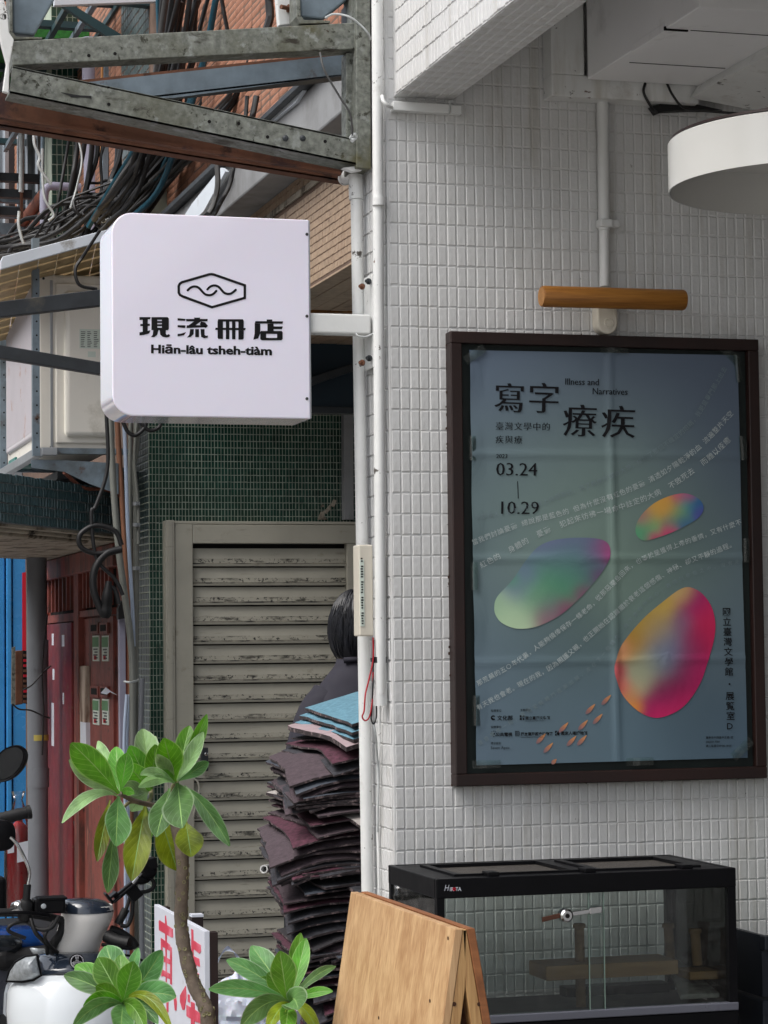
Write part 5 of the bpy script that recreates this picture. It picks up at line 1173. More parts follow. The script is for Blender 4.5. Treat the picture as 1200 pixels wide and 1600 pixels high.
for i in range(26):
    f = i/25; y = 9.1+rc_.uniform(-.3,.3)
    pts = [PY(-12, 398-f*14, y), PY(40+f*10, 392-f*26+rc_.gauss(0,4), y), PY(100+rc_.gauss(0,8), 372-f*46, y-.1), PY(150+f*8, 338-f*44, y-.2), PY(196, 300-f*30, y-.3), PY(240+f*12, 262-f*26, y-.4)]
    rcab(pts, rc_.choice([.004,.005,.007,.009]), rc_.choice([M_cab]*5+[M_cabg]), 'cable', 'dark cable trailing left over the small tin awning', 'cables trailing over the awning', .02)
for i in range(16):
    cx, cy = rc_.gauss(160, 22), rc_.gauss(318, 16); y = 8.9+rc_.uniform(-.3,.2); r_ = rc_.uniform(10, 26); a0 = rc_.uniform(0, 6.28); P = []
    for k in range(9):
        a = a0+k*.8; P.append(PY(cx+r_*cos(a)*(1+.1*k/8)+rc_.gauss(0,1.5), cy+r_*.6*sin(a)+rc_.gauss(0,1.5), y+k*.012))
    rcab(P, rc_.choice([.004,.005,.006]), rc_.choice([M_cab]*4+[M_cabg, M_cabw]), 'coiled_cable', 'loop of cable in the tangle above the sign', 'looped cables in the tangle', .004)
for i in range(10):
    u = 118+i*9+rc_.gauss(0,3); y = 9.0
    pts = [PY(u+rc_.gauss(0,3), 190, y), PY(u-6, 240, y), PY(u-14+rc_.gauss(0,5), 300, y), PY(u-22+rc_.gauss(0,6), 345, y), PY(u-40, 385, y)]
    rcab(pts, rc_.choice([.004,.006,.010]), M_cab, 'cable', 'cable dropping from behind the rusty rail into the tangle', 'cables dropping into the tangle', .012)
for pts, m, r, lab in (
    ([(53,200),(54,225),(62,245),(60,258),(70,275),(80,288)], M_cabw, .006, 'white cable hanging left of the green tiled pier'),
    ([(66,232),(66,270),(70,310),(84,335),(76,345)], M_cabw, .005, 'white cable curling below the pipe elbow'),
    ([(30,330),(29,350),(34,372),(37,380)], M_cabw, .006, 'short white cable end above the tin awning'),
    ([(122,214),(128,250),(120,292),(110,325)], M_cabw, .004, 'pale wire in front of the green tiled pier'),
    ([(174,280),(182,300),(186,318),(178,330)], M_cabw, .006, 'pale wire tied through the cable tangle'),
    ([(238,293),(246,303),(258,300),(272,296)], M_cabw, .006, 'white tie looped round the cable bundle'),
    ([(262,292),(275,298),(288,290),(292,280)], M_cabw, .005, 'second white tie right of the first on the bundle'),
    ([(339,252),(340,290),(333,320),(326,333)], M_cabg, .008, 'brown grey cable hanging over the white flashing'),
    ([(365,260),(358,290),(345,315),(334,336)], M_cab, .007, 'dark cable curving down behind the top of the sign'),
    ([(386,150),(384,180),(380,200)], M_cab, .006, 'short dark cable against the orange tiles'),
    ([(401,150),(396,175),(390,200)], M_cab, .009, 'thicker dark cable against the orange tiles'),
    ([(420,-5),(422,25),(417,45)], M_cab, .012, 'thick dark cable at the top beside the white plate'),
    ([(345,-10),(350,20),(356,50)], M_cab, .006, 'dark cable crossing the bundle near the top'),
    ([(156,360),(130,400),(118,420),(124,445),(152,452)], M_cab, .006, 'black cable drooping in front of the air conditioner'),
    ([(213,355),(150,372),(80,392),(-10,402)], M_cabg, .010, 'grey twisted cable lying on the tin awning')):
    y = 8.15 if lab.startswith('black cable droop') else (6.6 if pts[0][0] > 330 else 8.75)
    cable('cable', lab, [PY(u, v, y) for u, v in pts], r, m)
tag(slab(((345,-12),(362,-12),(352,52),(336,56)), 8.2, .01).make('teal_strap', M_cabt), 'teal strap wrapped round the cable bundle', 'strap')
# vertical conduits beside the green wall corner
for pts, m, r, lab, yy in (
    ([(172,640),(176,740),(184,845),(194,924),(203,990),(207,1055),(207,1200)], M_cond, .012, 'thick grey conduit slanting down from behind the sign', 8.40),
    ([(182,640),(188,740),(197,880),(203,1000),(204,1200),(206,1480)], M_pipeb, .010, 'brown conduit running down beside the red door', 8.50),
    ([(193,640),(197,740),(200,830),(207,950),(209,1010)], M_pipew, .007, 'pale blue conduit beside the brown one', 8.42),
    ([(204,640),(203,760),(204,900)], M_cond, .007, 'thin grey conduit near the green tiled corner', 8.46),
    ([(198,1085),(194,1160),(196,1280),(196,1400),(194,1520)], M_pipew, .006, 'long pale blue conduit on the lower wall', 8.40),
    ([(203,1085),(199,1160),(201,1280),(201,1400),(200,1520)], M_pipew, .005, 'thinner pale blue conduit next to the long one', 8.41),
    ([(213,640),(213,700),(207,735),(212,780),(212,1000),(211,1300),(213,1520)], M_cond, .011, 'dull conduit hugging the green tiled corner', 8.52),
    ([(214,655),(210,720),(216,790),(216,850)], M_cond, .006, 'short bent conduit on the slate tiles', 8.50),
    ([(222,1060),(219,1200),(221,1360),(222,1500)], M_pipegrey, .010, 'grey green pipe at the foot of the tiled corner', 8.50)):
    cable('conduit', lab, [PY(u, v, yy) for u, v in pts], r, m, n=5, seg=8)
tag(slab(((186,965),(196,963),(198,1230),(188,1230)), 8.6, .03).make('cable_trough', M_pipelil, bevel=.002), 'lilac grey cable trough beside the letter slots', 'trough')
tag(slab(((185,950),(191,938),(196,950),(197,966),(185,968)), 8.56, .04).make('trough_cap', M_rubber), 'black taped top of the lilac cable trough', 'cap')
for v in (1065,1290): tag(B().tube(cr([PY(194,v,8.36), PY(203,v+1,8.34), PY(213,v-1,8.38), PY(216,v-3,8.46)]), .004, 6).make('cable_tie', M_cabw, smooth=60), 'white tie round the conduits %s' % ('above the plant' if v < 1100 else 'behind the leaves'), 'tie')
for v in (787,820,888): tag(B().lathe(PY(213,v,8.49), (0,0,1), [(-.006,.014),(.006,.014)], 10).make('pipe_clip', M_alu), {787:'highest',820:'middle',888:'lowest'}[v]+' small clip on the conduit at the tiled corner', 'clip')
for pts, lab, r in (([(166,640),(168,730),(150,790),(143,800),(146,850),(155,880),(180,905),(192,930)], 'black cable winding down past the canopy', .007),
    ([(190,852),(180,830),(150,821),(128,832),(123,845),(130,858),(150,865),(170,862)], 'black cable looped in front of the tiled canopy', .009),
    ([(190,858),(165,866),(148,890),(146,920),(156,950),(162,962)], 'thick black cable running into the dark plug', .013),
    ([(186,944),(180,922),(170,918),(166,930),(165,950)], 'short black cable leaving the dark plug', .008),
    ([(215,655),(232,672),(248,668),(252,655)], 'black cable drooping below the hanging sign', .007),
    ([(190,655),(200,675),(212,680),(226,668),(228,655)], 'second black cable drooping below the hanging sign', .007)):
    cable('cable', lab, [PY(u, v, 8.3) for u, v in pts], r, M_cab, n=6, seg=8)
tag(B().lathe(PY(164,966,8.3), PY(169,918,8.3)-PY(164,966,8.3), [(0,.012),(.01,.02),(.03,.022),(.05,.018),(.055,.021),(.09,.017),(.13,.010)], 14).make('cable_plug', M_rubber, smooth=50), 'dark bulbous cable plug hanging before the door vent', 'plug')

# ================================================================== PILE OF CARPET TILES
mat_objs = []
def zc_of(top): return sum(p.z for r in top for p in r)/sum(len(r) for r in top)
def bent_mat(cx, cy, z, yaw, sx, sy, curl, th, m, label, L=.5, W=.5, n=9, seed=0):
    r = random.Random(seed); cy_, sy_ = cos(yaw), sin(yaw); top, bot = [], []
    wob = [r.uniform(-1, 1) for _ in range(6)]
    for j in range(n):
        rt, rb_ = [], []
        for i in range(n):
            a, b_ = (i/(n-1)-.5), (j/(n-1)-.5)
            edge = (1 if i in (0, n-1) or j in (0, n-1) else 0)
            x, y = a*W+r.uniform(-.006,.006)*edge, b_*L+r.uniform(-.006,.006)*edge
            h = sx*a*W+sy*b_*L+curl*((a+.5)**2*.0-max(0, -a-.1)**2*1.2-max(0, -b_-.1)**2*1.2)+.003*(wob[0]*sin(5*a+wob[1])+wob[2]*sin(6*b_+wob[3]))
            p = V((cx+x*cy_-y*sy_, cy+x*sy_+y*cy_, z+h)); rt.append(p+V((0,0,th))); rb_.append(p)
        top.append(rt); bot.append(rb_)
    b = B(); b.k = 0; b.grid(top); b.k = 1; b.grid([q[::-1] for q in bot])
    per = [(0,i) for i in range(n)]+[(j,n-1) for j in range(1,n)]+[(n-1,i) for i in range(n-2,-1,-1)]+[(j,0) for j in range(n-2,0,-1)]
    P = [top[j][i] for j, i in per]+[bot[j][i] for j, i in per]; N = len(per)
    b.k = 2; b.add(P, [(k, N+k, N+(k+1) % N, (k+1) % N) for k in range(N)])
    o = b.make('carpet_tile', [m, M_matu[3], M_matedge], smooth=35); tag(o, label, 'carpet tile', 'carpet tiles piled behind the pipe'); mat_objs.append((zc_of(top), o, label)); return o
prof = [(1600,470),(1540,462),(1500,440),(1460,436),(1435,440),(1428,468),(1400,445),(1375,428),(1350,424),(1335,430),(1318,424),(1300,417),(1280,413),(1262,416),(1240,420),(1215,424),(1200,432),(1185,436),(1175,424),(1166,424),(1150,446),(1135,452),(1128,462)]
def uleft(v):
    for (va, ua), (vb, ub) in zip(prof, prof[1:]):
        if vb <= v <= va: return ua+(ub-ua)*(va-v)/(va-vb)
    return prof[0][1] if v > 1600 else prof[-1][1]
rm = random.Random(5); YM = 6.12
vv = 1655.0; i = 0
mats = []
while vv > 1140:
    mats.append(vv); vv -= rm.choice([3.5,4,5,5,6,7,9])*1.1
n_m = len(mats)
names = {0:'plum', 1:'charcoal', 2:'mauve', 3:'black backed', 4:'fluffy grey', 5:'slate'}
for i, v in enumerate(mats):
    ul = uleft(v)+rm.uniform(-7, 7); yaw = rad(rm.gauss(-4, 3)+(4*sin(i*.4)))
    L = .48; blx = PY(ul, v, YM+L).x; z = PY(ul, v, YM+L).z
    pick = rm.choice([0,1,1,3,2,5,3,1,0,2]); 
    sgn = sin(i*.33+1)
    sy = .02+.02*sgn; sx = -.02-.03*sgn
    cx = blx+.25*cos(yaw)+.24*sin(yaw)*-1*-1; cy = YM+.25
    zc = z-sy*.24+sx*.25
    bent_mat(cx, cy, zc, yaw, sx, sy, .16+.12*sgn, rm.choice([.004,.005,.006]), M_matu[pick], '#'+names[pick], seed=i)
bent_mat(PY(452,1228,6.6).x+.27, 6.38, PY(440,1235,6.3).z+.02, rad(14), -.07, .09, .15, .008, M_matu[0], 'bright plum carpet tile turned askew in the upper pile', seed=91)
bent_mat(PY(432,1250,6.6).x+.27, 6.36, PY(450,1255,6.3).z, rad(17), -.06, .09, .15, .008, M_matu[4], 'pale fluffy grey carpet tile sticking out of the pile', seed=92)
bent_mat(PY(437,1350,6.6).x+.27, 6.34, PY(450,1362,6.3).z, rad(16), -.08, .10, .15, .008, M_matu[1], 'dark speckled carpet tile turned askew halfway down', seed=93)
zt0 = PY(450,1128,6.5).z
bent_mat(PY(447,1132,6.6).x+.26, 6.34, zt0+.008, rad(4), .10, .05, .1, .012, M_matu[7], 'pinkish backed carpet tile just under the blue ones', seed=94)
for k, (u, v) in enumerate(((456,1128),(459,1119),(463,1109))):
    bent_mat(PY(u,v,6.6).x+.27, 6.34, PY(u,v,6.6).z+.040+k*.006, rad(3-1*k), .22+.012*k, .05, .04, .008, M_matu[6], ['lowest', 'middle', 'topmost'][k]+' of the three pale blue carpet tiles on the pile', seed=60+k)
def ordw(n):
    ones = 'zeroth first second third fourth fifth sixth seventh eighth ninth tenth eleventh twelfth thirteenth fourteenth fifteenth sixteenth seventeenth eighteenth nineteenth'.split()
    tens = {2:'twent',3:'thirt',4:'fort',5:'fift',6:'sixt',7:'sevent',8:'eight',9:'ninet'}
    if n >= 100: return 'hundred and '+ordw(n-100)
    if n < 20: return ones[n]
    return tens[n//10]+'ieth' if n % 10 == 0 else tens[n//10]+'y-'+ones[n % 10]
mat_objs.sort(key=lambda q: -q[0])
for n_, (z_, o, lab) in enumerate(mat_objs):
    if lab[0] == '#': o['label'] = '%s carpet tile, %s from the top of the pile' % (lab[1:], ordw(n_+1))
st = thing('pile_stool', 'low steel stool under the carpet tiles', 'stool', (1.85, 6.35, 0))
B().box((1.58, 6.1, .27), (2.1, 6.62, .30)).make('seat', M_dsteel, st)
for x in (1.6, 2.05):
    for y in (6.1, 6.58): B().box((x, y, 0), (x+.03, y+.03, .27)).make('leg', M_dsteel, st)
tag(B().tube([PY(447,1385,6.75), PY(446,1700,6.75)], .006, 8).make('steel_rod', M_dsteel, smooth=60), 'dark upright rod beside the carpet pile', 'rod')
q0, q1 = PY(412,1358,6.55), PY(470,1348,6.9)
tag(B().lathe(q0, q1-q0, [(0,.0085),(.0,.0115),((q1-q0).length,.0115)], 16, cap=False).lathe(q0+V((.001,0,0)), q1-q0, [(0,.0115),(0,.0085),(.1,.0085)], 16, cap=False).make('white_tube', M_paint, smooth=40), 'short white plastic tube sticking out of the carpet pile', 'tube')

# ================================================================== PERSON behind the pile
hc = PY(560,990,7.25)
H = hc
per = thing('person', 'person with short black hair in a dark shirt seen from behind', 'person', (H.x, H.y, 0))
def P_(dx, dy, z): return (H.x+dx, H.y+dy, z)
zt = H.z
sho = zt-.168
verts = [P_(0,.02,.93), P_(0,.03,1.12), P_(0,.01,sho-.04), P_(0,.0,sho+.06), P_(0,.01,zt-.02), P_(0,.02,zt+.05),
         P_(-.13,.0,sho-.05), P_(-.19,-.02,sho-.28), P_(-.17,.16,sho-.42), P_(.13,.0,sho-.05), P_(.19,-.02,sho-.28), P_(.17,.16,sho-.42),
         P_(-.09,.02,.86), P_(-.10,.0,.48), P_(-.10,.03,.09), P_(-.10,.16,.04), P_(.09,.02,.86), P_(.10,.0,.48), P_(.10,.03,.09), P_(.10,.16,.04)]
edges = [(0,1),(1,2),(2,3),(3,4),(4,5),(2,6),(6,7),(7,8),(2,9),(9,10),(10,11),(0,12),(12,13),(13,14),(14,15),(0,16),(16,17),(17,18),(18,19)]
rad_ = [(.13,.09),(.12,.08),(.10,.07),.052,(.078,.092),(.068,.085),.045,.038,.028,.045,.038,.028,.085,.06,.04,.035,.085,.06,.04,.035]
import bmesh
def skin_obj(name, verts, edges, radii, root, mt, parent, sub=2):
    o0 = wloc(parent); me = bpy.data.meshes.new(name); bm = bmesh.new(); lay = bm.verts.layers.skin.verify()
    vs = [bm.verts.new(V(p)-o0) for p in verts]
    for i, v_ in enumerate(vs):
        r = radii[i]; v_[lay].radius = r if isinstance(r, tuple) else (r, r); v_[lay].use_root = (i == root)
    for a, b_ in edges: bm.edges.new((vs[a], vs[b_]))
    bm.to_mesh(me); bm.free(); me.materials.append(mt)
    o = bpy.data.objects.new(name, me); col.objects.link(o); o.parent = parent
    m = o.modifiers.new('skin', 'SKIN'); m.use_smooth_shade = True
    s_ = o.modifiers.new('subd', 'SUBSURF'); s_.levels = sub; s_.render_levels = sub
    return o
# hands: five fingers each
for sx_ in (-1, 1):
    w0 = V(P_(.17*sx_, .16, sho-.42)); base = len(verts); wi = 8 if sx_ < 0 else 11
    palm = w0+V((-.02*sx_, .06, -.03)); verts.append(tuple(palm)); edges.append((wi, base)); rad_.append((.035,.018))
    for k in range(5):
        off = V(((k-2)*.018*-sx_, .04 if k else .01, -.01)); l = [.05,.07,.075,.07,.055][k]
        a = palm+off; c_ = a+V((0 if k else .03*-sx_, l*.6, -.02)); d_ = c_+V((0, l*.25, -.035))
        n0 = len(verts); verts += [tuple(a), tuple(c_), tuple(d_)]; edges += [(base, n0), (n0, n0+1), (n0+1, n0+2)]; rad_ += [.009,.008,.007]
skin_obj('body', verts, edges, rad_, 0, M_skin, per)
b = B(); rows = []
for (z, cxx, cyy, rx, ry) in ((.90,0,.02,.165,.13),(1.1,0,.02,.17,.135),(sho-.22,0,.0,.18,.14),(sho-.12,0,-.01,.178,.135),(sho-.06,0,-.008,.165,.122),(sho-.02,0,0,.148,.11),(sho+.01,0,.0,.126,.098),(sho+.035,0,.002,.104,.088),(sho+.055,0,.005,.086,.078),(sho+.072,0,.008,.072,.070),(sho+.09,0,.01,.066,.064)):
    rows.append([V((H.x+cxx+rx*cos(a)*(1+.015*sin(3*a+z*20)), H.y+cyy+ry*sin(a), z)) for a in [2*pi*k/28 for k in range(29)]])
b.grid(rows); o = b.make('shirt', M_shirt, per, smooth=180); o.modifiers.new('s', 'SOLIDIFY').thickness = .008
for sx_ in (-1, 1):
    B().tube(cr([V(P_(.09*sx_,0,sho-.045)), V(P_(.135*sx_,-.005,sho-.09)), V(P_(.175*sx_,-.015,sho-.19)), V(P_(.19*sx_,-.02,sho-.29))]), [.075,.074,.072,.070,.069,.068,.067,.066,.066,.065,.065,.064,.064,.063,.063,.062,.062,.061,.061], 16, cap=False).make('sleeve', M_shirt, per, smooth=180)
# hair as a cap of overlapping locks
b = B(); rows = []
for j in range(15):
    ph = -.78+j*(pi/2+.78)/14
    row = []
    for k in range(33):
        a = 2*pi*k/32; back = -sin(a)
        ph2 = ph if back > -.2 else max(ph, .12)
        n_ = mnoise.noise(V((cos(a)*4, sin(a)*4, ph*1.4)))*.010
        rx, ry, rz = .088+n_, .102+n_, .125+n_
        row.append(V((H.x+rx*cos(ph2)*cos(a), H.y+.01+ry*cos(ph2)*sin(a), H.z+.012+rz*sin(ph2))))
    rows.append(row)
b.grid(rows); b.make('hair', M_hair, per, smooth=180)
b = B()
for k in range(420):
    a = rm.uniform(pi*.9, pi*2.1); ph = rm.uniform(-.1, 1.45); P = []; L5 = rm.uniform(.25,.5)
    for t in range(5):
        p2 = max(-.86, ph-t*L5/2); aa = a+(t-2)*rm.uniform(-.04,.04); rr3 = 1.0+.035*sin(t*.8)+rm.uniform(0,.015)
        P.append(V((H.x+.088*rr3*cos(p2)*cos(aa), H.y+.01+.102*rr3*cos(p2)*sin(aa), H.z+.012+.125*rr3*sin(p2))))
    b.tube(P, [.0012,.0030,.0032,.0024,.0005], 5)
b.make('hair_strands', M_hair, per, smooth=60, kind='stuff')
B().tube(cr([V(P_(-.06,-.045,sho+.085)), V(P_(0,-.066,sho+.09)), V(P_(.06,-.045,sho+.085))]), .009, 8).make('collar', M_shirt, per, smooth=60)

# ================================================================== A-BOARD of plywood
ab = thing('a_board', 'plywood A-frame board standing open in front of the carpet pile', 'a-board', (1.05, 3.6, 0))
YN = 3.3; Xa = PY(711,1452,YN).x; ztp = PY(711,1452,YN).z; YF = PX(548,1389,Xa).y
k_ = .158
def Lp(y, z, off=0): return V((Xa-off-(ztp-z)*k_, y, z))
zb0 = .13
th = .012
B().prism([Lp(YN,ztp), Lp(YF,ztp), Lp(YF,zb0), Lp(YN,zb0)], (th,0,.0)).make('panel', M_ply, ab, bevel=.001)
XR = PY(742,1453,YN).x
def Rp(y, z): return V((XR+(ztp-z)*k_*1.05, y, z))
B().prism([Rp(YN,ztp), Rp(YF,ztp), Rp(YF,zb0), Rp(YN,zb0)], (-th,0,0)).make('panel', M_plyd, ab, bevel=.001)
# battens at the near and far ends
xm = (Xa+XR)/2
for y in (YN+.001, YF-.026):
    z45 = PY(728,1545,YN).z
    B().prism([V((Xa+th+.0005-(ztp-zb0)*k_, y, zb0)), V((Xa+th+.0005, y, ztp-.001)), V((Xa+.018, y, ztp-.002)), V((xm-.0006, y, z45)), V((xm-.0006-(z45-zb0)*k_*.95, y, zb0))], (0,.025,0)).make('batten', M_plye, ab, bevel=.001)
    B().prism([V((XR-th-.0005+(ztp-zb0)*k_*1.05, y, zb0)), V((xm+.0006+(z45-zb0)*k_*.95, y, zb0)), V((xm+.0006, y, z45)), V((XR-.018, y, ztp-.002)), V((XR-th-.0005, y, ztp-.001))], (0,.025,0)).make('batten', M_plye, ab, bevel=.001)
for u in (710, 749):
    p = PY(u,1569,YN); B().lathe((p.x, YN+.0008, p.z), (0,-1,0), [(0,.0032),(.0006,.003)], 14).make('dowel', M_dowel, ab, smooth=30)
for u, v in ((702,1466),(689,1563),(617,1589)):
    p = PX(u, v, Xa-.001); p = Lp(p.y, p.z); B().lathe(p-V((.0004,0,0)), (-1,0,0), [(0,.003),(.0004,.0028)], 10).make('plug_mark', M_dowel, ab)

# ================================================================== GLASS TANK on a low stand
TF, TB = 4.22, 4.54
tl, trr = PY(682,1374,TF).x, PY(1150,1356,TF).x; zt_ = PY(682,1374,TF).z; zb_ = PY(682,1405,TF).z; zbot = PY(760,1590,TF).z
tk = thing('glass_tank', 'black framed glass reptile tank with a sliding door against the wall', 'tank', ((tl+trr)/2, (TF+TB)/2, zbot-.07))
rw = .016
for a, c, nm in (((tl,TF,zb_),(trr,TF+.012,zt_),'top_band'),((tl,TB-.012,zb_),(trr,TB,zt_),'top_band'),((tl,TF+.012,zb_),(tl+.012,TB-.012,zt_),'top_band'),((trr-.012,TF+.012,zb_),(trr,TB-.012,zt_),'top_band')):
    B().box(a, c).make(nm, M_tblack, tk, bevel=.002)
for a, c in (((tl+.012,TF+.012,zt_-.008),(trr-.012,TF+.05,zt_-.001)),((tl+.012,TB-.05,zt_-.008),(trr-.012,TB-.012,zt_-.001)),((tl+.012,TF+.05,zt_-.008),(tl+.05,TB-.05,zt_-.001)),((trr-.05,TF+.05,zt_-.008),(trr-.012,TB-.05,zt_-.001)),(((tl+trr)/2+.0,TF+.05,zt_-.008),((tl+trr)/2+.03,TB-.05,zt_-.001))):
    B().box(a, c).make('lid_frame', M_tblack, tk, bevel=.0015)
for x0_, x1_ in ((tl+.05,(tl+trr)/2),((tl+trr)/2+.03,trr-.05)):
    B().box((x0_, TF+.05, zt_-.006), (x1_, TB-.05, zt_-.004)).make('mesh_lid', M_mesh, tk)
    for a, c in (((x0_,TF+.05,zt_-.003),(x1_,TF+.058,zt_+.003)),((x0_,TB-.062,zt_-.003),(x1_,TB-.05,zt_+.003)),((x0_,TF+.058,zt_-.003),(x0_+.014,TB-.062,zt_+.003)),((x1_-.014,TF+.058,zt_-.003),(x1_,TB-.062,zt_+.003))):
        B().box(a, c).make('lid_rim', M_tblack, tk)
for f in (.18, .5, .83):
    x = tl+(trr-tl)*f; B().box((x, TF+.02, zt_-.001), (x+.022, TF+.06, zt_+.007)).make('lid_clip', M_tblack, tk, bevel=.0015)
for x, y in ((tl+.001,TF+.001),(trr-.017,TF+.001),(tl+.001,TB-.017),(trr-.017,TB-.017)):
    B().box((x, y, zbot-.03), (x+.016 if x > tl+.1 else x+.014, y+.016, zb_+.002)).make('corner_post', M_tblack, tk)
B().box((tl+.016, TF+.005, zbot), ((tl+trr)/2+.03, TF+.008, zb_)).make('front_pane', M_glass, tk)
B().box(((tl+trr)/2-.0, TF+.010, zbot), (trr-.016, TF+.013, zb_)).make('front_pane', M_glass, tk)
B().box((tl+.004, TF+.017, zbot), (tl+.007, TB-.017, zb_)).make('side_pane', M_glass2, tk)
B().box((trr-.007, TF+.017, zbot), (trr-.004, TB-.017, zb_)).make('side_pane', M_glass2, tk)
B().box((tl+.016, TB-.008, zbot), (trr-.016, TB-.005, zb_)).make('back_pane', M_glass, tk)
for x in ((tl+trr)/2+.03, (tl+trr)/2): B().box((x-.0008, TF+.004, zbot), (x+.0008, TF+.0085, zb_)).make('glass_edge', M_gedge, tk)
B().box((tl, TF-.002, zbot-.012), (trr, TF+.02, zbot+.003)).make('door_track', M_sgr2, tk, bevel=.002)
B().box((tl, TF, zbot-.07), (trr, TB, zbot-.013)).make('base', M_tblack, tk, bevel=.002)
lk0 = PY(883,1430,TF-.004); 
lck = thing('tank_lock', 'chrome ratchet lock clipped on the sliding glass door', 'lock', lk0)
B().lathe(lk0+V((0,.006,0)), (0,-1,0), [(0,.0125),(.016,.0125),(.019,.009),(.019,.004)], 20).make('barrel', M_chrome, lck, smooth=30)
B().lathe(lk0-V((0,.0135,0)), (0,-1,0), [(0,.0045),(.0006,.004)], 12).make('keyhole', M_void, lck)
a, c = PY(847,1434,TF-.004), PY(930,1422,TF-.004)
B().obox((lk0+a)/2-V((0,0,.001)), ((a-lk0).length/2,0,.004), (0,.0015,0), (0,0,.0045)).make('left_arm', mat('worn_brown_metal', S(92,60,48), .35, .5), lck, bevel=.001)
B().obox((lk0+c)/2, ((c-lk0).length/2,0,.003), (0,.0012,0), (0,0,.004)).obox(c, (.012,0,.001), (0,.004,0), (0,0,.006)).make('right_arm', M_chrome, lck, bevel=.001)
# brand lettering on the band
kwb = []
P, F = text_mesh('H', 1, bold=-.01); P2, F2 = text_mesh('IR', 1, bold=.01); P3, F3 = text_mesh('TA', 1, bold=.01)
def band(P, u, v, sx_, sz_, sh=0): return [PY(u+p.x*sx_+p.y*sh, v-p.y*sz_, TF-.0006) for p in P]
B().add(band(P, 693.5, 1392, 10, 14, 3), F).add(band(P2, 702.5, 1392.3, 7.5, 8.5), F2).add(band(P3, 711.8, 1392, 7, 8.5), F3).make('band_lettering', M_signw, tk)
B().lathe(PY(709.5,1389.3,TF-.0006), (0,-1,0), [(0,.0032),(.0004,.0032),(.0004,.0016)], 16, cap=False).make('red_ring', M_redlab, tk)
# inside: plank with sisal posts and a stone slab
pk = thing('climbing_plank', 'wooden plank with rope wrapped posts inside the glass tank', 'climbing shelf', (PY(940,1520,4.4).x, 4.4, zbot))
B().box((PY(848,1515,4.34).x, 4.32, PY(848,1531,4.34).z), (PY(1054,1515,4.34).x, 4.42, PY(848,1508,4.34).z)).make('plank', M_shelf, pk, bevel=.002)
for u0, v0, v1, lean, y in ((905,1447,1580,3,4.37),(1044,1447,1505,4,4.45),(1086,1455,1512,4,4.33)):
    a, c = PY(u0, v0, y), PY(u0+lean, v1, y); d = c-a; n = int(d.length/.0042)
    prf = []
    for k in range(n): prf += [(k*.0042, .0088), (k*.0042+.0021, .0102)]
    B().lathe(a, d, prf, 14).make('sisal_post', M_rope, pk, smooth=80)
    B().lathe(a-V((0,0,.003)), (0,0,1), [(0,.0125),(.006,.0125),(.008,.011)], 14).make('post_cap', M_rope, pk, smooth=40)
B().box((PY(1080,1520,4.34).x-.02, 4.30, PY(1080,1527,4.34).z), (PY(1128,1520,4.34).x, 4.37, PY(1080,1514,4.34).z)).make('block', M_shelf, pk, bevel=.002)
B().box((PY(880,1560,4.4).x, 4.38, zbot+.004), (PY(1040,1560,4.4).x, 4.42, zbot+.022)).make('base_bar', M_tblack, pk)
tag(B().prism([V((PY(1050,1570,4.3).x, 4.26, zbot+.006)), V((trr-.02, 4.26, zbot+.006)), V((trr-.02, 4.5, zbot+.055)), V((PY(1052,1520,4.45).x, 4.5, zbot+.055))], (0,0,.01)).make('stone_slab', M_stone, bevel=.003), 'mottled grey stone slab leaning in the right of the tank', 'slab')
# stand below the tank
sd_ = thing('tank_stand', 'black steel stand under the glass tank', 'stand', ((tl+trr)/2, (TF+TB)/2, .12))
B().box((tl-.01, TF-.01, zbot-.10), (trr+.01, TB+.01, zbot-.071)).make('top', M_tblack, sd_, bevel=.002)
for x in (tl, trr-.025):
    for y in (TF, TB-.025): B().box((x, y, .12), (x+.025, y+.025, zbot-.10)).make('leg', M_tblack, sd_)
# crate at the right edge
cr_x = PY(1157,1500,4.4).x
cz1_, cz0_ = PY(1160,1453,4.4).z, .12
cra = thing('plastic_crate', 'dark blue slotted plastic crate with green netting right of the tank', 'crate', (cr_x+.2, 4.4, .62))
zc_ = PY(1160,1560,4.3).z
B().box((cr_x, 4.30, zc_), (cr_x+.5, 4.31, cz1_-.03)).make('front_wall', M_crate, cra)
B().box((cr_x, 4.285, cz1_-.028), (cr_x+.5, 4.31, cz1_)).make('rim', M_crate, cra, bevel=.003)
B().box((cr_x, 4.31, zc_), (cr_x+.01, 4.56, cz1_)).make('side_wall', M_crate, cra)
B().box((cr_x+.01, 4.31, cz1_-.06), (cr_x+.5, 4.55, cz1_-.035)).make('netting', M_cgreen, cra)
for k in range(24):
    x = cr_x+.02+k*.0085
    for j in range(2): B().obox((x, 4.2995, cz1_-.078-.040*j), (.0016,0,.002), (0,.0012,0), (-.001,0,.013)).make('slot', M_sgr2 if (k*7+j) % 3 else M_void, cra)
for k in range(3): B().box((cr_x+.02+k*.07, 4.283, cz1_-.05), (cr_x+.045+k*.07, 4.2995, cz1_-.02)).make('handle_rib', M_crate, cra, bevel=.002)
c2_ = thing('plastic_crate', 'plain dark crate under the slotted one', 'crate', (cr_x+.2, 4.4, .12))
B().box((cr_x-.005, 4.29, .12), (cr_x+.5, 4.56, zc_-.004)).make('body', M_crate, c2_, bevel=.004)
B().box((cr_x-.007, 4.285, zc_-.03), (cr_x+.5, 4.288, zc_-.006)).make('rim', M_crate, c2_)

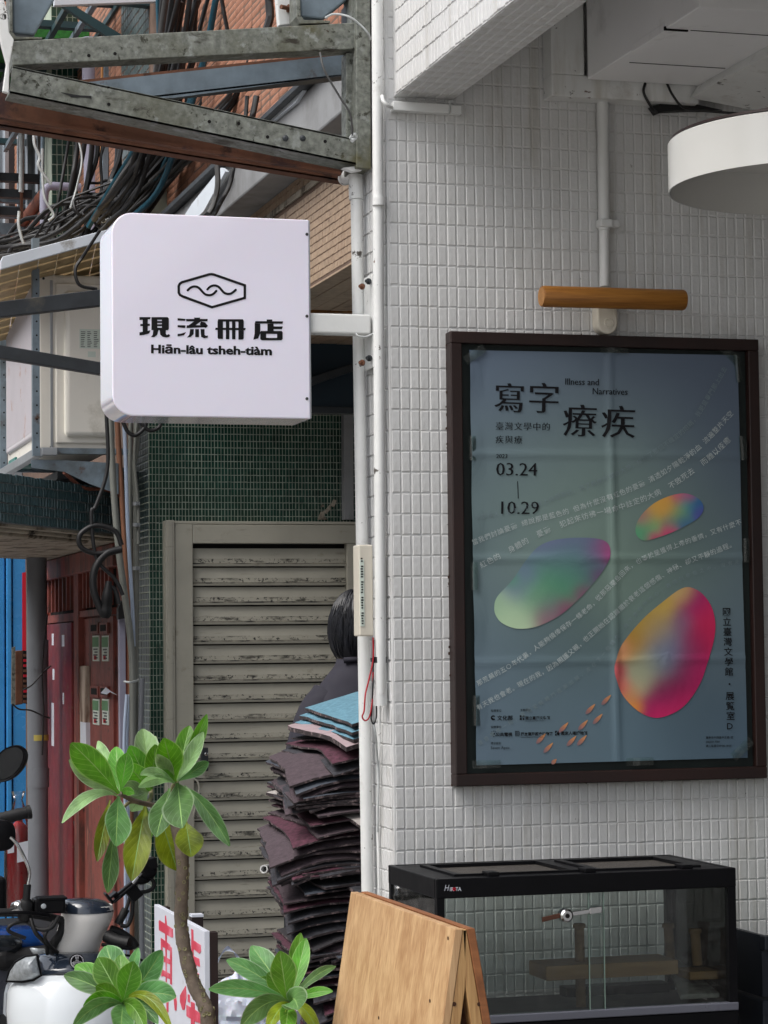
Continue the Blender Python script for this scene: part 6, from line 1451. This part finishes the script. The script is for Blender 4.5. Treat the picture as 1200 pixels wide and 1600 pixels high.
# ================================================================== PLANTS
rl_ = random.Random(3)
def leaf(par, base, tip, wpx, m, Y0, Y1, sag=0.0, up=None, roll=0.0, fold=.18, ctrl=None):
    """base / tip in photograph pixels at real depths Y0 / Y1"""
    a, c = PY(*base, Y0), PY(*tip, Y1); w_ = 1.2*wpx*((Y0+Y1)/2)/FPX
    L_2 = (c-a).length; mid = (a+c)/2+V((0,0,sag*L_2))
    if ctrl: mid = PY(*ctrl, (Y0+Y1)/2)*2-(a+c)/2; mid = mid
    P = []; n = 14
    for i in range(n+1): t = i/n; P.append(a*(1-t)**2+mid*2*t*(1-t)+c*t*t)
    view = (CAM-(a+c)/2).normalized()
    cols = (-1, -.72, -.4, -.035, .035, .4, .72, 1)
    rows = []; ph = rl_.uniform(0, 6)
    for i in range(n+1):
        t = i/n; T = (P[min(i+1,n)]-P[max(i-1,0)]).normalized()
        nv = (view-T*view.dot(T)).normalized(); nv = Matrix.Rotation(roll, 3, T) @ nv; s_ = T.cross(nv).normalized()
        wd = (sin(pi*min(1, (t**1.45)*.985+.0))**.75 if t > 0 else 0)*.5
        wd = max(wd, .055*(1-t)+.002)
        row = []
        for cc2 in cols:
            wv = .035*sin(t*13+ph+cc2*2)*abs(cc2)
            row.append(P[i]+s_*(cc2*wd*w_)+nv*((abs(cc2)*fold*wd*w_*1.2)+wv*w_*wd*2-(.05*w_ if abs(cc2) < .1 else 0)*0))
        rows.append(row)
    b = B(); N_ = len(cols); b.v = [p for r in rows for p in r]
    for i in range(n):
        for j in range(N_-1):
            b.f.append((i*N_+j, i*N_+j+1, (i+1)*N_+j+1, (i+1)*N_+j)); b.m.append(1 if j == 3 else 0)
    o = b.make('leaf', [m, M_vein], par, smooth=180); rn = rl_.random()
    at = o.data.color_attributes.new('blade', 'FLOAT_COLOR', 'POINT'); at.data.foreach_set('color', [x for i in range(n+1) for cc2 in cols for x in (i/n, abs(cc2), rn, 1)])
    return o
pot_m = mat('terracotta', S(150,86,60), .8, var=.15, vs=12, bump=.2); soil_m = mat('potting_soil', (.03,.022,.016), .95, bump=.8, bs=60, bd=.01)
def pot(x, y, h, r, label, m=pot_m):
    t = thing('plant_pot', label, 'pot', (x, y, 0))
    B().lathe((x, y, 0), (0,0,1), [(0, r*.72), (h*.85, r*.95), (h*.85, r*1.05), (h, r*1.06), (h, r*.95), (h*.9, r*.93), (h*.9, .01)], 32).make('pot_body', m, t, smooth=40)
    B().lathe((x, y, h*.9), (0,0,1), [(0, r*.92), (.006, r*.9), (.008, .01)], 24).make('soil', soil_m, t, smooth=60)
YP1 = 4.1
tp = [PY(u, v, y) for u, v, y in ((278,1235,4.16),(270,1262,4.14),(278,1300,4.12),(285,1345,4.1),(284,1400,4.1),(283,1445,4.1),(290,1492,4.09),(303,1538,4.08),(320,1572,4.06),(326,1610,4.05))]
xb, yb2 = tp[-1].x+.01, 4.05
tree = thing('octopus_bush', 'tall bare-stemmed bush with large rosettes of grey green leaves', 'bush', (xb, yb2, .27))
tpts = cr(tp+[V((xb, yb2, .6)), V((xb, yb2, .25))], 8); nT = len(tpts)
b = B(); b.tube(tpts, [(.0065 if i < 12 else .0105+.0006*sin(i*.9)+.003*i/nT) for i in range(nT)], 14)
b.make('trunk', M_bark, tree, smooth=70)
b = B()
for i in range(22, nT-14, 1):
    for k in range(2):
        p = tpts[i]; t = (tpts[min(i+1,nT-1)]-p).normalized() if i < nT-1 else V((0,0,1)); a = t.orthogonal().normalized(); a = Matrix.Rotation(rl_.uniform(0, 2*pi), 3, t) @ a
        c = p+a*(.0098+.003*i/nT)+t*rl_.uniform(0,.01); b.lathe(c, a, [(-.002,.0038),(.0012,.0032),(.0008,.0018),(-.0006,.0012)], 8)
b.make('leaf_scars', M_stem, tree, smooth=60, kind='stuff')
def twig(par, pts, r, m=M_stem): return B().tube(cr([PY(u, v, y) for u, v, y in pts], 5), r, 8).make('branch', m, par, smooth=60)
twig(tree, ((270,1262,4.14),(240,1258,4.12),(212,1252,4.08),(187,1240,4.04)), .0045, M_bark)
twig(tree, ((230,1256,4.12),(236,1246,4.18),(236,1232,4.24)), .004)
twig(tree, ((270,1262,4.14),(268,1240,4.12),(275,1220,4.08)), .0045)
twig(tree, ((215,1253,4.1),(202,1254,4.08),(190,1264,4.06)), .003)
G, Pp, Yy, Dd = M_leaf, M_leafp, M_leafy, M_leafd
for args in (
    # left rosette
    ((186,1240),(111,1161),40,G,4.04,3.98,.05), ((184,1240),(108,1187),20,Pp,4.05,4.02,-.12,), ((187,1237),(181,1167),25,G,4.05,4.12,.0), ((189,1236),(199,1176),24,G,4.03,4.0,.02), ((188,1238),(153,1158),18,Pp,4.08,4.2,.02),
    ((184,1244),(97,1286),17,Pp,4.03,3.96,.34), ((185,1244),(181,1322),38,Dd,4.02,3.95,.06), ((172,1250),(152,1346),20,Yy,4.06,4.0,.05), ((178,1300),(168,1395),24,Dd,4.05,4.02,.05),
    # middle rosette
    ((236,1234),(223,1139),38,Pp,4.24,4.3,.0), ((236,1234),(203,1165),30,G,4.22,4.2,.02), ((237,1233),(243,1163),26,G,4.2,4.14,.0), ((237,1233),(243,1150),14,Pp,4.26,4.34,.0), ((234,1236),(196,1192),34,G,4.2,4.12,.04), ((232,1238),(188,1240),22,Pp,4.18,4.1,.14), ((231,1240),(205,1268),26,Pp,4.18,4.1,.1), ((234,1234),(214,1160),24,G,4.26,4.34,.0),
    # right rosette
    ((274,1222),(256,1153),38,G,4.08,4.0,.02), ((276,1220),(296,1134),26,G,4.1,4.14,.0), ((278,1219),(323,1116),20,G,4.1,4.08,-.05), ((277,1220),(318,1144),22,Pp,4.07,4.02,-.08), ((278,1221),(326,1191),18,Dd,4.1,4.12,.02), ((273,1222),(246,1178),20,Pp,4.09,4.0,.04), ((274,1222),(243,1168),16,G,4.12,4.2,.0), ((273,1223),(219,1211),14,Pp,4.07,3.95,.14), ((273,1224),(216,1230),16,Pp,4.06,3.96,.16),
    ((277,1223),(285,1294),47,Dd,4.06,3.95,.05), ((265,1232),(244,1308),33,Dd,4.07,3.98,.03), ((288,1228),(359,1322),24,Dd,4.1,4.02,.14), ((228,1256),(206,1376),36,Yy,4.12,4.06,.05), ((248,1266),(277,1360),42,Yy,4.14,4.12,-.02), ((290,1284),(299,1339),38,Yy,4.1,4.04,.02), ((230,1262),(236,1310),10,G,4.14,4.12,.0), ((186,1242),(210,1240),12,G,4.05,4.0,.2)):
    leaf(tree, *args[:4], args[4], args[5], sag=args[6], roll=rl_.uniform(-.45,.45), fold=rl_.uniform(.15,.32))
pot(xb, yb2, .28, .15, 'terracotta pot of the tall bush')
def rosette(name, label, cx, cy, Yc, leaves, potlab):
    c0_ = PY(cx, cy, Yc); r = thing(name, label, 'plant', (c0_.x, Yc, .25))
    B().tube(cr([c0_, c0_+V((.006,0,-.05)), V((c0_.x+.015, Yc, .7)), V((c0_.x, Yc, .23))], 5), .008, 10).make('stem', M_bark, r, smooth=60)
    for (tu, tv, wd, m, dy, sg_) in leaves:
        leaf(r, (cx+rl_.uniform(-3,3), cy+rl_.uniform(-3,5)), (tu, tv), wd, m, Yc-.005, Yc+dy, sag=sg_, roll=rl_.uniform(-.35,.35), fold=rl_.uniform(.15,.3))
    pot(c0_.x, Yc, .26, .13, potlab)
rosette('leafy_plant', 'low rosette of broad green leaves in front of the white scooter', 192, 1566, 3.95, (
    (100,1524,26,Dd,.05,.1), (118,1508,30,G,.1,.08), (153,1496,36,G,.02,.05), (166,1478,42,Dd,.12,.02), (188,1492,28,G,.06,.0), (216,1481,16,Dd,.16,.0), (209,1502,34,G,-.04,.02), (253,1485,32,Dd,.08,-.08), (275,1558,34,Dd,-.04,.22), (130,1572,28,G,-.06,.12), (113,1606,22,Dd,-.1,.25), (269,1612,16,Yy,-.1,.5), (188,1620,34,Dd,-.12,.1), (228,1612,26,G,-.1,.3), (150,1540,26,G,-.02,.1), (236,1540,26,G,.0,.1), (247,1600,22,Dd,-.08,.3)), 'terracotta pot in front of the scooter')
rosette('leafy_plant', 'low rosette of broad green leaves beside the plywood board', 452, 1564, 3.85, (
    (354,1500,24,Dd,.04,.12), (326,1546,24,Dd,-.03,.12), (393,1478,34,Dd,.1,.02), (405,1484,28,Dd,.14,.02), (437,1486,36,G,-.02,.0), (470,1458,24,G,.1,.0), (478,1466,24,G,.05,-.03), (525,1510,14,Dd,.02,.2), (520,1549,14,G,-.05,.16), (466,1578,38,Dd,-.1,.25), (376,1606,30,Dd,-.06,.3), (418,1612,20,Yy,-.08,.25), (500,1618,18,Yy,-.06,.4), (446,1615,26,G,-.1,.12), (402,1530,26,G,.02,.08), (418,1520,24,G,.0,.04), (478,1540,18,G,.06,.05)), 'terracotta pot beside the plywood board')

# ================================================================== WHITE BOARD WITH RED CHARACTERS
sb_ = thing('painted_board', 'white upright board with faded red brush characters', 'signboard', (1.05, 5.4, 0))
XB = PY(319,1455,5.05).x; zt1_ = PY(319,1455,5.05).z; yN, yF = 5.05, PX(241,1409,XB).y
B().box((XB, yN, .03), (XB+.012, yF, zt1_)).make('board', M_signw, sb_, bevel=.001)
B().box((XB+.0125, yN+.001, .03), (XB+.030, yN+.03, zt1_-.004)).make('edge_batten', M_brown, sb_)
B().box((XB+.0125, yF-.04, .03), (XB+.030, yF-.01, zt1_-.004)).make('edge_batten', M_brown, sb_)
zq = lambda x, y: (230+x/5.714, 1390+y/5.714)
b = B()
rk = [0]
def redp(*pts): rk[0] += 1; b.prism([PX(*zq(x, y), XB-.0003) for x, y in pts], (-.0004-.00006*rk[0],0,0))
redp((160,232),(168,232),(176,300),(176,840),(166,840),(160,300)); redp((104,280),(110,272),(230,352),(232,425),(222,430),(106,362))
redp((122,430),(137,440),(139,776),(128,774)); redp((205,505),(222,520),(222,850),(206,842)); redp((137,440),(205,492),(205,548),(137,508)); redp((139,585),(205,625),(206,668),(139,640)); redp((139,715),(206,752),(206,800),(139,768)); redp((98,825),(120,822),(225,892),(255,935),(266,1010),(262,1080),(248,1078),(240,985),(215,945),(108,885)); redp((170,900),(190,912),(190,1095),(176,1100))
redp((345,860),(352,960),(335,1072),(318,1075),(295,1000),(296,945),(318,905))
redp((396,350),(412,362),(420,880),(402,860)); redp((396,440),(478,495),(482,548),(470,572),(396,512)); redp((398,585),(466,618),(472,688),(398,652)); redp((440,740),(462,752),(468,872),(446,860)); redp((420,660),(440,672),(436,830),(420,815))
redp((366,935),(380,940),(384,1010),(366,1000)); redp((354,1030),(420,1068),(500,1120),(504,1200),(440,1180),(356,1130)); redp((395,1000),(425,1015),(425,1300),(395,1290))
b.make('brush_characters', M_signr, sb_)
pp = PY(307,1428,5.28)
pst = thing('wooden_post', 'brown wooden post with a pale top behind the painted board', 'post', (pp.x, 5.28, 0))
B().box((pp.x-.013, 5.268, 0), (pp.x+.013, 5.295, PY(307,1432,5.28).z)).make('post', M_brown, pst, bevel=.001)
B().box((pp.x-.0135, 5.267, PY(307,1432,5.28).z), (pp.x+.0135, 5.296, PY(307,1428,5.28).z)).make('cap', M_signw, pst)

# ================================================================== PLASTIC BAG
bc = PY(378,1560,5.75)
bag = thing('plastic_bag', 'crumpled white plastic carrier bag with its handles standing up', 'bag', (bc.x, bc.y, bc.z-.2))
def crumple(p, k=1.0):
    q = p*13; n_ = mnoise.noise(q)*.5+abs(mnoise.noise(q*2.1))*.6+abs(mnoise.noise(q*4.3+V((3,1,2))))*.4
    return n_*.045*k
rows = []
for j in range(40):
    ph = -pi/2+pi*j/39; row = []
    for k in range(73):
        a = 2*pi*k/72; d = V((cos(a)*cos(ph), sin(a)*cos(ph), sin(ph)))
        rr3 = 1+.0; p = V((d.x*.135, d.y*.11, d.z*.11)); p = p+d*(crumple(p+V((1.3,.2,0)))-.01)
        row.append(bc+V((.01,0,-.06))+p)
    rows.append(row)
B().grid(rows).make('bag_body', M_bag, bag, smooth=28)
for pts in (((331,1545),(334,1515),(346,1492),(357,1483),(367,1488),(374,1506),(376,1540)), ((392,1545),(398,1520),(410,1506),(420,1518),(430,1548))):
    rows = []
    for i, (u, v) in enumerate(pts):
        c = PY(u, v, 5.70); wv = .010+.004*sin(i*2)
        t = V((1,0,.0)) if i in (0, len(pts)-1) else V((.7,0,.7 if u < 357 else -.7))
        rows.append([c-t*wv, c+V((0,.006,0)), c+t*wv])
    rows = [[r[k] for r in rows] for k in range(3)]; rows = [cr(r, 4) for r in rows]
    B().grid(rows).make('handle', M_bag, bag, smooth=60)
bs2 = thing('storage_crate', 'old grey crate under the plastic bag', 'crate', (bc.x, bc.y, 0))
B().box((bc.x-.17, bc.y-.13, 0), (bc.x+.16, bc.y+.15, bc.z-.155)).make('crate_body', M_sgr2, bs2, bevel=.005)

# ================================================================== SCOOTERS
SY = 6.25
scx = PY(125,1500,SY).x
sco = thing('scooter', 'white motor scooter with dark front panel facing the camera', 'scooter', (scx, SY+.6, 0))
pxm = SY*1.04/FPX
def surf(nm, m, rows_px, Yf, par=sco, n=14, th=.006, sm_=60, mirror=False):
    """rows of (v, u_left, u_right, bulge) -> rounded shell"""
    rows = []
    for (v, ul, ur, bulge, y) in rows_px:
        row = []
        for i in range(n+1):
            t = i/n*2-1; u = (ul+ur)/2+(ur-ul)/2*sin(t*pi/2)
            vv_ = v if not callable(v) else v(t)
            row.append(PY(u, vv_, y+bulge*(1-cos(t*pi/2))))
        rows.append(row)
    o = B().grid(rows).make(nm, m, par, smooth=sm_); s_ = o.modifiers.new('solid', 'SOLIDIFY'); s_.thickness = th; s_.offset = 1; return o
arcv = lambda v, d, sk_=0: (lambda t: v+d*t*t+sk_*t)
surf('front_shield', M_swhite, [(arcv(1519,16,-2),18,232,.17,SY-.03),(arcv(1524,15,-2),14,236,.17,SY-.055),(arcv(1545,8),10,240,.18,SY-.08),(1580,9,241,.18,SY-.10),(1640,14,236,.18,SY-.11),(1720,32,218,.16,SY-.10),(1800,60,190,.12,SY-.06),(1850,80,170,.08,SY-.02)], SY, n=24)
surf('dark_upper_panel', M_sdark, [(arcv(1487,8),58,192,.10,SY+.03),(arcv(1490,7),56,194,.10,SY-.0),(arcv(1500,8,-1),54,196,.11,SY-.03),(arcv(1512,10,-1),50,200,.12,SY-.05),(arcv(1519,14,-1),46,204,.13,SY-.06)], SY, n=18)
def lens(m):
    s_ = 1 if m < 0 else -1; f = lambda u: u if m < 0 else 250-u
    pts = [(58,1492),(40,1494),(24,1503),(15,1516),(10,1533),(34,1534),(52,1531),(64,1524),(60,1506)]
    c = (40,1515); P = [PY(f(u), v, SY-.035+.10*abs((u-64)/54)**2) for u, v in pts]
    b = B(); rows = [[PY(f(c[0]+(u-c[0])*q), c[1]+(v-c[1])*q, SY-.065+.028*q*q+.10*abs((c[0]+(u-c[0])*q-64)/54)**2) for u, v in pts+[pts[0]]] for q in (0,.35,.7,.92,1)]
    b.grid(rows); o = b.make('indicator_lens', M_lens, sco, smooth=50)
    ed = P+[P[0]]; B().tube([p-V((0,.004,0)) for p in ed], .0035, 6).make('lens_rim', M_tblack, sco, smooth=60)
lens(-1); lens(1)
# emblem: ring with three crossed tuning forks
ec = PY(120,1502,SY-.052); em = B()
em.lathe(ec, (0,-1,0), [(0,.0175),(.004,.0175),(.004,.0148),(.001,.0148)], 28, cap=False)
for k in range(3):
    a = rad(90+120*k); d = V((cos(a), 0, sin(a))); s_ = V((-sin(a), 0, cos(a)))
    em.obox(ec+d*.004+V((0,-.003,0)), d*.0085, s_*.0012, V((0,.001,0)))
    for q in (-1, 1): em.obox(ec+d*.010+s_*q*.0032+V((0,-.003,0)), d*.0045, s_*.0010, V((0,.001,0)))
    em.obox(ec+d*.006+V((0,-.003,0)), d*.001, s_*.004, V((0,.001,0)))
em.make('emblem', M_chrome, sco, smooth=30)
B().lathe(ec+V((0,.003,0)), (0,-1,0), [(0,.0195),(.003,.0195),(.003,.01)], 28).make('emblem_base', M_tblack, sco, smooth=30)
# handlebar cowl
rows = []
for (v, ul, ur, y) in ((1490,76,152,SY+.04),(1475,82,156,SY+.03),(1455,90,165,SY+.02),(1438,95,173,SY+.01),(1428,97,176,SY+.005),(1421,97,176,SY+.005),(1414,98,174,SY+.01)):
    c = PY((ul+ur)/2, v, y+.06); rx = (ur-ul)/2*pxm
    rows.append([V((c.x+rx*cos(a), c.y+.07*sin(a), c.z)) for a in [2*pi*k/28 for k in range(29)]])
B().grid(rows).make('handlebar_cowl', M_sgrey, sco, smooth=70)
rows = []
for (v, ul, ur, q) in ((1424,96,176.8,1),(1417,96,174,.97),(1409,98,164,.85),(1405,104,150,.6),(1403.5,124,130,.02)):
    c = PY((ul+ur)/2, v, SY+.065); rx = (ur-ul)/2*pxm
    rows.append([V((c.x+rx*cos(a), c.y+.072*q*sin(a), c.z)) for a in [2*pi*k/28 for k in range(29)]])
B().grid(rows).make('dash_cap', M_sdark, sco, smooth=70)
def bar(nm, pts, r, m=M_rubber, par=sco, Y=SY+.05, n=5, seg=10):
    pts = [PY(p[0], p[1], p[2] if len(p) > 2 else Y) for p in pts]; 
    return B().tube(cr(pts, n), r, seg).make(nm, m, par, smooth=60)
bar('left_handlebar', [(104,1440),(70,1432),(30,1426),(0,1426),(-40,1424)], .011)
bar('brake_lever', [(76,1430,SY-.02),(40,1426,SY-.05),(0,1427,SY-.05),(-30,1430,SY-.04)], .005, M_tblack)
bar('brake_cable', [(92,1432,SY-.02),(80,1450,SY-.05),(60,1452,SY-.04),(40,1440,SY),(18,1445,SY),(14,1455,SY),(40,1466,SY)], .005)
bar('brake_cable', [(84,1440,SY-.03),(70,1462,SY-.05),(78,1478,SY-.01),(90,1488,SY+.02)], .005)
bar('brake_cable', [(48,1436,SY-.02),(56,1458,SY-.04),(72,1475,SY-.02),(74,1490,SY+.02)], .0055)
bar('wiring_sleeve', [(100,1436),(96,1456),(84,1474),(80,1490)], .012)
a, c = PY(52,1404,SY), PY(101,1426,SY)
B().box((a.x, SY-.02, c.z), (c.x, SY+.04, a.z)).make('brake_reservoir', M_tblack, sco, bevel=.006)
B().box((a.x+.012, SY-.022, a.z-.004), (c.x+.004, SY+.045, a.z+.002)).make('reservoir_cap', M_tblack, sco, bevel=.001)
p = PY(68,1416,SY-.022); B().lathe(p, (0,-1,0), [(0,.007),(.002,.007),(.003,.005)], 14).make('sight_glass', M_lens, sco, smooth=30)
p = PY(30,1418,SY); B().lathe(p, (.3,-1,.2), [(-.02,.018),(.01,.019),(.018,.012)], 18).make('switch_housing', M_chrome, sco, smooth=40)
B().lathe(PY(40,1422,SY), (0,-.3,1), [(-.022,.020),(.02,.020),(.03,.012)], 18).make('mirror_clamp', M_rubber, sco, smooth=40)
bar('mirror_boot', [(41,1408,SY-.01),(43,1382,SY-.01)], .010)
bar('mirror_stem', [(43,1384,SY-.01),(46,1362,SY-.01),(38,1340,SY-.02),(26,1318,SY-.04),(16,1308,SY-.04)], .0045, M_chrome)
c = PY(-2,1306,SY-.02)
rows = []
for (dy, q) in ((0,.02),(-.0,.9),(.004,1),(.02,1.0),(.035,.8),(.045,.4),(.048,.02)):
    rows.append([c+V((.044*q*(abs(cos(a))**.7)*(1 if cos(a) > 0 else -1), dy, .040*q*(abs(sin(a))**.7)*(1 if sin(a) > 0 else -1))) for a in [2*pi*k/28 for k in range(29)]])
B().grid(rows).make('mirror_housing', M_tblack, sco, smooth=50)
# right side: grip, mirror stem, phone holder
bar('right_handlebar', [(172,1452),(188,1458),(205,1470),(212,1480)], .012)
bar('right_grip', [(166,1462,SY+.02),(182,1470,SY-.0),(202,1474,SY-.02)], .017)
bar('brake_lever', [(160,1476,SY),(180,1480,SY-.03),(206,1482,SY-.03)], .005, M_tblack)
bar('mirror_boot', [(184,1444,SY+.05),(197,1420,SY+.05)], .011)
bar('mirror_stem', [(196,1424,SY+.05),(202,1406,SY+.05),(206,1390,SY+.04)], .005, M_rubber)
bar('mirror_stem', [(188,1446,SY+.0),(199,1446,SY),(206,1430,SY),(208,1404,SY),(214,1396,SY),(232,1392,SY),(240,1386,SY),(240,1378,SY),(232,1368,SY)], .0055, M_rubber)
ph_ = PY(206,1388,SY)
def ob(nm, u, v, y, hw, hh, hd, ang, m=M_tblack):
    c = PY(u, v, y); ax = V((cos(ang), 0, sin(ang))); az = V((-sin(ang), 0, cos(ang)))
    return B().obox(c, ax*hw, V((0,hd,0)), az*hh).make(nm, m, sco, bevel=.002)
ob('phone_holder_plate', 205, 1383, SY-.02, .055, .008, .01, rad(38)); ob('phone_holder_plate', 197, 1392, SY-.03, .05, .003, .008, rad(38)); ob('phone_holder_joint', 208, 1394, SY-.01, .016, .020, .018, rad(38))
ob('phone_clip', 169, 1402, SY-.03, .003, .014, .02, rad(38)); ob('phone_clip', 176, 1398, SY-.03, .012, .003, .02, rad(38)); ob('phone_clip', 183, 1406, SY-.04, .012, .002, .01, rad(38))
for u, v in ((222,1366),(230,1358)): B().lathe(PY(u,v,SY-.02), (.3,-.8,.3), [(-.025,.020),(-.01,.026),(.005,.027),(.012,.020)], 18).make('phone_holder_grip', M_tblack, sco, smooth=40)
ob('phone_holder_grip', 232, 1350, SY-.01, .020, .014, .02, rad(15)); ob('phone_holder_spring', 214, 1372, SY-.035, .018, .004, .004, rad(50), M_chrome)
# wheels, body, seat below and behind (mostly out of the picture)
def wheel(nm, x, y, r, par):
    t = B().lathe((x-.05, y, r+.0), (1,0,0), [(0,r*.62),(.005,r*.9),(.025,r*.985),(.05,r),(.075,r*.985),(.095,r*.9),(.1,r*.62)], 36, cap=False).make(nm, M_rubber, par, smooth=60)
    B().lathe((x-.04, y, r), (1,0,0), [(0,.02),(.0,r*.6),(.08,r*.6),(.08,.02)], 24).make('rim', M_alu, t, smooth=30)
wheel('wheel', scx, SY+.0, .25, sco); wheel('wheel', scx, SY+1.25, .25, sco)
surf('front_mudguard', M_swhite, [(1850,100,150,.02,SY-.22),(1800,92,158,.03,SY-.26),(1760,96,154,.03,SY-.2)], SY, n=10)
B().box((scx-.16, SY+.18, .26), (scx+.16, SY+.62, .32)).make('footboard', M_sgr2, sco, bevel=.02)
B().box((scx-.17, SY+.62, .3), (scx+.17, SY+1.45, .60)).make('rear_body', M_swhite, sco, bevel=.06, seg=4)
B().box((scx-.15, SY+.58, .605), (scx+.15, SY+1.4, .67)).make('seat', M_rubber, sco, bevel=.03, seg=4)
B().box((scx-.15, SY+.05, .34), (scx+.15, SY+.14, .655)).make('inner_shield', M_sgr2, sco, bevel=.03, seg=3)
for s_ in (-.04, .04): B().tube([(scx+s_*2, SY, .25), (scx+s_, SY+.06, .66)], .018, 10).make('fork_leg', M_tblack, sco, smooth=60)
# second scooter, blue, partly hidden on the left
SY2 = 6.9; bx2 = PY(-10,1500,SY2).x
s2 = thing('scooter', 'blue and grey motor scooter partly cut off at the left edge', 'scooter', (bx2, SY2+.5, 0))
surf('blue_cowl', M_sblue, [(1446,-70,55,.06,SY2),(1455,-76,64,.06,SY2-.03),(1470,-80,78,.07,SY2-.05),(1482,-80,80,.07,SY2-.05)], SY2, par=s2)
surf('windscreen_lamp', mat('dark_headlamp_glass', (.02,.025,.03), .06, var=.2, coat=.5), [(1461,-60,30,.05,SY2-.08),(1470,-62,36,.05,SY2-.09),(1488,-62,34,.05,SY2-.085)], SY2, par=s2)
surf('grey_shield', M_sgr2, [(1488,-80,34,.08,SY2-.04),(1520,-84,26,.08,SY2-.05),(1600,-84,20,.08,SY2-.05),(1750,-70,4,.08,SY2)], SY2, par=s2)
surf('indicator_lens', M_lens, [(1482,46,70,.02,SY2-.12),(1490,50,74,.02,SY2-.12),(1498,60,72,.02,SY2-.11)], SY2, par=s2, n=8)
a, c = PY(-60,1374,SY2), PY(11,1428,SY2)
B().box((a.x, SY2, c.z), (c.x, SY2+.08, a.z)).make('dark_top_box', M_tblack, s2, bevel=.012, seg=3)
g0_, g1_ = PY(-10,1282,6.5), PY(48,1268,6.5)
B().lathe(g0_, g1_-g0_, [(0,.014),(.01,.016)]+[(.012+.008*k, .016+.0012*(k % 2)) for k in range(9)]+[((g1_-g0_).length-.012,.016),((g1_-g0_).length-.01,.019),((g1_-g0_).length,.019),((g1_-g0_).length+.002,.012)], 16).make('grip', M_rubber, s2, smooth=40)
mcn = PY(12,1193,6.55)
nrm = V((-.55,-.8,.1)).normalized(); ax = V((.62,-.42,.66)).normalized(); ax = (ax-nrm*ax.dot(nrm)).normalized(); bx3 = nrm.cross(ax)
rows = []
for (h, q) in ((.0,.02),(.0,.9),(.001,.97),(-.006,1.0),(-.02,.95),(-.03,.6),(-.032,.02)):
    rows.append([mcn+nrm*h+ax*(.062*q*cos(a))+bx3*(.040*q*sin(a)) for a in [2*pi*k/32 for k in range(33)]])
B().grid(rows).make('mirror_housing', M_tblack, s2, smooth=50)
B().add([mcn+nrm*.0014+ax*(.054*cos(a))+bx3*(.034*sin(a)) for a in [2*pi*k/32 for k in range(32)]], [tuple(range(32))]).make('mirror_glass', M_mirror, s2)
B().tube(cr([mcn-nrm*.02, PY(-4,1225,6.6), PY(-14,1250,6.6), PY(-16,1290,6.6), PY(-20,1400,SY2)]), .006, 8).make('mirror_stem', M_tblack, s2, smooth=60)
wheel('wheel', bx2, SY2+.05, .25, s2); wheel('wheel', bx2, SY2+1.3, .25, s2)
B().box((bx2-.16, SY2+.2, .26), (bx2+.16, SY2+1.5, .52)).make('rear_body', M_sblue, s2, bevel=.06, seg=4)
B().box((bx2-.14, SY2+.55, .525), (bx2+.14, SY2+1.4, .58)).make('seat', M_rubber, s2, bevel=.03, seg=4)
